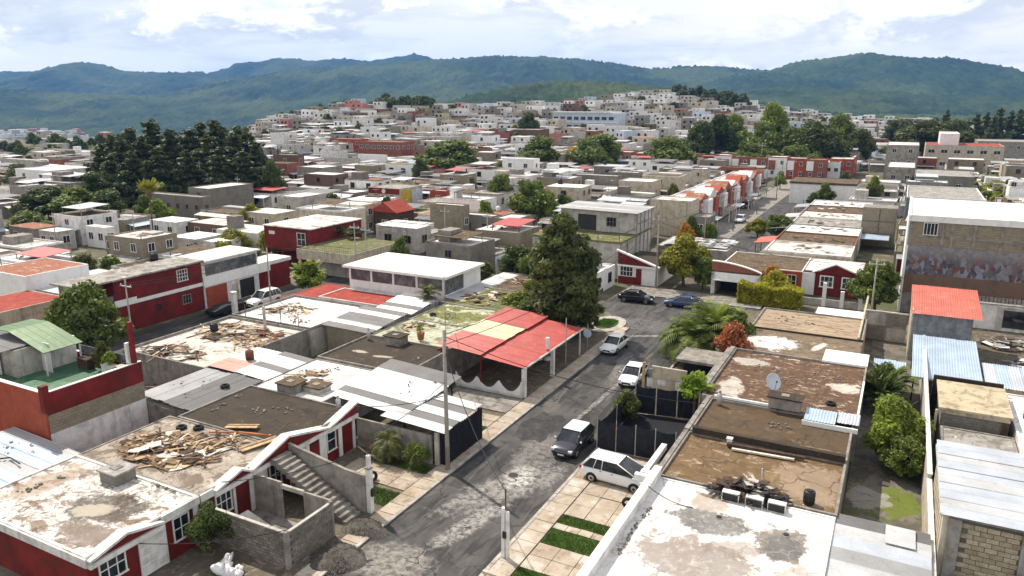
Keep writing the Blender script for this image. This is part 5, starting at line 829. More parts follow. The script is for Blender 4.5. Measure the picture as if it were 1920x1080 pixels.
# ------------------------------------------------------------------ back yards and buildings at the right edge
sheet('back_yard', [(-1.1, 41.2), (3.3, 42.5), (3.3, 86), (-1.1, 86)], 0.02, roofmat('muddy_yard', (0.19, 0.17, 0.15), [((0.085, 0.075, 0.06), .6, .46, .62, .8, None), ((0.09, 0.12, 0.02), .5, .52, .6, .9, None)], [(1.9, 49.6, 1.5, 1.8, 0, (0.13, 0.17, 0.02), .95), (0.2, 49.4, 1.2, 1.5, 0, (0.36, 0.34, 0.32), .8)]))
pile('debris_heap', 'grey rubble heap at the edge of the muddy back yard', 'rubble', 0.6, 44.8, .05, 1.6, 1.0, 70, mats=('lgrey', 'white', 'conc', 'darkwood'), lmax=.8, hmax=.5, boards=.5)
bwv = thing('boundary_wall', 'narrow cream boundary wall running up the right back yards', 'wall', (3.4, 60, 0)); part(bwv, 'wall', 'cream', (3.3, 3.5, 33, 48.5, 0, 2.6)); part(bwv, 'wall', 'lgrey', (3.3, 3.5, 48.5, 80, 0, 2.9)); part(bwv, 'coping', 'white', (3.26, 3.54, 33, 48.5, 2.605, 2.68)); part(bwv, 'coping', 'white', (3.26, 3.54, 48.5, 80, 2.905, 2.98))
S6 = thing('sheet_roof_shed', 'shed with pale blue striped sheet roof at the bottom right', 'shed', (1, 36, 0)); part(S6, 'wall', 'lgrey', (-1.2, 3.2, 30, 41, 0, 2.6)); sheets(S6, (-1.25, 29.5, 2.8), (-1.25, 41.1, 2.95), (3.35, 29.5, 2.8), 10, ['zincpale', 'zincwhite', 'zincdark', 'zincpale', 'zincwhite', 'zincwhite', 'zinc'], .05); FOOT.append((-1.3, 3.4, 29, 41))
part(S6, 'side_sheet', 'zincwhite', (1.2, 2.6, 39.0, 40.9, 3.03, 3.05))
S7 = thing('block_building', 'tall building of pale cinder blocks with silvery roof, bottom right', 'building', (9, 43, 0)); FOOT.append((3.6, 16, 38, 50))
part(S7, 'side_wall', 'cream', (3.62, 3.9, 39.75, 48.0, 0, 4.95)); part(S7, 'rear_wall', 'conc', (3.9, 15, 47.8, 48.0, 0, 4.95)); part(S7, 'column', 'conc', (3.9, 4.45, 39.62, 39.95, 0, 4.85)); part(S7, 'column', 'conc', (7.0, 7.6, 39.62, 39.95, 0, 4.85)); part(S7, 'ring_beam', 'conc', (3.9, 15, 39.7, 39.95, 4.85, 5.0)); part(S7, 'lower_wall', 'conc', (3.9, 15, 39.8, 39.95, 0, 1.2))
bk2 = MB().box(-.258, .258, -.11, .11, -.118, .118).mesh('block', M['tanbrick'])
blockwall(S7, 4.45, 7.0, 1.2, 4.8, .55, .27, 'x', 39.82, bk2); blockwall(S7, 7.6, 10.2, 1.2, 4.8, .55, .27, 'x', 39.82, bk2)
sheets(S7, (3.5, 39.4, 5.1), (3.5, 48.3, 5.35), (15, 39.4, 5.2), 10, ['zincpale', 'zincwhite', 'zincpale'], .05); sheets(S7, (4.0, 36.6, 1.3), (4.0, 39.6, 1.5), (13, 36.6, 1.3), 3, ['zincblue']); part(S7, 'fascia', 'zincwhite', (3.45, 3.6, 39.5, 48.2, 4.95, 5.12))
for q in range(8): part(S7, 'plaster_rib', 'cream', (3.585, 3.62, 40.4 + q * .95, 40.55 + q * .95, 0, 4.9))
S8 = thing('block_room', 'rough block room with a cream slab roof beside the bushy tree', 'building', (6.3, 62, 0)); FOOT.append((4, 9, 58, 66))
part(S8, 'wall', 'block', (4.3, 8.5, 59.6, 65.4, 0, 3.2)); part(S8, 'roof', roofmat('cream_slab', (0.5, 0.43, 0.3), [((0.25, 0.19, 0.12), .8, .5, .64, .8, None)]), (4.1, 8.7, 59.3, 65.6, 3.25, 3.42)); part(S8, 'lintel', 'cream', (4.2, 8.55, 59.45, 59.595, 2.95, 3.24)); part(S8, 'column', 'darkwood', (8.1, 8.52, 59.45, 59.595, 0, 2.94)); part(S8, 'post', 'cream', (3.9, 4.05, 59.2, 59.4, 0, 3.2)); part(S8, 'stake', 'darkwood', (6.5, 6.65, 59.35, 59.55, 0, 1.4))
S9 = house('white_roof_house', 'house with a wide clean white roof at the right edge', 'house', 8.9, 17, 50.5, 67, 2.5, 'white', 'rclean', par=.15, parm='white'); S9b = house('grey_roof_house', 'low grey roofed room in front of the cream slab room', 'house', 4.3, 8.8, 48.3, 58.8, 2.1, 'conc', 'rgrey', par=.12)
part(S9b, 'party_wall', 'rdark', (3.9, 8.7, 66.3, 66.5, 0, 3.5))
for q, x in enumerate((9.6, 10.1)): part(S9, 'vent_pipe', 'iron', (x, x + .07, 62 + q, 62.07 + q, 2.5, 3.4))
rr_ = thing('red_roof_building', 'grey rendered building with a coral red sheet roof, right', 'building', (5, 85, 0)); FOOT.append((1.8, 8.5, 79, 91))
part(rr_, 'front_wall', plain('shaded_grey_render', (0.23, 0.25, 0.27), .9, var=.25, scale=2, dirt=(0.13, 0.14, 0.15), bump=.3), (2.3, 7.2, 80.6, 80.8, 0, 5.0)); part(rr_, 'side_wall', 'cream', (2.15, 2.29, 80.6, 89, 0, 5.2)); part(rr_, 'side_wall', 'conc', (7.2, 7.35, 80.8, 89, 0, 5.0)); part(rr_, 'back_wall', 'conc', (2.3, 7.2, 88.8, 89, 0, 5.4)); sheets(rr_, (2.0, 79.9, 5.05), (8.0, 79.9, 5.05), (2.0, 89.4, 5.85), 7, ['coralsheet'], .06)  # front wall has its blue-grey shade put into the render colour
ba = thing('blue_awning', 'pale blue sheet awning in front of the coral roofed building', 'awning', (5, 73, 0)); sheets(ba, (2.4, 68.6, 2.4), (7.6, 68.6, 2.4), (2.4, 78.6, 3.3), 6, ['zincblue'], .1); part(ba, 'beam', 'cleanwhite', (2.4, 7.8, 68.7, 68.8, 2.2, 2.33)); posts(ba, [(2.6, 69), (7.4, 69), (2.6, 78), (7.4, 78)], .06, 2.3, 'iron'); part(ba, 'back_wall', 'conc', (3.6, 7.4, 79.5, 79.6, 0, 2.5))
sheets(ba, (7.9, 69.5, 2.2), (11.6, 69.5, 2.2), (7.9, 75, 2.5), 4, ['zincpale', 'zincblue'], .2); sheets(ba, (-.6, 66, 2.2), (1.9, 66, 2.2), (-.6, 72, 2.5), 3, ['zincblue'], .2)
house('row_house', 'white roofed shed between the awning and the cream slab room', 'shed', 4.0, 16, 66.7, 68.4, 2.0, 'white', 'rclean', par=.1)
gw = thing('panel_wall', 'grey wall of four rendered block panels beside the coral roof', 'wall', (0, 88, 0)); part(gw, 'panel', 'block', (-2.0, -.1, 86.4, 86.6, 0, 1.5)); part(gw, 'panel', 'lgrey', (.1, 1.95, 86.4, 86.6, 0, 1.5)); part(gw, 'panel', 'lgrey', (-2.0, -.1, 86.4, 86.6, 1.7, 3.1)); part(gw, 'panel', 'block', (.1, 1.95, 86.4, 86.6, 1.7, 3.1)); part(gw, 'frame', 'conc', (-2.0, 1.95, 86.36, 86.62, 1.5, 1.7)); part(gw, 'frame', 'conc', (-.1, .1, 86.36, 86.62, 0, 1.5)); part(gw, 'frame', 'conc', (-.1, .1, 86.36, 86.62, 1.7, 3.1)); part(gw, 'coping', 'lgrey', (-2.1, 2.0, 86.3, 86.68, 3.1, 3.22)); part(gw, 'side_wall', 'cream', (-2.3, -2.11, 76, 94, 0, 3.0))
# building with the wall painting
mu = thing('mural_building', 'tall block building with a crowded painting along its side wall', 'building', (12, 108, 0)); FOOT.append((0, 30, 94, 122))
g = MG('wall_painting', 0.85)
sp = g.n('ShaderNodeSeparateXYZ'); g.l(g.P(), sp.inputs[0]); cb = g.n('ShaderNodeCombineXYZ'); g.l(g.math('ADD', sp.outputs[0], g.math('MULTIPLY', g.noise(.9, 4), .8)), cb.inputs[0]); g.l(sp.outputs[2], cb.inputs[1])
vo_ = g.n('ShaderNodeTexVoronoi'); mp = g.n('ShaderNodeMapping'); mp.inputs['Scale'].default_value = (2.6, 1.3, 1); g.l(cb.outputs[0], mp.inputs[0]); g.l(mp.outputs[0], vo_.inputs['Vector']); vo_.inputs['Scale'].default_value = 1.0
cr = g.n('ShaderNodeValToRGB'); sv = g.n('ShaderNodeSeparateXYZ'); g.l(vo_.outputs['Color'], sv.inputs[0]); g.l(sv.outputs[0], cr.inputs[0]); cr.color_ramp.interpolation = 'CONSTANT'
for p_, c in ((0, (0.05, 0.045, 0.06)), (.18, (0.22, 0.05, 0.05)), (.34, (0.3, 0.29, 0.33)), (.5, (0.1, 0.11, 0.17)), (.62, (0.36, 0.27, 0.24)), (.74, (0.07, 0.07, 0.08)), (.86, (0.3, 0.36, 0.52))):
    e = cr.color_ramp.elements.new(p_) if p_ else cr.color_ramp.elements[0]; e.color = c + (1,)
wash = g.rmp(sp.outputs[2], 6.3, 8.2); k = g.mix(wash, g.mix(.35, cr.outputs[0], (0.09, 0.075, 0.085)), (0.26, 0.25, 0.26)); k = g.mix(g.rmp(g.noise(1.2, 8, .7, .6), .42, .62, 0, .75), k, (0.17, 0.15, 0.15)); k = g.mix(g.rmp(g.noise(3, 6), .55, .7, 0, .6), k, (0.33, 0.31, 0.33)); MURAL = g.col(k)
part(mu, 'core', 'conc', (1.3, 29.6, 100.2, 119.7, 0, 11.2)); part(mu, 'side_wall', 'cleanwhite', (1.0, 1.28, 100.0, 120, 0, 11.9)); part(mu, 'roof', 'rclean', (1.3, 29.6, 100.0, 119.8, 11.62, 11.75)); part(mu, 'parapet', 'cleanwhite', (1.3, 29.6, 99.9, 100.19, 11.21, 11.95)); part(mu, 'painted_wall', MURAL, (1.3, 29.6, 100.02, 100.19, 4.9, 8.35)); part(mu, 'lower_wall', 'brick', (1.3, 29.6, 100.0, 100.19, 2.6, 4.89)); part(mu, 'shop_wall', 'white', (6.5, 29.6, 96.5, 100, 0, 2.9)); part(mu, 'shop_roof', 'rgrey', (6.4, 29.6, 96.4, 99.99, 2.91, 3.0))
xs_ = [1.3, 4.7, 5.6, 7.9, 10.6, 13.4, 16.2, 19.2, 22, 25, 28, 29.6]
for a, b_ in zip(xs_, xs_[1:]): part(mu, 'infill_panel', 'tanblock', (a + .16, b_ - .16, 100.05, 100.19, 9.62, 11.2)); part(mu, 'infill_panel', 'tanblock', (a + .16, b_ - .16, 100.05, 100.19, 8.36, 9.38)); part(mu, 'column', 'conc', (a - .16, a + .16, 99.98, 100.19, 8.36, 11.2))
part(mu, 'tie_beam', 'conc', (1.46, 29.6, 100.0, 100.19, 9.385, 9.615)); win(mu, '-y', 100.0, 3.4, 10.4, 1.5, 1.35, (3, 0)); part(mu, 'shop_door', 'glass', (11.5, 14.2, 96.42, 96.49, .4, 2.4)); part(mu, 'door_frame', 'lgrey', (10.9, 11.49, 96.4, 96.49, .2, 2.5)); part(mu, 'door_frame', 'lgrey', (14.21, 14.8, 96.4, 96.49, .2, 2.5)); part(mu, 'door_frame', 'lgrey', (10.9, 14.8, 96.4, 96.49, 2.51, 2.7))
b = MB(tuple(mu.location))
for q in range(60): x = 7 + q * .38; b.tube((x, 97.4, 3.0), (x + rng.uniform(-.1, .1), 97.4, 3.0 + rng.uniform(.5, 1.0)), .06, .04, 5)
tag(b.build('bottle_row', M['rust'], mu), None, None, None, 'stuff')
# junk yard in front of the shop
sheet('junk_yard', [(8.6, 74), (24, 74), (24, 96.4), (8.6, 96.4)], .01, YARD)
for q, (lb, x, y, w) in enumerate((('scrap metal heap nearest the blue awning in the junk yard', 11, 78, 2.2), ('scrap metal heap in the middle of the junk yard', 13, 83, 2.6), ('scrap metal heap below the shop door', 12, 90, 2.8), ('scrap metal heap at the right edge of the junk yard', 17, 86, 2.6))):
    pile('scrap_heap', lb, 'scrap', x, y, .05, w, w * .7, 46, mats=('iron', 'lgrey', 'rust', 'white', 'darkwood', 'zinc'), lmax=2.2, hmax=1.3, boards=.5)
o = thing('white_canopy', 'small white oval canopy over the junk yard', 'awning', (14.5, 81.5, 0)); MB().lathe([(0, .25), (.9, .2), (1.6, .05), (1.7, 0), (1.5, .0), (0, .15)], 16).build('top', M['cleanwhite'], o, True, (0, 0, 2.6)); MB().tube((0, 0, 0), (0, 0, 2.7), .05).build('mast', M['steel'], o, False, (0, 0, 0))
# ------------------------------------------------------------------ houses facing down the street (y = 98 .. 110)
e1 = house('small_house', 'small white house with a red barred door at the street end', 'house', -34.6, -28.8, 98.6, 108, 2.7, 'cleanwhite', 'rdark', par=0)
b = MB(tuple(e1.location)); b.prism([(-34.6, 98.5, 2.7), (-28.8, 98.5, 2.7), (-34.6, 98.5, 4.6)], (0, .3, 0)).build('gable', M['red'], e1); MB(tuple(e1.location)).prism([(-34.8, 98.3, 4.6), (-28.5, 98.3, 2.55), (-28.5, 98.3, 2.75), (-34.8, 98.3, 4.8)], (0, .6, 0)).build('gable_trim', M['cleanwhite'], e1); part(e1, 'lintel', 'cleanwhite', (-34.6, -28.8, 98.3, 98.49, 2.45, 2.7)); part(e1, 'red_panel', 'red', (-34.5, -31.2, 98.5, 98.596, 0, 1.0)); door(e1, '-y', 98.59, -31.5, .8, 2.2, 'red'); win(e1, '-y', 98.59, -33.3, 1.75, 1.9, 1.3, (3, 1)); part(e1, 'roof_slope', 'rdark', (-34.5, -28.9, 98.9, 107.9, 2.76, 2.95))
e2 = house('garage_house', 'house with an arched red gable over a white garage, behind the hedge', 'house', -21.2, -10.6, 103.5, 113.5, 3.0, 'cleanwhite', 'rbrown', par=.1)
part(e2, 'garage_wall', 'white', (-21.4, -20.9, 98.4, 103.4, 0, 3.0)); part(e2, 'garage_wall', 'white', (-15.6, -15.3, 98.4, 103.4, 0, 3.0)); part(e2, 'garage_roof', 'rbrown', (-21.4, -15.3, 98.5, 103.45, 3.0, 3.2)); part(e2, 'garage_lintel', 'cleanwhite', (-20.9, -15.6, 98.4, 98.6, 2.1, 3.0)); part(e2, 'awning', 'cleanwhite', (-21.0, -15.4, 97.7, 98.39, 2.0, 2.12)); part(e2, 'garage_shade_panel', 'iron', (-20.9, -15.6, 102.5, 102.6, 0, 2.6))  # dark sheet across the back paints the shade inside the garage
pts = [(-21.4, 98.38, 3.2)] + [(-21.4 + 6.4 * t / 10, 98.38, 3.25 + 1.15 * math.cos(t / 10 * math.pi / 2) ** .8) for t in range(11)]; MB(tuple(e2.location)).prism(pts[::-1], (0, .3, 0)).build('gable', M['terra'], e2)
b = MB(tuple(e2.location))
for t in range(1, 11): p, q = pts[t], pts[t + 1]; b.prism([(p[0], 98.3, p[2]), (q[0], 98.3, q[2]), (q[0], 98.3, q[2] + .13), (p[0], 98.3, p[2] + .13)], (0, .5, 0))
b.build('gable_trim', M['cleanwhite'], e2); part(e2, 'red_panel', 'orange', (-13.6, -10.6, 103.35, 103.496, .2, 3.0)); win(e2, '-y', 103.35, -11.9, 1.7, 1.2, 1.6, (1, 1)); win(e2, '-y', 103.49, -14.9, 1.7, 1.0, 1.3, (1, 1))
e3 = house('red_house', 'small dark red gabled house with two white framed windows', 'house', -10.5, -3.4, 104, 113, 3.0, 'red', 'rwhite', par=.1)
MB(tuple(e3.location)).prism([(-9.0, 103.8, 3.0), (-3.6, 103.8, 3.0), (-6.6, 103.8, 4.3)], (0, .4, 0)).build('gable', M['red'], e3); b = MB(tuple(e3.location))
b.prism([(-9.4, 103.6, 3.0), (-6.6, 103.6, 4.3), (-6.6, 103.6, 4.48), (-9.4, 103.6, 3.16)], (0, .8, 0)).prism([(-6.6, 103.6, 4.3), (-3.2, 103.6, 3.0), (-3.2, 103.6, 3.16), (-6.6, 103.6, 4.48)], (0, .8, 0)).build('gable_trim', M['cleanwhite'], e3); part(e3, 'white_bay', 'cleanwhite', (-10.6, -9.05, 103.8, 103.99, 0, 2.95)); win(e3, '-y', 103.99, -7.6, 1.95, 1.7, 1.3, (2, 1), fw=.16); win(e3, '-y', 103.99, -4.9, 1.95, 1.8, 1.3, (2, 1), fw=.16); part(e3, 'corner_trim', 'cleanwhite', (-3.6, -3.38, 103.8, 103.99, 0, 3)); part(e3, 'roof_slab', 'rwhite', (-10.4, -3.5, 104.4, 112.8, 3.13, 3.2))
fn = thing('picket_fence', 'white fence with pillars in front of the small red house', 'fence', (-6, 98.5, 0)); part(fn, 'base_wall', 'lgrey', (-11.2, -3.0, 98.4, 98.6, 0, .9))
for x in (-7.3, -5.2, -3.1): part(fn, 'pillar', 'cleanwhite', (x - .22, x + .22, 98.28, 98.72, 0, 2.1 if x > -7 else 3.0))
for q in range(10): part(fn, 'picket', 'iron', (-6.9 + q * .37, -6.86 + q * .37, 98.48, 98.52, .9, 1.9))
# grey two storey building behind the conifer
e4 = thing('two_storey_building', 'grey two storey block building with a ribbed metal roof', 'building', (-42, 108, 0)); FOOT.append((-50, -34.5, 99, 116))
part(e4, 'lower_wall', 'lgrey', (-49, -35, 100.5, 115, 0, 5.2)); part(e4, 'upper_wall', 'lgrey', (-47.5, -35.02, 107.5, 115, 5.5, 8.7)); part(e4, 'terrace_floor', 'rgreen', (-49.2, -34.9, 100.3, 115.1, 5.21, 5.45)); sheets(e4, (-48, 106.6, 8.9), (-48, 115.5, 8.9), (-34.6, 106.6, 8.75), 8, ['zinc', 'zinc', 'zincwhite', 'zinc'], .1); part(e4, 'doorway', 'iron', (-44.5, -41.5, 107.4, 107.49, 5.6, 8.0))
for y in (100.55, 103.5, 107.5, 109.4, 111.3, 113.2, 114.8): part(e4, 'column', 'conc', (-35, -34.93, y - .12, y + .12, .1, 8.6 if y > 107 else 5.2))
part(e4, 'tie_beam', 'conc', (-35, -34.94, 107.63, 114.67, 6.9, 7.1)); part(e4, 'railing', 'iron', (-35.3, -35.2, 100.6, 107.3, 6.3, 6.36)); part(e4, 'railing', 'iron', (-49, -35.3, 100.6, 100.66, 6.3, 6.36)); win(e4, '-y', 107.5, -39, 7.1, 1.6, 1.3, (2, 1), 'conc')
for x in (-49, -45.5, -42, -38.5, -35.25): part(e4, 'rail_post', 'iron', (x - .03, x + .03, 100.58, 100.68, 5.46, 6.3))

# bricks and stones left lying about on the nearer roofs
for q, (lb, x, y, z, rx, ry, n) in enumerate((('broken bricks scattered on the brown roof behind the stair', -40, 37, 2.9, 2.6, 1.6, 22), ('stones along the back edge of the brown roof behind the stair', -43.4, 36.5, 2.9, .5, 2.6, 16), ('bricks and stones on the bright white roof', -42.2, 45.4, 2.8, 1.4, 1.4, 18), ('stones along the edge of the dark roof left of the pole', -36.2, 51.2, 2.9, .5, 2.6, 18), ('bricks scattered over the mossy green and white roof', -40, 65.5, 2.75, 3, 2, 26), ('bricks strewn over the umber roof below the dish', -7, 50.6, 2.9, 3.2, 1.6, 22), ('bricks strewn over the flecked brown roof', -6, 62, 2.9, 4, 3.4, 34), ('stones in the right corner of the peeling white roof', -2.6, 31.5, 2.95, 1.0, 2.0, 22), ('litter along the front parapet of the peeling white roof', -10.3, 33.5, 2.95, .5, 3.4, 26), ('stones on the tan striped roof', -7, 80, 2.65, 3.6, 2.4, 26), ('stones in the left corner of the nearest stained roof', -43.6, 22.6, 2.9, .9, 2.0, 18), ('bricks along the seam of the two lower left roofs', -37, 25.7, 2.95, 2.0, .25, 14), ('stones weighing down the grey corrugated sheets', -47.4, 37.6, 3.1, 2.4, 2.6, 14), ('stones weighing down the blue grey sheets', -49, 24, 2.95, 2.4, 2.0, 10), ('stones weighing down the striped shed roof', -31.4, 44.6, 3.2, 2.0, 2.6, 10), ('rubble on the ruined white roof by the broken posts', -56.5, 57.5, 2.75, 3.6, 2.4, 34))):
    root = thing('loose_bricks', lb, 'bricks', (x, y, z)); r_ = random.Random(q); cl_ = [(r_.uniform(-.8, .8), r_.uniform(-.8, .8)) for _ in range(3)]
    for i in range(n):
        me = blk[0]; k_ = r_.uniform(.22, .62); cx_, cy_ = cl_[i % len(cl_)]; zz_ = .05 + (.12 if 'sheets' in lb or 'shed' in lb else 0)
        link('brick', me, root, (rx * max(-1, min(1, cx_ + r_.gauss(0, .16))), ry * max(-1, min(1, cy_ + r_.gauss(0, .16))), zz_), (r_.uniform(-.2, .2), r_.uniform(-.2, .2), r_.uniform(0, 3)), (k_ * .8, k_ * 1.1, k_))
tyre('tyre holding down the grey corrugated sheets', -45.8, 38.6, 3.15); tyre('tyre on the mossy green and white roof', -43.0, 64.0, 2.95); tyre('tyre lying on the flecked brown roof', -3.0, 57.4, 3.0)
for lb, x, y, z in (('grey gas cylinder on the dark roof left of the pole', -43.6, 53.9, 2.9), ('grey gas cylinder on the umber roof below the dish', -10.4, 53.4, 2.9), ('grey gas cylinder on the brown roof behind the stair', -35.0, 39.4, 2.9)):
    o = thing('gas_cylinder', lb, 'gas cylinder', (x, y, z)); MB().lathe([(0, .05), (.16, .05), (.19, .15), (.19, .85), (.1, 1.0), (0, 1.02)], 12).build('body', M['steel'], o, True, (0, 0, 0)); MB().lathe([(.09, 1.0), (.11, 1.0), (.11, 1.15), (.09, 1.15)], 10).build('collar', M['steel'], o, False, (0, 0, 0))

pile('lumber_pile', 'boards and poles dumped on the bright white roof', 'lumber', -41.8, 43.8, 2.8, 1.8, 1.6, 30, lmax=1.8, hmax=.3); pile('lumber_pile', 'split boards on the pale green painted roof', 'lumber', -42.0, 59.6, 2.8, 1.8, 1.6, 26, lmax=1.6, hmax=.3); pile('lumber_pile', 'poles and boards on the half ruined white roof with posts', 'lumber', -58.0, 58.6, 2.75, 2.8, 2.6, 44, lmax=2.8, hmax=.4); pile('lumber_pile', 'broken boards on the low brown roof behind the conifer', 'lumber', -41, 82, 2.75, 3, 2.6, 30, lmax=2, hmax=.3); pile('lumber_pile', 'scrap boards between the ruined roof and the red terrace house', 'lumber', -55.6, 38.6, .1, 3.4, 2.6, 60, lmax=2.6, hmax=1.4)
# ------------------------------------------------------------------ the town in the middle distance
def solve(f, target, a, b):
    for _ in range(48):
        m_ = (a + b) / 2
        if f(m_) < target: a = m_
        else: b = m_
    return (a + b) / 2
def foot_px(l, c, top, r, h):
    """footprint of a box house from the pixels of its roof corner: left end, near corner (c, top), right end"""
    z0 = 0.0
    for _ in range(12): x1, y0 = at(c, top, z0 + h); z0 = 0.5 * z0 + 0.5 * T(x1, y0)
    z = z0 + h
    x0 = solve(lambda x: pix(x, y0, z)[0], l, x1 - 90, x1) if l < c - 1 else x1 - 8
    y1 = solve(lambda y: pix(x1, y, z)[0], r, y0, y0 + 60) if r > c + 1 else y0 + 9
    return x0, x1, y0, min(y1, y0 + 22), z0
def grid_windows(root, x0, x1, y0, y1, z0, h, ny, nx, floors, w=1.3, wh=1.2, frame='cleanwhite', bars=(1, 0)):
    for f in range(floors):
        z = z0 + h * (f + 0.55) / floors
        for i in range(ny): win(root, '-y', y0, x0 + (x1 - x0) * (i + .5) / ny, z, min(w, (x1 - x0) / ny * .7), wh, bars, frame)
        for i in range(nx): win(root, '+x', x1, y0 + (y1 - y0) * (i + .5) / nx, z, min(w, (y1 - y0) / nx * .7), wh, bars, frame)
MID = []
def mid(label, l, c, top, r, h, wall, roof, ny=1, nx=1, floors=1, name='town_building', cat='house', par=.25, parm=None, frame='cleanwhite', w=1.3, wh=1.2):
    x0, x1, y0, y1, z0 = foot_px(l, c, top, r, h)
    o = house(name, label, cat, x0, x1, y0, y1, h, wall, roof, z0, par, parm); grid_windows(o, x0, x1, y0, y1, z0, h, ny, nx, floors, w, wh, frame)
    MID.append((label, (x0 + x1) / 2, (y0 + y1) / 2)); return o, (x0, x1, y0, y1, z0)
# left background
mid('white hall with pale roof left of the pine grove', 28, 92, 322, 152, 6.5, 'cleanwhite', 'rclean', 2, 2, 2)
mid('long pale block with columns beyond the white hall', 88, 150, 283, 162, 6, 'cream', 'rwhite', 5, 1, 2, w=2)
mid('low blue grey roofed shed at the far left edge', 0, 72, 302, 88, 4.5, 'lgrey', 'zincrx', 4, 1, 1, 'shed', 'shed')
mid('low white walled building at the left edge below the white hall', -40, 30, 358, 44, 4, 'white', 'rgrey', 3, 1)
o, (x0, x1, y0, y1, z0) = mid('long unfinished grey block building in front of the pines', 272, 376, 372, 396, 4.6, 'block', 'rgrey', 6, 1, 1, w=1.0, wh=1.0, frame='conc')
o, _ = mid('raw block upper storey with flat roof right of the pines', 352, 392, 356, 474, 6.0, 'block', 'rclean', 1, 0, 2, frame='conc')
for lb, l, c, t, r, h, wl, rf in (('shed with a rusty red roof at the left of the sheet roofs', 16, 66, 430, 112, 3.2, 'conc', 'rterra'), ('grey sheet roofed shed on white posts beside the rusty red shed', 72, 104, 436, 140, 3.2, 'lgrey', 'zincry'), ('white house with two windows among the sheet roofs', 160, 196, 428, 214, 3.6, 'cleanwhite', 'rwhite'),
      ('white roofed open shed below the grey block building', 196, 226, 446, 270, 3.2, 'conc', 'zwry'), ('grey sheet roofed shed beside the yellow green shrubs', 316, 366, 450, 420, 3.2, 'lgrey', 'zincry'), ('white sheet roofed lean-to right of the grey shed', 372, 412, 456, 452, 2.8, 'white', 'zwry'), ('white tin roof house before the raw block storey', 280, 330, 418, 372, 3.2, 'white', 'zwry'), ('pale roofed brick house right of the sheet roofs', 352, 420, 424, 470, 3.0, 'brick', 'rwhite')):
    mid(lb, l, c, t, r, h, wl, rf, 2, 1, 1, 'shed' if 'shed' in lb or 'lean' in lb else 'house', 'shed' if 'shed' in lb or 'lean' in lb else 'house', par=.08)
xq, yq = at(46, 520, 4.6); house('red_roofed_house', 'pale walled house with a faded red roof at the left edge', 'house', xq - 9, xq, yq, yq + 8, 4.6, 'cleanwhite', 'rterra', par=.1); house('red_roofed_house', 'low faded red roof beside the leafy tree, left edge', 'house', -91.5, -84, 40, 50, 3.0, 'cream', 'rred', par=.1); house('sheet_roofed_house', 'low house with grey sheet roof behind the leafy tree', 'house', -96, -86, 51, 62, 2.8, 'lgrey', 'zincry', par=.1)
# centre
mid('red brick two storey row left of the cypress clump', 672, 752, 268, 778, 8, 'terra', 'rterra', 7, 3, 2, w=1.6); mid('red and white upper row behind the red brick row', 618, 676, 262, 690, 6.5, 'orange', 'rwhite', 4, 1, 2)
mid('large blank white wall building in front of the red brick row', 671, 722, 292, 726, 6, 'cleanwhite', 'rwhite', 0, 1); mid('plain grey wall building left of the blank white wall', 608, 671, 299, 676, 4.6, 'lgrey', 'rgrey', 2, 1)
mid('tall brown brick building right of the pines', 512, 556, 292, 570, 7.5, 'brick', 'rwhite', 1, 1, 2); mid('grey metal clad building with a tilted white roof', 556, 604, 316, 642, 5.5, 'grey', 'zwry', 2, 0, 1); mid('grey unfinished two storey shell beside the round shrub', 792, 842, 292, 868, 7, 'block', 'rgrey', 3, 1, 2, frame='conc')
mid('small orange hut among the grey roofs', 649, 672, 341, 678, 3.4, 'orange', 'rwhite', 1, 1); mid('orange red hut with white roof left of the round trees', 806, 836, 360, 846, 3.6, 'orange', 'rclean', 1, 1)
o, (x0, x1, y0, y1, z0) = mid('long building with a red banner along its parapet', 690, 750, 356, 792, 4.4, 'cream', 'rgrey', 2, 2, parm='cream')
part(o, 'banner', 'red', (x0 + .2, x1 - .2, y0 - .12, y0 - .03, z0 + 3.2, z0 + 4.5)); MB(tuple(o.location)).tube(((x0 + x1) / 2, y0 - .13, z0 + 3.85), ((x0 + x1) / 2, y0 - .2, z0 + 3.85), .55, .55, 14).build('banner_emblem', M['white'], o); part(o, 'painted_side', 'yellow', (x1 + .02, x1 + .1, y0 + .3, (y0 + y1) / 2, z0 + .1, z0 + 4.2)); part(o, 'painted_side', 'paleblue', (x1 + .02, x1 + .1, (y0 + y1) / 2, y1 - .2, z0 + .1, z0 + 4.0))
mid('grey cube house with a bright flat roof, centre left', 519, 562, 372, 614, 5, 'lgrey', 'rclean', 1, 1); mid('cream two storey house behind the dark red house', 614, 676, 388, 710, 5.4, 'cream', 'rwhite', 2, 1, 2); mid('pale house under a wide light green canopy', 457, 514, 402, 556, 3.6, 'cream', 'rclean', 2, 1, par=.06)
o, (x0, x1, y0, y1, z0) = mid('small house with a red tile gable pavilion on top', 700, 742, 402, 776, 4.2, 'darkwood', 'rterra', 1, 1); xm = (x0 + x1) / 2
MB(tuple(o.location)).prism([(x0 - .5, y0 - .4, z0 + 4.5), (x1 + .5, y0 - .4, z0 + 4.5), (xm, y0 - .4, z0 + 6.4)], (0, min(7, y1 - y0), 0)).build('gable_roof', M['rred'], o)
o, _ = mid('grey white house with an arched window above the sunroom', 709, 782, 430, 808, 4.2, 'lgrey', 'zwry', 2, 1, 1, par=.1, frame='conc', w=1.5); mid('tan block building with wide panels left of the conifer', 806, 868, 388, 880, 6.2, 'tanblock', 'rclean', 0, 1, 1); mid('dark block building with two open bays left of the conifer', 862, 926, 408, 940, 4.2, 'block', 'rwhite', 2, 1, 1, frame='conc'); mid('pale block room with a blue window left of the conifer', 926, 966, 414, 996, 4.2, 'tanblock', 'zincry', 1, 0, 1, w=2.2, frame='iron')
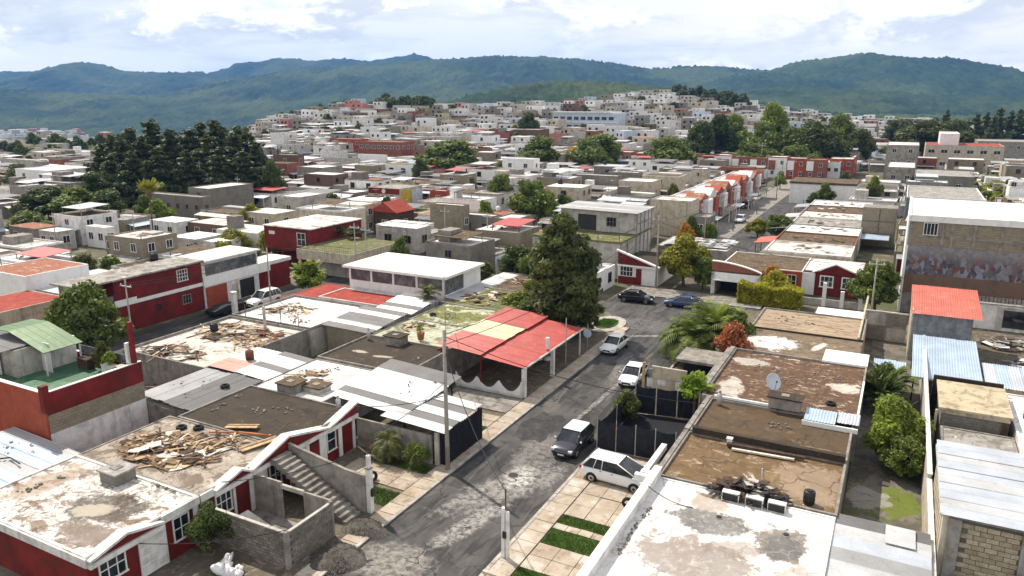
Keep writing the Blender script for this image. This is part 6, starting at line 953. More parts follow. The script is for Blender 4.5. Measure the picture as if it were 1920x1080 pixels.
mid('white house on the rise above the round trees', 942, 1000, 300, 1012, 8, 'cleanwhite', 'rclean', 2, 1, 2); mid('cream house with dark windows beside the white house on the rise', 1011, 1056, 290, 1066, 7, 'cream', 'rwhite', 2, 1, 2); mid('salmon pink house with arched front right of the cream house', 1062, 1090, 284, 1098, 7, 'pink', 'rwhite', 1, 1, 2); mid('white cube house right of the salmon house', 1094, 1126, 300, 1140, 5.5, 'cleanwhite', 'rclean', 1, 1, 2); mid('white house with a tower room above the round trees', 966, 984, 272, 990, 10, 'cleanwhite', 'rclean', 1, 1, 3)
mid('long dark grey wall building above the conifer', 1072, 1158, 332, 1166, 5.6, 'block', 'rclean', 0, 1); mid('cream wall building right of the dark grey wall', 1160, 1222, 343, 1240, 5.4, 'cream', 'rclean', 0, 1); mid('tan block house behind the cream wall building', 1236, 1262, 318, 1270, 5, 'tanblock', 'rwhite', 1, 1)
mid('pale low building behind the cypress clump', 1160, 1176, 330, 1214, 4.5, 'cleanwhite', 'rclean', 1, 2)
# school on the hill
x1, y0, z0 = at_t(1156, 248, 0, 800); x0 = solve(lambda x: pix(x, y0, z0)[0], 1036, x1 - 90, x1); hS = on_y(1156, 213, y0)[1] - z0
sch = house('school', 'long pale blue two storey school with rows of dark windows', 'school', x0, x1, y0, y0 + 14, hS, 'paleblue', 'rclean', z0, .5, 'cleanwhite')
for f in range(2):
    for i in range(9): win(sch, '-y', y0, x0 + (x1 - x0) * (i + .5) / 9.3, z0 + hS * (.27 + .46 * f), 2.9, 1.7, (2, 0), 'paleblue')
for f in (.02, .5): part(sch, 'floor_band', 'cleanwhite', (x0, x1, y0 - .25, y0 - .005, z0 + hS * f, z0 + hS * f + .5))
part(sch, 'roof_slab', 'rclean', (x0 - 1, x1 - 4, y0 - 1.2, y0 + 8, z0 + hS + .5, z0 + hS + .8)); FOOT.append((x0 - 2, x1 + 2, y0 - 2, y0 + 16))
mid('dark round shouldered hall left of the school', 917, 1010, 244, 1030, 7, 'brick', 'rwhite', 3, 1); mid('grey cube in front of the school', 1064, 1094, 248, 1098, 7, 'lgrey', 'rwhite', 0, 0); mid('low terracotta house left of the grey cube', 1030, 1058, 252, 1066, 6, 'pink', 'rterra', 2, 1)
mid('white house with five dark windows on the wooded rise', 1311, 1352, 258, 1360, 7.5, 'cream', 'rclean', 4, 1, 2); mid('long grey arched shed on the wooded rise', 1378, 1446, 262, 1456, 7.5, 'lgrey', 'rgrey', 5, 1, 2); mid('small white house with one wide window under the trees', 1480, 1518, 281, 1530, 5.5, 'cleanwhite', 'rclean', 1, 1, w=3)
# red terrace row across the far street
xr, yr = at(1545, 338, 0); yr0 = yr
ROW = ['terra', 'orange', 'cleanwhite', 'terra', 'terra', 'cleanwhite', 'orange', 'terra', 'cleanwhite', 'terra', 'orange', 'pink', 'cleanwhite', 'terra']
for i in range(14):
    xe = xr - i * 6.0; wl = ROW[i]; hh = 6.2 + (i % 3) * .25
    o = house('terrace_house', None, 'house', xe - 5.96, xe, yr0, yr0 + 9, hh, wl, 'rwhite' if i % 3 else 'rterra', 0, .35, 'terra'); grid_windows(o, xe - 5.9, xe, yr0, yr0 + 9, 0, hh, 2, 0, 2, 1.1)
    part(o, 'bay', 'cleanwhite' if wl != 'cleanwhite' else 'terra', (xe - 5.7, xe - 3.6, yr0 - .6, yr0 - .003, 2.9, 5.9)); door(o, '-y', yr0, xe - 1.0, .9, 2.1, 'iron')
    tag(o, ('rightmost' if i == 0 else ('%s from the right' % ['', 'second', 'third', 'fourth', 'fifth', 'sixth', 'seventh', 'eighth', 'ninth', 'tenth', 'eleventh', 'twelfth', 'thirteenth', 'last'][i])) + ' house in the long red terrace across the far street', None, 'houses of the long red terrace')
# row down the left side of the far street
o, (ax0, ax1, ay0, ay1, az) = mid('blank cream end wall of the orange row by the far street', 1221, 1296, 380, 1312, 6.6, 'cream', 'rwhite', 0, 1)
ORD = ['nearest', 'second', 'third', 'fourth', 'fifth', 'sixth', 'seventh', 'eighth', 'ninth', 'tenth', 'eleventh']
for i in range(9):
    y = ay1 + .1 + i * 7.2; wl = ['orange', 'cleanwhite', 'terra', 'cream', 'orange', 'cleanwhite'][i % 6]
    o = house('row_house', ORD[i] + ' house of the orange and white row along the far street', 'house', ax0 + 1, ax1, y, y + 7.1, 6.2, wl, ['rclean', 'rterra', 'rwhite'][i % 3], 0, .3, 'cleanwhite', 'houses of the orange row')
    grid_windows(o, ax0 + 1, ax1, y, y + 7.1, 0, 6.2, 0, 2, 2, 1.1); part(o, 'bay', ('cleanwhite', 'orange', 'white', 'terra')[i % 4], (ax1 + .003, ax1 + rng.uniform(.6, 1.4), y + rng.uniform(2.6, 4), y + 6.6, 2.8, rng.uniform(5.2, 6.1)))
    MB(tuple(o.location)).prism([(ax1 + .2, y + .2, 6.2), (ax1 + .2, y + 6.9, 6.2), (ax1 + .2, y + 3.5, 7.3 + .4 * (i % 2))], (-3.5, 0, 0)).build('gable_roof', M[('rterra', 'rclean', 'orange')[i % 3]], o)
    if i % 3 != 1: part(o, 'porch_roof', ('cleanwhite', 'zincdark', 'rgrey')[i % 3], (ax1 + 1.5, ax1 + rng.uniform(3, 5), y + .6, y + rng.uniform(4, 6.4), 2.5, 2.62)); posts(o, [(ax1 + 2.8, y + .8), (ax1 + 2.8, y + 4)], .08, 2.5, 'white')
# right of the far street
for i in range(7):
    y = 116 + i * 9.6; house('row_house', ORD[i] + ' long low roof of the pale row right of the far street', 'house', -17.6, -5.6, y, y + 9.4, 3.0, ['cream', 'conc', 'white'][i % 3], ['rwhite', 'rbrown', 'rclean', 'rgrey'][i % 4], 0, .25, ['white', 'terra', 'conc'][i % 3], 'houses of the pale row')
    pile('roof_scrap', ORD[i] + ' line of boards on the pale row of roofs', 'scrap', -11.5, y + 5, 3.05, 4.2, 3.2, 14, lmax=2.6, hmax=.2, group='boards on the pale row', boards=.6)
tz = house('torn_roof_house', 'low house under torn white sheeting at the start of the far street', 'house', -33.6, -22.6, 113.8, 123.4, 2.8, 'conc', 'rwhite', par=.1); sheets(tz, (-33, 114, 3.2), (-28.4, 114, 3.4), (-33, 122.6, 3.0), 5, ['zincwhite', 'zinc', 'zincwhite', 'zincdark'], .6); sheets(tz, (-28, 115, 3.0), (-23, 115, 3.1), (-28, 122, 3.2), 5, ['zincwhite', 'zincpale', 'zincdark'], .6)
pile('roof_scrap', 'torn sheeting and boards on the roof at the start of the far street', 'scrap', -27, 118, 3.2, 4.5, 3, 40, mats=('board', 'zincwhite', 'wood', 'conc'), lmax=2.6, hmax=.5, boards=.7)
for i in range(8):
    y = 128 + i * 15 + rng.uniform(-2, 2); aw = thing('street_awning', ORD[i] + ' low awning along the right side of the far street', 'awning', (-19.2, y, 0), 0, 'awnings along the far street'); sheets(aw, (-20.8, y, 2.4), (-20.8, y + 6, 2.4), (-17.7, y, 2.8), 5, [rng.choice(('zinc', 'zincwhite', 'zincdark', 'zincblue', 'coralsheet'))], .2); posts(aw, [(-20.6, y + .3), (-20.6, y + 5.7)], .05, 2.4, 'iron')
wb = thing('blank_wall_building', 'broad blank white wall with a mossy top edge, right', 'building', (-18, 205, 0)); part(wb, 'wall', 'cleanwhite', (-25.4, -10.2, 200, 212, 0, 5.0)); part(wb, 'coping', 'rbrown', (-25.6, -10, 199.8, 212.2, 5.0, 5.5)); FOOT.append((-26, -9, 198, 214))
gp_ = thing('gridded_wall', 'tan gridded block wall left of the painted building', 'wall', (-3.4, 145, 0))
for a in range(2):
    for c in range(3): part(gp_, 'panel', 'tanblock', (-5.7 + a * 2.65, -3.2 + a * 2.65, 145, 145.2, .1 + c * 2.25, 2.2 + c * 2.25))
part(gp_, 'backing', 'conc', (-5.9, -.4, 145.18, 150, 0, 6.9)); FOOT.append((-6, 0, 144, 151)); part(gp_, 'lean_to', 'zincblue', (-6, -1.2, 139, 144.5, 2.2, 2.3))
mid('grey three storey building behind the painted building', 1663, 1724, 274, 1740, 11, 'grey', 'rclean', 2, 1, 3); mid('white building with a long red eave, upper right', 1736, 1884, 276, 1920, 9, 'cream', 'rred', 6, 0, 2, w=2.2); mid('small white rooftop house above the red eave', 1764, 1800, 252, 1812, 13, 'cleanwhite', 'rclean', 1, 0, 1); mid('long grey block wall behind the white strip roof', 1716, 1828, 334, 1860, 5.5, 'block', 'rgrey', 2, 0); mid('blue grey walled building just behind the painted building', 1700, 1848, 378, 1866, 7, plain('slate_render', (0.13, 0.15, 0.17), .8, dirt=(0.2, 0.2, 0.2)), 'rgrey', 0, 0, par=.3, parm='cleanwhite'); mid('long grey terrace at the right edge', 1834, 1960, 268, 1990, 9, 'grey', 'rgrey', 4, 0, 2); mid('grey flat roofed house left of the red eave', 1664, 1716, 316, 1740, 6, 'grey', 'rclean', 2, 1, 1)
mid('white cottage with a red band at the end of the far street', 1556, 1600, 300, 1622, 6, 'orange', 'rwhite', 3, 1, 2); mid('white house with arches right of the far street end', 1548, 1576, 306, 1582, 5, 'cleanwhite', 'rclean', 2, 1, 1)
mid('grey block house with a green tank at the far street corner', 1296, 1330, 410, 1342, 4, 'block', 'rgrey', 1, 1); mid('pale roofed house by the slope below the orange row', 1160, 1190, 432, 1216, 5.4, 'cleanwhite', 'rclean', 1, 1)
# ------------------------------------------------------------------ generated lots between the surveyed houses
WALLW = dict(lgrey='light grey', white='white', cleanwhite='bright white', grey='grey', conc='concrete', block='grey block', cream='cream', tanblock='tan block', terra='terracotta', orange='orange', brick='brown brick', pink='salmon', paleblue='pale blue', yellow='yellow')
ROOFW = dict(rwhite='stained white', rgrey='grey', rbrown='brown', rclean='clean white', zincrx='zinc', zwry='white sheet', zgry='dark sheet', rdark='dark brown', rterra='terracotta', zincry='zinc', rgreen='mossy')
WP = ['lgrey'] * 5 + ['white'] * 8 + ['cleanwhite'] * 6 + ['grey'] * 2 + ['conc'] * 3 + ['block'] * 4 + ['cream'] * 6 + ['tanblock'] * 5 + ['terra', 'brick', 'orange', 'pink', 'terra', 'terra', 'yellow']
RP = ['rwhite'] * 6 + ['rgrey'] * 4 + ['rbrown'] * 4 + ['rclean'] * 5 + ['zincrx', 'zincry', 'zwry', 'zwry', 'zgry', 'rdark', 'rterra', 'rgreen']
LMK = [('the pine grove', 320, 300), ('the long red house', 300, 560), ('the dark red house', 590, 450), ('the white sunroom', 780, 500), ('the banner building', 740, 365), ('the big conifer', 1060, 480), ('the red brick row', 720, 275), ('the round trees', 970, 350), ('the white school', 1095, 230), ('the long red terrace', 1370, 305), ('the far street', 1440, 390), ('the painted building', 1790, 480), ('the red eave', 1800, 285), ('the dark grey wall', 1115, 345), ('the small red house', 1560, 520), ('the white hall', 90, 330)]
cand = []
def free(x0, x1, y0, y1, g_=0.4):
    for a, b, c, d in FOOT:
        if x0 < b + g_ and x1 > a - g_ and y0 < d + g_ and y1 > c - g_: return False
    return True
KEEP = [(-174, -140, 84, 112), (-3, 30, 40, 122), (-14, 1.5, 84, 115.5), (-74.5, -64.5, 20, 112), (-29, -20, 122, 264), (-34, -11, 0, 98), (-34, -22, 97, 124)]
def lot(x0, x1, y0, y1):
    for a, b, c, d in KEEP:
        if x0 < b and x1 > a and y0 < d and y1 > c: return
    if not free(x0, x1, y0, y1): return
    z0 = T((x0 + x1) / 2, (y0 + y1) / 2); p = pix((x0 + x1) / 2, (y0 + y1) / 2, z0 + 3)
    if p[2] < 45 or p[0] < -90 or p[0] > 2010 or p[1] > 1120: return
    if 150 < p[0] < 490 and 330 < p[1] < 390 and p[2] > 150: return          # the grove's clearing
    FOOT.append((x0, x1, y0, y1)); cand.append((x0, x1, y0, y1, z0, p))
for y in range(44, 79, 7): lot(-86.4, -81.3, y, y + 6.7)
COLS = [-56.5, -45.3, -39, -80, -91, -110, -121, -140, -151, -170, -181, -200, -211, -231, -242, -262, -273, -6, 5, 24, 35, 54] + [-305 + q * 10.7 for q in range(36)]
for xc in COLS:
    y = 40 + rng.uniform(0, 3)
    while y < 262:
        dy = rng.uniform(6.4, 8.6); wx = rng.uniform(8.6, 10.6)
        lot(xc - wx / 2 + rng.uniform(-.4, .4), xc + wx / 2, y, y + dy - rng.uniform(0.1, .8)); y += dy
xx = -300
while xx < 90:
    y = 273
    while y < 330:
        if abs(xx) < 999: lot(xx, xx + rng.uniform(7, 11), y, y + rng.uniform(6.5, 9))
        y += 11
    xx += 12.5
cand.sort(key=lambda c: c[5][2]); labs = {}; nlow = ntwo = 0; spare = [((c[0] + c[1]) / 2, (c[2] + c[3]) / 2, c[4], c[1] - c[0], c[3] - c[2], rng.choice((2.9, 3.1, 5.6)), c[5][0], 9e3 + c[5][2]) for c in cand[600:]]; cand = cand[:600]
for (x0, x1, y0, y1, z0, p) in cand:
    two = rng.random() < .3; near = p[2] < 130; h = rng.uniform(5.0, 6.2) if two else rng.uniform(2.6, 3.3); wl, rf = rng.choice(WP), rng.choice(RP)
    if two and rng.random() < .5: x0 += 2.0
    nlow += (not two); ntwo += two
    if nlow > 298: two = True; h = max(h, 5.0)
    o = house('two_storey_house' if two else 'low_house', None, 'house', x0, x1, y0, y1, h, wl, rf, z0, rng.choice((0.08, .2, .3)), rng.choice((None, None, 'conc', 'white')), None, False)
    grid_windows(o, x0, x1, y0, y1, z0, h, rng.choice((0, 1, 1, 2)), rng.choice((0, 1, 1, 2)), 2 if two else 1, rng.uniform(.9, 1.5), rng.uniform(.9, 1.3), rng.choice(('cleanwhite', 'conc', 'white', 'iron')))
    if rng.random() < .5: door(o, '-y', y0, x0 + 1.0, .9, 2.1, rng.choice(('iron', 'white', 'red', 'darkwood')), z0 + .05)
    if rng.random() < .3: part(o, 'roof_room', rng.choice((wl, 'conc', 'white', 'block')), (x0 + 1, x0 + rng.uniform(2.6, 4.5), y0 + 1.6, y0 + rng.uniform(3.6, 5), z0 + h + .05, z0 + h + rng.uniform(1.2, 2.4)))
    if rng.random() < .75:
        zt = z0 + min(h, 3.0); m_ = rng.choice(('zinc', 'zincwhite', 'zincdark', 'zincpale', 'rgrey', 'zincwhite')); yb = y0 - .1; ya = yb - rng.uniform(1.5, 3); MB(tuple(o.location)).prism([(x0 + .3, ya, zt - .5), (x1 - .3, ya, zt - .5), (x1 - .3, yb, zt - .15), (x0 + .3, yb, zt - .15)], (0, 0, .06)).build('lean_to_roof', M[m_], o); posts(o, [(x0 + .4, ya + .1), (x1 - .4, ya + .1)], .06, zt - .52, 'white', z0)
    if rng.random() < .5:
        za = z0 + h + rng.uniform(.9, 1.9); xa, xb = sorted((x0 + rng.uniform(.3, 3), x1 - rng.uniform(.2, 3))); ya, yb = y0 + rng.uniform(.2, 1.5), y1 - rng.uniform(.3, 2); MB(tuple(o.location)).prism([(xa, ya, za - .3), (xb, ya, za - .3), (xb, yb, za), (xa, yb, za)], (0, 0, .06)).build('roof_canopy', M[rng.choice(('zinc', 'zincwhite', 'zincdark', 'zincpale', 'rbrown', 'redsheet', 'zinc'))], o); posts(o, [(xa + .15, ya + .15), (xb - .15, ya + .15), (xb - .15, yb - .15)], .05, za - .3, 'conc', z0 + h)
    if rng.random() < .4: MB(tuple(o.location)).prism([(x1 + .05, y0 + .5, z0 + 2.5), (x1 + .05, y1 - .5, z0 + 2.5), (x1 + 2.2, y1 - .5, z0 + 2.1), (x1 + 2.2, y0 + .5, z0 + 2.1)][::-1], (0, 0, .06)).build('side_awning', M[rng.choice(('zinc', 'zincwhite', 'zincdark', 'zincblue'))], o)
    if near and rng.random() < .7:
        b = MB(tuple(o.location))
        for q in range(4): b.tube((x1 - .1 - .2 * (q % 2), y0 + .1 + .2 * (q // 2), z0 + h), (x1 - .1 - .2 * (q % 2) + rng.uniform(-.1, .1), y0 + .1 + .2 * (q // 2), z0 + h + rng.uniform(.7, 1.3)), .025, None, 4)
        tag(b.build('rebar', M['rust'], o), None, None, None, 'stuff')
    if rng.random() < .3: part(o, 'roof_slab', rng.choice(('conc', 'white', 'rbrown', 'zinc')), (x0 + rng.uniform(.5, 3), x1 - rng.uniform(.5, 4), y1 - 2.6, y1 - .6, z0 + h + .06, z0 + h + rng.uniform(.15, .5)))
    o.rotation_euler.z = rng.gauss(0, .035)
    lm = min(LMK, key=lambda q: (q[1] - p[0]) ** 2 + ((q[2] - p[1]) * 2) ** 2); dx, dy = p[0] - lm[1], p[1] - lm[2]
    rel = ('left of' if dx < 0 else 'right of') if abs(dx) > abs(dy) * 1.6 else ('behind' if dy < 0 else 'before')
    labs.setdefault('%s %s house, %s roof, %s %s' % ('tall' if two else 'low', WALLW[wl], ROOFW[rf], rel, lm[0]), []).append((p[0], o))
    if rng.random() < .28 and p[2] < 240:
        tk = rng.choice(('plastic', 'plastic', 'cleanwhite')); q = pix(x0 + 2, y1 - 2, z0 + h)
        labs.setdefault('%s water tank on a roof %s %s' % ('black' if tk == 'plastic' else 'white', rel, lm[0]), []).append((q[0], tinaco(None, x0 + 1.2, y1 - 1.2, z0 + h + .05, tk, rng.uniform(.9, 1.2), 'water tanks on the town roofs')))
    if p[2] < 200 and rng.random() < .22:
        ao = thing('tv_antenna', None, 'antenna', (x1 - 1.0, y0 + 1.0, z0 + h), rng.uniform(0, 3)); MB().tube((0, 0, 0), (0, 0, 2.6), .025, None, 5).build('mast', M['steel'], ao, False, (0, 0, 0)); ab = MB(); ab.tube((-.7, 0, 2.5), (.7, 0, 2.5), .015, None, 4)
        for q in range(6): ab.tube((-.6 + q * .24, -.45 + q * .05, 2.5), (-.6 + q * .24, .45 - q * .05, 2.5), .01, None, 4)
        ab.build('elements', M['steel'], ao, False, (0, 0, 0)); labs.setdefault('thin television antenna on a roof %s %s' % (rel, lm[0]), []).append((p[0], ao))
    if near and rng.random() < .55: labs.setdefault('scatter of boards on a roof %s %s' % (rel, lm[0]), []).append((p[0], pile('roof_scrap', None, 'scrap', (x0 + x1) / 2 + rng.uniform(-1, 1), (y0 + y1) / 2, z0 + h + .06, 2.6, 2.0, 14, lmax=1.8, hmax=.25, boards=.5)))
NTH = ['leftmost', 'second', 'third', 'fourth', 'fifth', 'sixth', 'seventh', 'eighth', 'ninth', 'tenth', 'eleventh', 'twelfth', 'thirteenth', 'fourteenth', 'fifteenth', 'sixteenth', 'seventeenth', 'eighteenth', 'nineteenth', 'twentieth']
for lb, lst in labs.items():
    lst.sort(key=lambda q: q[0])
    for i, (_, o) in enumerate(lst):
        tag(o, lb if len(lst) == 1 else lb + (', leftmost' if i == 0 else ', %s from left' % NTH[min(i, 19)]), o['category'], o.get('group') or {'house': 'houses of the town', 'antenna': 'antennas on the town roofs'}.get(o['category'], 'boards on the town roofs'))
NMID = len(cand)
# ------------------------------------------------------------------ houses climbing the far hill
far = []; r2 = random.Random(21); D = 322.0
while D < 660:
    lat = -0.75 * D
    while lat < 0.75 * D:
        w = r2.uniform(6, 10); la = lat + r2.uniform(-1.5, 1.5); d = D + r2.uniform(-4, 4); x, y = _hd[0] * d + _rh[0] * la, _hd[1] * d + _rh[1] * la; p0 = 960 + 1443 * la / d
        lat += w + r2.uniform(1.0, 5.0)
        if p0 < -30 or p0 > 1950: continue
        if not free(x - w / 2, x + w / 2, y - 4, y + 4, .5): continue
        dens = np.interp(p0, [0, 300, 470, 520, 1340, 1460, 1560, 1950], [.05, .05, .15, .95, .95, .6, .5, .45])
        if 560 < p0 and d > np.interp(p0, _CP, _DC) + 40: dens = 0
        if 1265 < p0 < 1405 and d > 560: dens *= .1
        if r2.random() > dens: continue
        far.append((x, y, T(x, y), w, r2.uniform(5.5, 8), r2.choice((3, 3, 3.2, 5.6, 6.2)), p0, d))
    D += 12.5
far += spare; far.sort(key=lambda f: f[7] - f[5] * 8); fl = {}
FW = ['cleanwhite'] * 4 + ['white'] * 7 + ['lgrey'] * 5 + ['cream'] * 5 + ['paleblue', 'pink', 'terra', 'tanblock', 'tanblock', 'conc', 'conc', 'brick', 'grey', 'block']
for i, (x, y, z, w, dp, h, p0, d) in enumerate(far[:300]):
    wl = r2.choice(FW); rf = r2.choice(('rclean', 'rwhite', 'rgrey', 'rterra', 'zwry', 'rclean'))
    o = house('hillside_house', 'small %s %s house on the far hillside, %s roof' % (WALLW[wl], 'two storey' if h > 5 else 'low', ROOFW[rf]), 'house', x - w / 2, x + w / 2, y - dp / 2, y + dp / 2, h, wl, rf, z, .15, None, 'houses on the far hillside', False); fl.setdefault(o['label'], []).append((p0, o)); o.rotation_euler.z = r2.gauss(0, .3)
    for f in range(2 if h > 5 else 1):
        for q in range(2): part(o, 'window', 'glass', (x - w * .36 + q * w * .42, x - w * .36 + q * w * .42 + 1.3, y - dp / 2 - .06, y - dp / 2 - .004, z + 1.0 + f * 2.7, z + 2.2 + f * 2.7))
    part(o, 'window', 'glass', (x + w / 2 + .004, x + w / 2 + .06, y - .7, y + .7, z + 1.0, z + 2.2))
for lb, lst in fl.items():
    lst.sort(key=lambda q: q[0])
    if len(lst) > 1:
        for i, (_, o) in enumerate(lst): tag(o, lb + (', leftmost' if i == 0 else ', %s from left' % NTH[min(i, 19)]))
groups = {}
for (x, y, z, w, dp, h, p0, d) in far[300:]: groups.setdefault(r2.choice(FW), []).append((x, y, z, w, dp, h))
if groups:
    V, F_, mi = [], [], []; names = list(groups) + ['glass', 'rclean']
    def addbox(x0, x1, y0, y1, z0, z1, k):
        n = len(V); V.extend([(x0, y0, z0), (x1, y0, z0), (x1, y1, z0), (x0, y1, z0), (x0, y0, z1), (x1, y0, z1), (x1, y1, z1), (x0, y1, z1)])
        F_.extend([(n, n + 1, n + 5, n + 4), (n + 1, n + 2, n + 6, n + 5), (n + 2, n + 3, n + 7, n + 6), (n + 3, n, n + 4, n + 7), (n + 4, n + 5, n + 6, n + 7)]); mi.extend([k] * 5)
    for k, nm in enumerate(groups):
        for (x, y, z, w, dp, h) in groups[nm]:
            addbox(x - w / 2, x + w / 2, y - dp / 2, y + dp / 2, z - .5, z + h, k); addbox(x - w / 2 + .2, x + w / 2 - .2, y - dp / 2 + .2, y + dp / 2 - .2, z + h, z + h + .1, len(groups) + 1)
            for q in range(2): addbox(x - w * .36 + q * w * .42, x - w * .36 + q * w * .42 + 1.3, y - dp / 2 - .06, y - dp / 2 - .004, z + h - 1.8, z + h - .6, len(groups))
    me = bpy.data.meshes.new('far_houses'); me.from_pydata(V, [], F_)
    for nm in names: me.materials.append(M[nm])
    me.polygons.foreach_set('material_index', mi); tag(link('far_houses', me), 'distant pale houses massed on the hill beyond the nearer ones', None, None, 'stuff')
# village across the valley, far left
VO = ['%d%s' % (q, 'th' if q % 10 > 3 or q % 10 == 0 or 10 < q < 14 else ['st', 'nd', 'rd'][q % 10 - 1]) for q in range(1, 60)]
for i in range(46):
    px_, d = -10 + i * 3.5 + r2.uniform(0, 3), r2.uniform(1500, 1780); la = (px_ - 960) / 1443 * d; x, y = _hd[0] * d + _rh[0] * la, _hd[1] * d + _rh[1] * la; zz_ = CAM_H - d * (r2.uniform(243, 262) - 190) / 1443; w = r2.uniform(9, 16)
    o = house('village_house', 'tiny %s house in the village across the valley, %s from left' % ('pale', VO[i]), 'house', x - w / 2, x + w / 2, y - 5, y + 5, r2.uniform(5, 8), r2.choice(('cleanwhite', 'white', 'pink', 'lgrey')), 'rclean', zz_, 0, None, 'houses of the village across the valley', False)
print('MID', NMID, 'FAR', len(far))
# ------------------------------------------------------------------ trees and shrubs
def leaf_cloud(lobes, n, leaf, seed, aspect=1.9, shell=0.25, up=0.35, droop=0.0):
    r = np.random.RandomState(seed); L = np.array(lobes, float); w = (L[:, 3] * L[:, 4] * L[:, 5]) ** 0.67; k = r.choice(len(L), n, p=w / w.sum())
    d = r.normal(size=(n, 3)); d /= np.linalg.norm(d, axis=1)[:, None]; rad = shell + (1 - shell) * r.rand(n) ** .6; rad *= r.uniform(.88, 1.12, n)
    C = L[k, :3] + d * rad[:, None] * L[k, 3:6]
    nrm = d + r.normal(size=(n, 3)) * .75 + np.array([0, 0, up]); nrm /= np.linalg.norm(nrm, axis=1)[:, None]
    t = np.cross(nrm, r.normal(size=(n, 3))); t /= np.linalg.norm(t, axis=1)[:, None] + 1e-9; t[:, 2] -= droop; b = np.cross(nrm, t)
    s = leaf * r.uniform(.6, 1.35, n)[:, None]
    P = np.stack([C - t * s * aspect * .5, C + b * s * .5 + nrm * s * .12, C + t * s * aspect * .5, C - b * s * .5 + nrm * s * .12], 1)
    return P.reshape(-1, 3), np.arange(4 * n).reshape(-1, 4)
def blob_lobes(seed, R_=2.4, h=4.2, n=30, zlo=.30, flat=.8):
    r = random.Random(seed); L = []
    for i in range(n):
        z = r.uniform(zlo, 1.0); k = math.sin(min(1, (z - zlo) / (1 - zlo) + .18) * math.pi * .95) ** .6; a = r.uniform(0, 6.28); q = R_ * k * r.uniform(.3, .85); s = R_ * r.uniform(.2, .42)
        L.append((q * math.cos(a), q * math.sin(a), z * h, s, s, s * flat))
    return L
def trunk_mesh(h, r0, seed, limbs=5, spread=1.2):
    r = random.Random(seed); b = MB(); p = Vector((0, 0, -.1)); pts = [p]
    for i in range(4): p = p + Vector((r.uniform(-.12, .12) * h * .2, r.uniform(-.12, .12) * h * .2, h * .25)); pts.append(p)
    for i in range(4): b.tube(pts[i], pts[i + 1], r0 * (1 - .2 * i), r0 * (1 - .2 * (i + 1)), 7)
    for i in range(limbs):
        q = pts[2] + (pts[4] - pts[2]) * r.random(); a = r.uniform(0, 6.28); e = q + Vector((math.cos(a) * spread * r.uniform(.6, 1), math.sin(a) * spread * r.uniform(.6, 1), h * .25 * r.uniform(.5, 1.2))); b.tube(q, e, r0 * .38, r0 * .12, 5)
    return b.mesh('trunk', M['bark'], True)
LM = dict(dark=leafmat('dark_leaves', (0.085, 0.115, 0.028)), mid=leafmat('green_leaves', (0.13, 0.175, 0.03)), light=leafmat('bright_leaves', (0.19, 0.25, 0.03)), yellow=leafmat('yellow_green_leaves', (0.26, 0.26, 0.03)), hedge=leafmat('golden_hedge_leaves', (0.36, 0.35, 0.03)), pine=leafmat('pine_needles', (0.075, 0.095, 0.03), .3), cypress=leafmat('conifer_sprays', (0.11, 0.135, 0.035), .35),
          red=leafmat('rust_red_leaves', (0.42, 0.14, 0.06), .35, (0.5, 0.26, 0.12)), orange=leafmat('orange_leaves', (0.42, 0.2, 0.025), .3), olive=leafmat('olive_leaves', (0.11, 0.125, 0.03)), lime=leafmat('lime_leaves', (0.2, 0.3, 0.03)))
_crown = {}
def crown_mesh(kind, var, n, leaf, lobes=None, **k):
    key = (kind, var, n)
    if key not in _crown:
        V, Fq_ = leaf_cloud(lobes or blob_lobes(var * 7 + 3), n, leaf, var * 31 + 5, **k); _crown[key] = np_mesh('crown', V, Fq_, LM[kind])
    return _crown[key]
_trunks = [trunk_mesh(3.6, .16, i, 6, 1.4) for i in range(3)]
def tree(name, label, x, y, z, h, w, kind='mid', var=0, n=9000, leaf=.18, cat='tree', group=None, me=None, baseh=4.6, basew=4.8):
    o = thing(name, label, cat, (x, y, z), rng.uniform(0, 6.28), group); sx, sz = w / basew, h / baseh
    link('trunk', _trunks[var % 3], o, (0, 0, 0), (0, 0, 0), (sx, sx, sz)); link('crown', me or crown_mesh(kind, var, n, leaf), o, (0, 0, 0), (0, 0, 0), (sx, sx, sz)); return o
def conifer_lobes(seed, h=10.0, R_=3.0, lev=9, z0=.12, per=7, flat=.32, pw=.8, prof=None, sz=(.26, .46)):
    r = random.Random(seed); L = [(0, 0, h * .95, .2, .2, .5)]
    for i in range(lev):
        t = z0 + (0.95 - z0) * i / (lev - 1); q = (R_ * (1 - t) ** pw if prof is None else float(np.interp(t, *prof))) * r.uniform(.82, 1.15) + .15
        L.append((0, 0, h * t, q * .45 + .1, q * .45 + .1, h * .07))
        for j in range(max(4, int(per * (1 - t * .55)))):
            a = r.uniform(0, 6.28); d = q * r.uniform(.35, .85); s = q * r.uniform(*sz) + .14; L.append((d * math.cos(a), d * math.sin(a), h * t - d * .12 + r.uniform(-.25, .25), s, s, s * flat + .14))
    return L
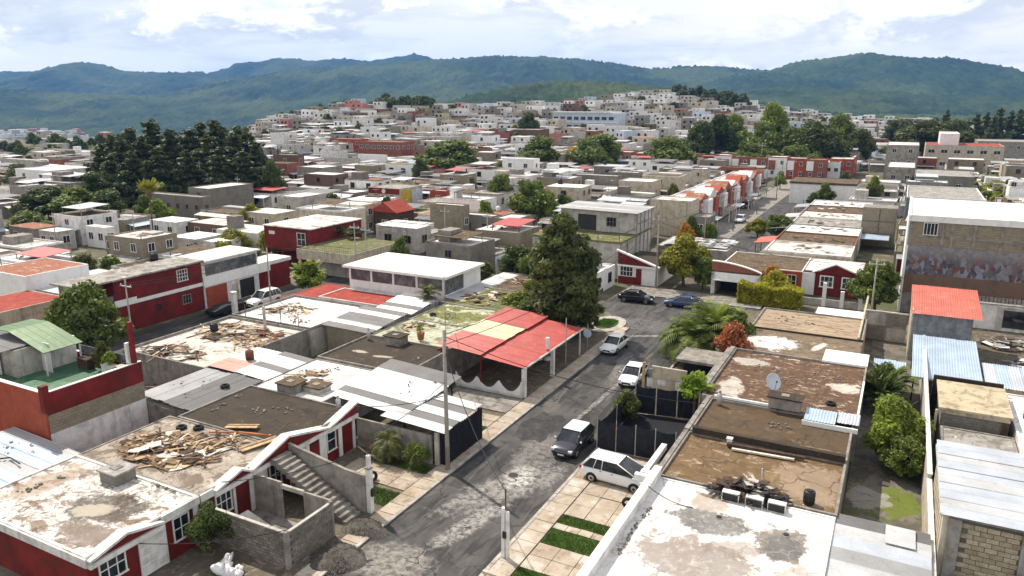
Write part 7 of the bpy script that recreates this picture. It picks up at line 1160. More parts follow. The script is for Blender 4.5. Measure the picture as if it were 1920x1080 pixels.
# the big conifer by the carport
V, Fq_ = leaf_cloud(conifer_lobes(3, 13.6, 5.3, 14, .06, 13, .3, .42, ([.05, .2, .35, .65, .82, .95, 1], [1.7, 3.1, 4.1, 4.1, 2.9, 1.4, .4]), (.2, .34)), 36000, .25, 4, 2.2, .4, .45, .2); bigc = thing('conifer_tree', 'big dark conifer towering over the red carport', 'tree', (-31.3, 72.0, 0)); link('crown', np_mesh('crown', V, Fq_, LM['cypress']), bigc)
b = MB(); b.tube((0, 0, -.1), (.1, 0, 6), .38, .26, 9).tube((.1, 0, 6), (0, .1, 13.2), .26, .05, 8)
for i in range(26): a = i * 2.4; z = 1.6 + i * .44; q = 4.8 * (1 - z / 15) ** .5; b.tube((.05, 0, z), (q * math.cos(a), q * math.sin(a), z - .3), .09, .02, 5)
b.build('trunk', M['bark'], bigc, True, (0, 0, 0))
# palm clumps: fronds with leaflets
def fronds(n, length, seed, droop=.9, lw=.05, ll=.55, rise=1.2, per=20, z0=0.0, el=(.5, 1.35)):
    r = np.random.RandomState(seed); Vv, Ff = [], []
    for i in range(n):
        a = r.uniform(0, 6.28); e = r.uniform(*el); L = length * r.uniform(.7, 1.1); p = np.array([0, 0, z0]); d = np.array([math.cos(a) * math.cos(e), math.sin(a) * math.cos(e), math.sin(e)]); side = np.array([-math.sin(a), math.cos(a), 0]); st = L / per
        for k in range(per):
            q = p + d * st; w = lw * .4 * (1 - k / per) + .008; m_ = len(Vv); Vv += [p - side * w, p + side * w, q + side * w, q - side * w]; Ff.append((m_, m_ + 1, m_ + 2, m_ + 3))
            if k > 2:
                for sgn in (-1, 1):
                    l = ll * math.sin(math.pi * (k + 1) / (per + 1)) ** .6 * r.uniform(.8, 1.2); tip = p + side * sgn * l + d * l * .5 + np.array([0, 0, -.28 * l * r.uniform(.3, 1.6)]); m_ = len(Vv); Vv += [p, p + d * lw * 1.6, tip + d * .01, tip]; Ff.append((m_, m_ + 1, m_ + 2, m_ + 3))
            p = q; d = d + np.array([0, 0, -droop * st / L * (1 + k / per)]); d /= np.linalg.norm(d)
    return np.array(Vv), np.array(Ff)
def palm(name, label, x, y, z, mat_, n=26, length=2.6, seed=1, cat='palm', stem=1.0, group=None, **k):
    o = thing(name, label, cat, (x, y, z), 0, group); V, F_ = fronds(n, length, seed, z0=stem, **k); link('crown', np_mesh('crown', V, F_, LM[mat_]), o)
    b = MB(); b.tube((0, 0, -.1), (0, 0, stem + .15), .16, .11, 8); b.build('trunk', M['bark'], o, True, (0, 0, 0)); return o
palm('palm_clump', 'big dark palm clump over the walled carport', -16.4, 71.0, 0, 'mid', 80, 4.3, 1, stem=1.6, droop=1.6, ll=.9, lw=.1, el=(.6, 1.45)); palm('palm_clump', 'bright palm fronds at the back of the palm clump', -15.4, 74.2, 0, 'light', 60, 4.4, 2, stem=2.2, droop=1.2, ll=.9, lw=.1, el=(.6, 1.4)); palm('palm_clump', 'drooping palm at the street side of the palm clump', -18.0, 72.4, 0, 'dark', 56, 3.9, 3, stem=1.6, droop=1.9, ll=.9, lw=.1)
tree('leafy_shrub', 'round green shrub between the palm clump and the rust red shrub', -13.6, 74.0, 0, 4.6, 5.0, 'mid', 1, cat='shrub'); tree('red_shrub', 'rust red feathery shrub beside the palm clump', -12.6, 69.2, 0, 4.9, 4.2, 'red', 2, 3800, .17, 'shrub')
palm('small_tree', 'small lime green tree beside the dark screen fence', -12.8, 55.9, 0, 'lime', 40, 1.7, 4, 'tree', 2.6, droop=.8, ll=.5, lw=.1); tree('lime_shrub', 'lime green leaf tuft at the fence corner', -12.9, 56.0, 1.6, 2.6, 2.6, 'lime', 0, 1600, .26, 'shrub'); tree('roadside_shrub', 'yellow flecked shrub over the pavement fence', -17.7, 53.6, 0, 2.7, 2.7, 'olive', 1, 3600, .2, 'shrub')
tree('bushy_tree', 'dense bright green bushy tree in the right back yard', 1.5, 56.0, 0, 4.7, 5.0, 'light', 2, 16000, .15); tree('leafy_shrub', 'dark green shrub under the bushy tree by the boundary wall', 2.0, 53.4, 0, 3.0, 3.4, 'mid', 0, cat='shrub'); palm('yucca', 'dark spiky yucca clump beside the brown roof', .2, 65.0, 0, 'dark', 60, 2.6, 6, stem=1.4, droop=.7, ll=.35, lw=.12, el=(.2, 1.4)); tree('leafy_shrub', 'leafy green shrub growing through the yucca clump', .3, 66.2, 0, 3.8, 3.6, 'mid', 1, 8000, .16, 'shrub'); palm('yucca', 'green spiky plant behind the yucca clump', .9, 67.5, 0, 'mid', 40, 2.4, 7, stem=1.8, droop=.8, ll=.35, lw=.12)
tree('leafy_tree', 'round leafy tree right of the small red house', -1.4, 98.0, 0, 6.4, 6.2, 'mid', 0, 11000, .18); tree('leafy_tree', 'yellow green tree behind the tall lamp pole', -25.6, 100.5, 0, 7.0, 7.8, 'yellow', 1, 15000, .17); tree('leafy_tree', 'dark green undergrowth tree left of the garage', -22.8, 99.6, 0, 4.6, 4.2, 'mid', 2); tree('orange_shrub', 'orange flowering shrub above the yellow green tree', -28.0, 109, 0, 7.6, 4.0, 'orange', 0, 2600, .24, 'shrub'); tree('orange_shrub', 'orange shrub over the golden hedge', -14.2, 100.6, 0, 4.0, 3.6, 'orange', 2, 2600, .22, 'shrub'); tree('leafy_shrub', 'yellow shrub rising out of the golden hedge', -13.2, 98.2, 0, 4.0, 4.4, 'hedge', 1, 3600, .2, 'shrub')
# clipped hedge
r = np.random.RandomState(8); n = 11000; hx0, hx1, hy0, hy1, hh = -17.2, -9.6, 94.6, 97.2, 2.5; C_ = np.stack([r.uniform(hx0, hx1, n), r.uniform(hy0, hy1, n), r.uniform(0, hh, n)], 1); fc = r.choice(3, n, p=[.34, .4, .26]); C_[fc == 0, 1] = hy0 + r.rand((fc == 0).sum()) * .3; C_[fc == 1, 2] = hh - r.rand((fc == 1).sum()) * .3; C_[fc == 2, 0] = np.where(r.rand((fc == 2).sum()) < .5, hx0 + .15, hx1 - .15); C_[:, 2] += .18 * np.sin(C_[:, 0] * 2.1)
V, Fq_ = leaf_cloud([(0, 0, 0, .01, .01, .01)], n, .2, 9); V = V.reshape(n, 4, 3) + (C_ - [hx0, hy0, 0])[:, None, :]; hd = thing('clipped_hedge', 'golden yellow clipped hedge in front of the garage house', 'hedge', (hx0, hy0, 0)); link('foliage', np_mesh('foliage', V.reshape(-1, 3), Fq_, LM['hedge']), hd); MB().box(.3, hx1 - hx0 - .3, .3, hy1 - hy0 - .3, 0, hh - .35).build('dark_core', LM['olive'], hd, False, (0, 0, 0))  # solid dark green core added behind the leaves to stop see-through
# left side plants
tree('leafy_tree', 'leafy tree before the end of the long red house', -69.5, 43.0, 0, 7.8, 7.4, 'mid', 0, 13000, .18); tree('leafy_tree', 'darker tree behind the terrace house', -66.8, 41.0, 0, 6.0, 5.6, 'dark', 1, 10000, .18); palm('broad_leaf_plant', 'light green broad leaved plant behind the white car', -69.2, 73.6, 0, 'light', 44, 3.0, 11, stem=2.0, ll=.7, lw=.14, droop=.9); tree('leafy_shrub', 'green shrub at the base of the broad leaved plant', -68.4, 73.0, 0, 4.2, 4.4, 'light', 2, 4200, .26, 'shrub')
tree('yard_bush', 'dark bush against the wall of the nearest red house', -32.6, 25.4, 0, 3.0, 2.7, 'dark', 1, 8000, .15, 'bush'); palm('yard_palm', 'drooping fern palm by the grey wall behind the gate post', -30.6, 39.4, 0, 'olive', 44, 1.9, 13, stem=1.1, droop=2.0, ll=.3); tree('leafy_shrub', 'low shrub beside the black shade cloth', -28.2, 39.2, 0, 1.9, 2.2, 'mid', 0, 2600, .18, 'shrub'); palm('roof_palm', 'fern palm growing before the sunroom window', -46.6, 68.6, 2.4, 'olive', 34, 2.2, 15, stem=1.2, ll=.4, droop=1.2)
tree('pot_plant', 'small plant in the clay pot on the pale green roof', -39.2, 56.2, 3.6, .9, .9, 'yellow', 0, 500, .34, 'plant', basew=4.8); tree('terrace_plant', 'bushy plant on the green terrace in a white planter', -52.0, 33.4, 5.4, 1.2, 1.2, 'light', 1, 700, .34, 'plant'); tree('terrace_plant', 'dark climbing plant at the canopy post on the green terrace', -53.2, 33.6, 4.9, 2.2, 1.5, 'olive', 2, 900, .34, 'plant')
for i, (lb, x, y, h, w, kd) in enumerate((('light green feathery bush at the left foot of the big conifer', -37.4, 73.4, 4.0, 5.2, 'light'), ('bright bush between the conifer and the brown roof', -35.2, 70.6, 3.8, 4.2, 'mid'), ('green tree left of the conifer behind the brown roof', -41.5, 88.5, 6.6, 6.4, 'mid'), ('dark tree behind the sunroom roof left of the conifer', -46.5, 90.5, 5.6, 6.5, 'dark'), ('low green bush under the conifer at the kerb', -29.4, 74.5, 2.4, 3.0, 'dark'), ('pale shrub among the boards left of the conifer', -39.0, 80.0, 3.6, 3.8, 'light'), ('yellow green shrub by the sheet roofs at the left', -99, 88, 4.2, 6.0, 'yellow'), ('lime shrub left of the dark red house', -92, 80, 4.0, 5.0, 'yellow'), ('olive shrub below the tan block building', -66, 104, 3.2, 5.0, 'olive'))):
    tree('leafy_shrub', lb, x, y, 0, h, w, kd, i % 3, cat='shrub')
for i, x in enumerate((-80, -76.5)): tree('terrace_shrub', ('left' if i == 0 else 'right') + ' shrub on the railed terrace beside the dark red house', x + 1, 91, 4.05, 2.0, 3.4, 'olive', i, 1800, .3, 'shrub')
# pine grove
pcr = [np_mesh('crown', *leaf_cloud(conifer_lobes(30 + i, 10, 3.1 + .3 * (i % 2), 10, .04, 9, .42, .62), 9000, .3, 60 + i, 2.0, .25, .3), LM['pine']) for i in range(4)]
ptr = MB(); ptr.tube((0, 0, -.2), (0, 0, 9.4), .22, .05, 7); ptr = ptr.mesh('trunk', M['bark'], True)
def pine(label, x, y, z, h, w, i, group):
    o = thing('pine_tree', label, 'tree', (x, y, z), rng.uniform(0, 6.28), group); link('trunk', ptr, o, (0, 0, 0), (0, 0, 0), (w / 6, w / 6, h / 10)); link('crown', pcr[i % 4], o, (0, 0, 0), (0, 0, 0), (w / 6, w / 6, h / 10)); return o
def at_d(px_, d):
    la = (px_ - 960) / 1443 * d; return _hd[0] * d + _rh[0] * la, _hd[1] * d + _rh[1] * la
pn = [(176, 272, 198), (200, 256, 210), (218, 262, 196), (236, 240, 218), (254, 258, 200), (276, 228, 208), (296, 256, 220), (312, 246, 198), (330, 258, 214), (348, 244, 205), (371, 234, 218), (384, 256, 196), (395, 230, 210), (412, 240, 222), (430, 250, 200), (441, 240, 214), (458, 252, 205), (474, 268, 198), (190, 292, 190), (232, 286, 186), (284, 280, 184), (340, 284, 186), (398, 280, 186), (446, 284, 188), (486, 296, 196)]
for i, (p_, t_, d_) in enumerate(sorted(pn)):
    x, y = at_d(p_, d_); h = CAM_H - (t_ - 190) / 1443 * d_; pine('%s pine of the grove counted from the left' % (NTH[i] if i < 20 else ['twenty-first', 'twenty-second', 'twenty-third', 'twenty-fourth', 'twenty-fifth'][i - 20]), x, y, 0, h * 1.03, h * .92, i, 'pines of the grove')
for i, (p_, t_, d_) in enumerate(((1780, 206, 430), (1838, 212, 380), (1856, 210, 400), (1880, 202, 385), (1902, 208, 395), (1870, 216, 370), (1918, 205, 390), (1822, 225, 380))):
    x, y = at_d(p_, d_); z = T(x, y); h = CAM_H - (t_ - 190) / 1443 * d_ - z; pine('%s dark pine of the clump at the upper right' % ORD[i], x, y, z, h, h * .55, i, 'pines at the upper right')
# broadleaf trees through the town: (label, px, base distance, top py, width px, kind)
TT = [('round tree left of the larger round tree, centre', 940, 165, 326, 54, 'mid'), ('large round tree above the conifer', 998, 150, 340, 86, 'mid'), ('dark bush at the right foot of the large round tree', 1030, 148, 362, 40, 'light'), ('spreading dark tree above the grey shell', 846, 262, 262, 84, 'mid'), ('small round tree beside the grey shell', 783, 225, 297, 22, 'dark'), ('wide green tree below the round shouldered hall', 1010, 265, 256, 66, 'mid'), ('green tree below the school', 1128, 275, 250, 74, 'mid'), ('bush left of the school', 990, 380, 212, 34, 'dark'), ('broad tree left end of the wooded rise', 1262, 262, 258, 84, 'mid'),
      ('tall dark tree on the wooded rise', 1318, 300, 226, 44, 'dark'), ('second tall dark tree on the wooded rise', 1352, 305, 216, 46, 'dark'), ('yellow green tree between the dark trees', 1380, 310, 216, 44, 'light'), ('slender light green tree on the wooded rise', 1452, 290, 194, 46, 'light'), ('wide light green tree on the wooded rise', 1440, 285, 232, 54, 'mid'), ('dark tree right of the slender light tree', 1492, 280, 240, 64, 'mid'), ('dark spreading tree above the far street', 1530, 275, 226, 66, 'dark'), ('dark round tree above the far street end', 1558, 270, 244, 66, 'dark'), ('flat topped pale green tree at the right of the rise', 1586, 310, 216, 56, 'mid'), ('yellow green flat topped tree at the right end of the rise', 1622, 300, 240, 46, 'olive'), ('green undergrowth below the wooded rise', 1420, 268, 268, 70, 'mid'), ('green undergrowth right below the wooded rise', 1500, 262, 272, 60, 'mid'),
      ('dark tree left of the grey three storey building', 1690, 400, 224, 44, 'dark'), ('brown green tree behind the red eave', 1745, 330, 226, 70, 'olive'), ('scrubby tree left of the pine clump', 1800, 340, 226, 60, 'olive'), ('green shrub beside the pale row by the far street', 1478, 138, 404, 60, 'mid'), ('yellow shrub left of the pale row', 1440, 140, 412, 44, 'yellow'), ('dark green bush at the corner below the orange row', 1312, 128, 408, 34, 'mid'), ('low green bush right of the corner bush', 1344, 126, 420, 34, 'mid'), ('spiky green shrub on the pale row roof', 1602, 118, 458, 36, 'mid'), ('olive tree by the far street end', 1660, 190, 330, 26, 'light'),
      ('dark leafy mass below the white hall, left part', 62, 160, 350, 100, 'dark'), ('dark leafy mass below the white hall, right part', 120, 158, 352, 100, 'mid'), ('green tree left of the slender crowned tree', 172, 156, 358, 80, 'dark'), ('green tree at the far left edge by the sheet roofs', 14, 140, 396, 70, 'mid'), ('yellowed tree at the far left edge', 10, 215, 308, 40, 'olive'), ('dark round tree standing before the valley, far left', 26, 380, 272, 26, 'dark'), ('bushes beyond the pale block, left', 130, 400, 268, 50, 'mid'), ('yellow green bush in front of the grey block building', 452, 150, 384, 44, 'yellow'), ('bush before the light green canopy', 486, 118, 434, 56, 'yellow'), ('green tree right of the grove', 498, 190, 300, 40, 'dark'), ('cypress clump by the red brick row', 1108, 262, 262, 60, 'mid')]
for i, (lb, p_, d_, t_, w_, kd) in enumerate(TT):
    x, y = at_d(p_, d_); z = T(x, y); h = max(2.5, CAM_H - (t_ - 190) / 1443 * d_ - z); tree('leafy_tree', lb, x, y, z, h, w_ * d_ / 1443 * (1.5 if d_ > 200 else 1.15), kd, i % 3, group='trees through the town')
for i in range(9):
    x, y = at_d(152 + i * 42, 184 + (i % 3) * 5); tree('leafy_tree', '%s of the low trees under the pine grove, from the left' % ('first', 'second', 'third', 'fourth', 'fifth', 'sixth', 'seventh', 'eighth', 'ninth')[i], x, y, 0, rng.uniform(6, 9), rng.uniform(8, 11), ('dark', 'mid', 'dark')[i % 3], i % 3, group='low trees under the pine grove')
gt = {}; tries = 0
while len([1 for q in gt.values() for _ in q]) < 70 and tries < 4000:
    tries += 1; d_ = r2.uniform(95, 320); p_ = r2.uniform(0, 1920); x, y = at_d(p_, d_); w_ = r2.uniform(3, 5.5)
    if not free(x - w_ * .32, x + w_ * .32, y - w_ * .32, y + w_ * .32, 0) or any(a < x < b and c < y < d for a, b, c, d in KEEP): continue
    FOOT.append((x - 1, x + 1, y - 1, y + 1)); kd = r2.choice(('mid', 'light', 'olive', 'dark', 'mid')); o = tree('town_tree', None, x, y, T(x, y), r2.uniform(3.6, 6.5), w_, kd, r2.randrange(3), 3600, .27, 'tree', 'small trees between the town houses')
    q = pix(x, y, 2); lm = min(LMK, key=lambda t: (t[1] - q[0]) ** 2 + ((t[2] - q[1]) * 2) ** 2); dx, dy = q[0] - lm[1], q[1] - lm[2]; rel = ('left of' if dx < 0 else 'right of') if abs(dx) > abs(dy) * 1.6 else ('behind' if dy < 0 else 'before')
    gt.setdefault('small %s tree between houses %s %s' % ({'mid': 'green', 'light': 'bright green', 'olive': 'olive', 'dark': 'dark green'}[kd], rel, lm[0]), []).append((q[0], o))
for lb, lst in gt.items():
    lst.sort(key=lambda q: q[0])
    for i, (_, o) in enumerate(lst): tag(o, lb if len(lst) == 1 else lb + (', leftmost' if i == 0 else ', %s from left' % NTH[i]))
pl = thing('slender_tree', 'slender tall tree with a feathery yellowish crown, left', 'tree', (*at_d(258, 132), 0)); b = MB(); b.tube((0, 0, 0), (.2, 0, 9.5), .14, .08, 7)
for i in range(7): a = i * .9; b.tube((.2, 0, 8 + .15 * i), (.2 + 1.6 * math.cos(a), 1.6 * math.sin(a), 10.6 + .2 * (i % 3)), .05, .02, 5)
b.build('trunk', M['bark'], pl, True, (0, 0, 0)); link('crown', np_mesh('crown', *fronds(46, 3.2, 77, z0=9.0, droop=.25, ll=.6, lw=.1, el=(.5, 1.45)), LM['yellow']), pl)
for i in range(10): tree('wall_bush', '%s bush of the green row behind the right wall' % ORD[i] if i < 10 else '', 22.5 + rng.uniform(-1, 1), 168 + i * 10.5, 0, rng.uniform(3.6, 5), 9, 'light' if i % 2 else 'yellow', i % 3, cat='bush', group='bushes behind the right wall')
# trees on the far hill
ht = []
for i in range(34): ht.append((r2.uniform(1262, 1405), r2.uniform(575, 660), r2.uniform(6, 10), 'dark'))
for i in range(26): ht.append((r2.uniform(478, 650), None, r2.uniform(5, 8), 'mid'))
for i in range(22): ht.append((r2.uniform(716, 815), r2.uniform(505, 560), r2.uniform(7, 12), 'dark'))
for i in range(84): ht.append((r2.uniform(480, 1500), r2.uniform(330, 580), r2.uniform(4, 7), r2.choice(('mid', 'dark', 'olive', 'dark'))))
for i in range(30): ht.append((r2.uniform(1500, 1930), r2.uniform(420, 660), r2.uniform(4, 8), r2.choice(('dark', 'olive', 'dark'))))
for i in range(44): ht.append((r2.uniform(-10, 470), r2.uniform(320, 460), r2.uniform(4, 8), r2.choice(('dark', 'mid', 'dark'))))
hl = {}
for i, (p_, d_, h, kd) in enumerate(ht):
    if d_ is None: d_ = float(np.interp(p_, _CP, _DC)) + r2.uniform(25, 55)
    x, y = at_d(p_, d_); o = tree('hill_tree', None, x, y, T(x, y) - .3, h, h * r2.uniform(.85, 1.25), kd, i % 3, 1500, .46, 'tree', 'trees scattered over the far hill')
    where = 'on the wooded hilltop' if i < 34 else ('on the left shoulder of the far hill' if i < 60 else ('in the wood above the white houses' if i < 82 else 'among the far houses'))
    hl.setdefault('small %s tree %s' % ({'dark': 'dark green', 'mid': 'green', 'olive': 'olive'}[kd], where), []).append((p_, o))
for lb, lst in hl.items():
    lst.sort(key=lambda q: q[0])
    for i, (_, o) in enumerate(lst): tag(o, lb + (', %s from left' % (NTH[i] if i < 20 else '%d' % (i + 1) + ('th' if i % 10 > 2 or i == 10 else ['st', 'nd', 'rd'][i % 10])) if i else ', leftmost'))
# ------------------------------------------------------------------ vehicles
def car(name, label, x, y, rz, paint_, L=4.3, Wd=1.74, Ht=1.48, kind='sedan', roofpaint=None, cat='car', z=0.01):
    L, Wd, Ht = L * 1.06, Wd * 1.05, Ht * 1.03; o = thing(name, label, cat, (x, y, z), rz); hl_, w = L / 2, Wd / 2
    hood = {'sedan': .92, 'mpv': 1.0, 'suv': 1.08, 'hatch': .95}[kind]; belt = hood + (.1 if kind == 'mpv' else .06); tail = {'sedan': .98, 'mpv': 1.05, 'suv': 1.1, 'hatch': 1.0}[kind]
    st = [(-hl_, .80, .42, tail - .28), (-hl_ + .06, .90, .30, tail - .10), (-hl_ + .28, .97, .24, tail), (-hl_ * .62, 1, .2, belt), (-hl_ * .3, 1, .2, belt), (0, 1, .2, belt), (hl_ * .32, 1, .2, belt - .01), (hl_ * .52, 1, .2, hood), (hl_ * .75, .97, .22, hood - .06), (hl_ - .22, .93, .25, hood - .17), (hl_ - .06, .84, .3, hood - .30), (hl_, .74, .40, hood - .42)]
    b = MB(); n = 12
    for (sx, sw_, zl, zt) in st:
        ww = w * sw_; hz = zt - zl
        half = [(0, zl), (.62 * ww, zl), (.93 * ww, zl + .06), (.99 * ww, zl + .28 * hz), (1.0 * ww, zl + .58 * hz), (.965 * ww, zl + .86 * hz), (.86 * ww, zt), (0, zt + .03)]
        b.v += [(sx, yy, zz_) for yy, zz_ in half] + [(sx, -yy, zz_) for yy, zz_ in half[-2:0:-1]]
    m_ = 14
    for i in range(len(st) - 1):
        for j in range(m_): b.f.append((i * m_ + j, i * m_ + (j + 1) % m_, (i + 1) * m_ + (j + 1) % m_, (i + 1) * m_ + j))
    b.f += [tuple(range(m_)), tuple(range((len(st) - 1) * m_, len(st) * m_))[::-1]]
    body = b.build('body', paint_, o, True, (0, 0, 0)); sub = body.modifiers.new('smooth', 'SUBSURF'); sub.levels = 1; sub.render_levels = 1
    g0, g1, g2, g3 = {'sedan': (-hl_ * .82, -hl_ * .42, hl_ * .12, hl_ * .5), 'mpv': (-hl_ * .94, -hl_ * .70, hl_ * .10, hl_ * .70), 'suv': (-hl_ * .95, -hl_ * .76, hl_ * .12, hl_ * .50), 'hatch': (-hl_ * .92, -hl_ * .62, hl_ * .14, hl_ * .52)}[kind]
    wb, wt = w * .92, w * (.74 if kind != 'mpv' else .77); zb, zt = belt - .02, Ht - .05
    B = dict(rl=(g0, wb, zb), rr=(g0, -wb, zb), fl=(g3, wb * .95, zb - .04), fr=(g3, -wb * .95, zb - .04), RL=(g1, wt, zt), RR=(g1, -wt, zt), FL=(g2, wt, zt), FR=(g2, -wt, zt))
    def pane(nm, q):
        c = sum((Vector(B[k]) for k in q), Vector()) / 4; vs = [tuple(Vector(B[k])) for k in q]; ins = [tuple(Vector(v) - (Vector(v) - Vector((0, 0, .9))) * .03) for v in vs]
        mb = MB(); mb.add(vs + ins, [(0, 1, 2, 3), (7, 6, 5, 4), (0, 4, 5, 1), (1, 5, 6, 2), (2, 6, 7, 3), (3, 7, 4, 0)]); return mb.build(nm, M['carglass'], o, False, (0, 0, 0))
    pane('windshield', ('fl', 'fr', 'FR', 'FL')); pane('rear_window', ('rr', 'rl', 'RL', 'RR')); pane('side_window', ('rl', 'fl', 'FL', 'RL')); pane('side_window', ('fr', 'rr', 'RR', 'FR'))
    rf = MB(); e = .05; k = [(g1 - .06, wt + .03), (g2 + .08, wt + .03)]; rows = []
    for t in np.linspace(0, 1, 7):
        xx_ = k[0][0] + (k[1][0] - k[0][0]) * t; cr_ = (.09 if kind == 'mpv' else .05) * math.sin(math.pi * (t * .9 + .05))
        for yy in (-1, -.9, -.5, 0, .5, .9, 1): rows.append((xx_, yy * (wt + .03), zt + (.0 if abs(yy) == 1 else .045) + cr_ * (1 - yy * yy)))
    rf.add(rows, [(i * 7 + j, (i + 1) * 7 + j, (i + 1) * 7 + j + 1, i * 7 + j + 1) for i in range(6) for j in range(6)]); rf.build('roof', roofpaint or paint_, o, True, (0, 0, 0))
    for s in (1, -1):
        def bar(nm, p, q, r_): MB().tube((p[0], p[1] * s, p[2]), (q[0], q[1] * s, q[2]), r_, r_ * .85, 6).build(nm, paint_, o, True, (0, 0, 0))
        bar('pillar', (g3, wb * .96, zb - .03), (g2, wt + .01, zt), .045); bar('pillar', (g0, wb, zb), (g1, wt + .01, zt), .07); xm = (g1 + g2) / 2 - .05; bar('pillar', (xm - .05, wb + .005, zb), (xm, wt + .02, zt), .03)
        if kind in ('mpv', 'suv'): bar('pillar', (g0 * .62, wb + .005, zb), (g1 * .72, wt + .02, zt), .028)
        mr = MB(); mr.lathe([(0, -.07), (.07, -.05), (.09, 0), (.07, .05), (0, .07)], 8, (g3 - .22, s * (w + .08), belt + .03)); mr.build('mirror', roofpaint or paint_, o, True, (0, 0, 0))
        MB().box(hl_ - .30, hl_ - .06, s * w * .72 - .14, s * w * .72 + .14, hood - .34, hood - .2).build('headlight', M['lamp'], o, False, (0, 0, 0)); MB().box(-hl_ - .01, -hl_ + .12, s * w * .74 - .1, s * w * .74 + .1, tail - .3, tail - .06).build('taillight', M['taillight'], o, False, (0, 0, 0))
        for wx in (-hl_ * .62, hl_ * .62):
            R_ = .32 if kind in ('sedan', 'hatch') else .35; ar = MB(); ar.tube((wx, s * (w - .18), R_), (wx, s * (w + .004), R_), R_ * 1.16, None, 18); ar.build('wheel_arch', M['plastic'], o, True, (0, 0, 0))
            tv = MB(); tv.tube((wx, s * (w - .2), R_), (wx, s * (w + .02), R_), R_, None, 20); ty = tv.build('wheel', M['rubber'], o, True, (0, 0, 0)); rm = MB(); rm.tube((wx, s * w, R_), (wx, s * (w + .035), R_), R_ * .66, R_ * .6, 14); link('rim', rm.mesh('rim', M['rim']), ty)
            hb_ = MB(); hb_.tube((wx, s * (w + .03), R_), (wx, s * (w + .045), R_), R_ * .28, None, 8); link('hub', hb_.mesh('hub', M['plastic']), ty)
        for xd in (g2 - .2, xm): MB().box(xd - .16, xd - .02, s * w * .99 - .015, s * w * .99 + .02, belt - .14, belt - .11).build('door_handle', M['iron'], o, False, (0, 0, 0))
    MB().box(hl_ - .12, hl_ + .01, -w * .42, w * .42, .42, .58).build('grille', M['plastic'], o, False, (0, 0, 0)); MB().box(hl_ - .1, hl_ + .015, -w * .6, w * .6, .24, .34).build('lower_intake', M['plastic'], o, False, (0, 0, 0)); MB().box(-hl_ - .02, -hl_ + .1, -w * .26, w * .26, .55, .68).build('number_plate', M['cleanwhite'], o, False, (0, 0, 0)); MB().box(hl_ - .02, hl_ + .03, -.24, .24, .36, .45).build('number_plate', M['cleanwhite'], o, False, (0, 0, 0))
    return o
CW = paint('white_car_paint', (0.74, 0.75, 0.76)); CK = paint('black_car_paint', (0.008, 0.009, 0.012)); CB = paint('blue_car_paint', (0.03, 0.07, 0.16)); CD = paint('navy_car_paint', (0.012, 0.014, 0.022))
car('parked_car', 'white people carrier parked nose in beside the white roof', -14.9, 43.9, R(-3), CW, 4.65, 1.82, 1.72, 'mpv'); car('parked_car', 'dark car with a white roof parked facing the camera', -19.6, 47.3, R(-91), CD, 4.2, 1.78, 1.56, 'hatch', CW); car('parked_car', 'white sedan parked by the kerb behind the dark car', -20.1, 62.6, R(-88), CW, 4.4, 1.72, 1.44, 'sedan'); car('parked_car', 'white sedan parked across the street by the carport', -24.7, 70.2, R(-92), CW, 4.3, 1.7, 1.45, 'sedan')
car('parked_car', 'black sedan parked crosswise at the street end', -28.8, 89.6, R(4), CK, 4.3, 1.72, 1.45, 'sedan'); car('parked_car', 'blue sedan parked at the street end beside the yellow green tree', -22.8, 90.0, R(186), CB, 4.4, 1.72, 1.4, 'sedan'); car('parked_car', 'white off-roader parked on the side street by the red wall', -70.2, 66.4, R(-90), CW, 4.5, 1.85, 1.8, 'suv')
for i, (lb, p_, d_, c) in enumerate((('dark car parked far down the far street', 1440, 235, CK), ('white car parked far down the far street', 1428, 205, CW), ('blue car parked near the middle of the far street', 1412, 180, CB), ('white car nearest the start of the far street', 1404, 158, CW), ('white car beneath the sheet roofs at the left', 190, 132, CW), ('white van shaped car beside the grey shed at the left', 240, 128, CW))):
    x, y = at_d(p_, d_); car('parked_car', lb, x, y, R(-90 if i < 4 else -80), c, kind='hatch')
tr_ = thing('covered_trailer', 'low dark trailer under a tarpaulin before the orange garage', 'trailer', (-71.4, 61.5, 0), R(-90)); MB().prism([(-2.4, -.9, .45), (2.6, -.7, .5), (2.6, -.7, .85), (.5, -.8, 1.15), (-2.4, -.9, .9)], (0, 1.7, 0)).build('tarpaulin', M['screen'], tr_, False, (0, 0, 0)); MB().box(-2.3, 2.4, -.8, .7, .28, .44).build('chassis', M['iron'], tr_, False, (0, 0, 0))
for sx in (-1.2, 1.0):
    for sy in (-.95, .8): MB().tube((sx, sy, .3), (sx, sy + .2, .3), .3, None, 16).build('wheel', M['rubber'], tr_, True, (0, 0, 0))
# ------------------------------------------------------------------ poles and wires
def pole(label, x, y, h, r=.14, lean=(0, 0), arm=True, z=0):
    o = thing('utility_pole', label, 'pole', (x, y, z)); MB().tube((0, 0, -.2), (lean[0], lean[1], h), r, r * .62, 10).build('shaft', M['pole'], o, True, (0, 0, 0))
    if arm:
        MB().box(-.8 + lean[0], .8 + lean[0], -.05, .05, h - .7, h - .6).build('cross_arm', M['steel'], o, False, (0, lean[1], 0))
        for q in (-.7, 0, .7): MB().lathe([(.03, 0), (.06, .05), (.03, .1), (.06, .14), (.02, .18)], 8).build('insulator', M['cleanwhite'], o, True, (q + lean[0], lean[1], h - .6))
    return o
pole('tall concrete utility pole beside the black shade cloth', -25.95, 40.0, 10.2, .17, (-.15, .1), False); pole('concrete pole with cross arm at the street end', -28.6, 97.3, 10.2); pole('slim pole rising behind the carport canopy', -27.0, 62.8, 5.0, .07, arm=False)
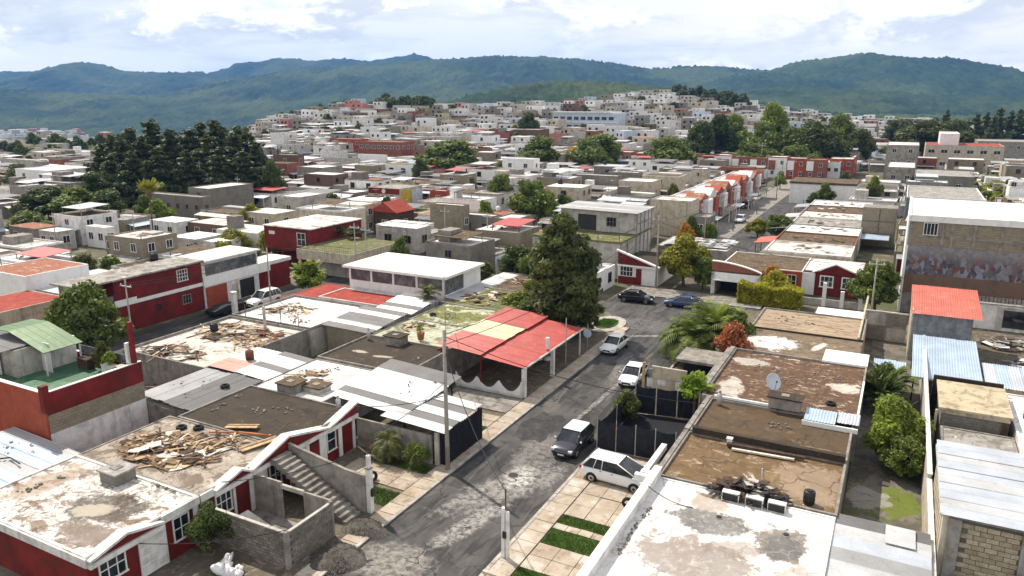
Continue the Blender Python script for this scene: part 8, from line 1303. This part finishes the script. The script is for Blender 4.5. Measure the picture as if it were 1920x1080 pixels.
for i, (lb, p_, d_, t_) in enumerate((('pole in front of the pine grove', 362, 190, 300), ('pole at the right of the pine grove', 432, 180, 330), ('pole beside the slender feathery tree', 222, 128, 404), ('pole by the rusty red shed', 66, 120, 400), ('pole between the cream house and the terrace', 652, 98, 420), ('pole before the far street junction', 1450, 225, 288), ('tall pole at the end of the far street', 1478, 250, 290), ('pole above the far terrace', 1436, 262, 268), ('pole left of the dark block building', 912, 118, 400))):
    x, y = at_d(p_, d_); pole(lb, x, y, CAM_H - (t_ - 190) / 1443 * d_, .11)
def wire(label, p, q, sag=.5, r=.026, n=14):
    o = thing('overhead_wire', label, 'wire', p); pts = []
    for i in range(n + 1): t = i / n; a = Vector(p) * (1 - t) + Vector(q) * t; a.z -= sag * 4 * t * (1 - t); pts.append(tuple(a))
    b = MB(p).path(pts, r, 4); b.build('cable', M['wire'], o)
wire('wire from the tall pole down to the white utility post', (-26.0, 40.1, 8.6), (-17.5, 32.75, 4.2), .9); wire('wire from the tall pole to the gate post', (-26.0, 40, 6.6), (-27.3, 33.1, 5.0), .3); wire('wire from the gate post to the red row house', (-27.3, 33.1, 4.2), (-33.9, 27.6, 3.1), .35); wire('wire strung from the tall pole up the street', (-26, 40.2, 9.9), (-28.6, 97.3, 9.9), 1.6); wire('second wire strung from the tall pole up the street', (-26, 40.2, 9.2), (-28.2, 97.3, 9.6), 1.9); wire('wire crossing the yard of the nearest red house', (-27.6, 26.4, 2.4), (-33.9, 22, 2.2), .3); wire('wire trailing over the peeling white roof', (-11.0, 37.8, 3.7), (-8.4, 37.9, 3.0), .25); wire('wire from the tall pole to the metal shed', (-26.0, 40, 5.6), (-33.9, 39.6, 3.4), .3)

mh = thing('manhole_cover', 'round iron manhole cover in the street', 'manhole', (-21.6, 41.5, .006)); MB().lathe([(0, 0), (.34, 0), (.34, .012), (0, .014)], 18).build('lid', M['iron'], mh, False, (0, 0, 0)); MB().lathe([(.35, 0), (.45, 0), (.45, .01), (.35, .01)], 18).build('ring', M['conc'], mh, False, (0, 0, 0))
SP = [(-64.4, 44), (-64.4, 62), (-64.4, 80), (-64.4, 100), (-29.0, 126), (-29.0, 150), (-29.0, 176), (-29.0, 204), (-29.0, 232), (-1.6, 88), (3.9, 112)]
OR2 = ['nearest', 'second', 'third', 'fourth', 'fifth']
for i, (x, y) in enumerate(SP): pole('%s pole on the %s' % (OR2[i] if i < 4 else OR2[i - 4] if i < 9 else 'only', 'side street by the long red house') if i < 4 else ('%s pole along the far street' % OR2[i - 4] if i < 9 else ('slim pole beside the leafy tree at the small red house' if i == 9 else 'slim pole at the corner of the painted building')), x, y, 8.6, .11)
for k_, (a, b_) in enumerate(((0, 1), (1, 2), (2, 3), (4, 5), (5, 6), (6, 7), (7, 8))):
    for dx, nm in ((-.7, 'left'), (.7, 'right')): wire('%s wire of the %s span along the %s' % (nm, OR2[k_] if k_ < 3 else OR2[k_ - 3], 'side street' if k_ < 3 else 'far street'), (SP[a][0] + dx, SP[a][1], 8.15), (SP[b_][0] + dx, SP[b_][1], 8.15), .6, .022, 10)
wire('wire from the street end pole across to the far street', (-28.6, 97.3, 9.6), (-29, 126, 8.2), .8); wire('wire from the street end pole to the small red house', (-28.2, 97.3, 9.2), (-6.6, 104, 4.5), .9); wire('wire from the street end pole to the grey two storey building', (-28.9, 97.3, 9.0), (-35, 107, 8.5), .4); wire('wire over the roofs to the sunroom house', (-26, 40.2, 9.4), (-46, 71, 5.4), 1.2); wire('wire over the brown right roofs from the street', (-26, 40.2, 9.7), (-11.2, 52, 3.4), .8); wire('wire from the side street to the long red house', (-64.4, 62, 8), (-75, 58, 6.1), .4); wire('wire from the side street to the dark red house', (-64.4, 80, 8), (-74, 88, 6.2), .5)
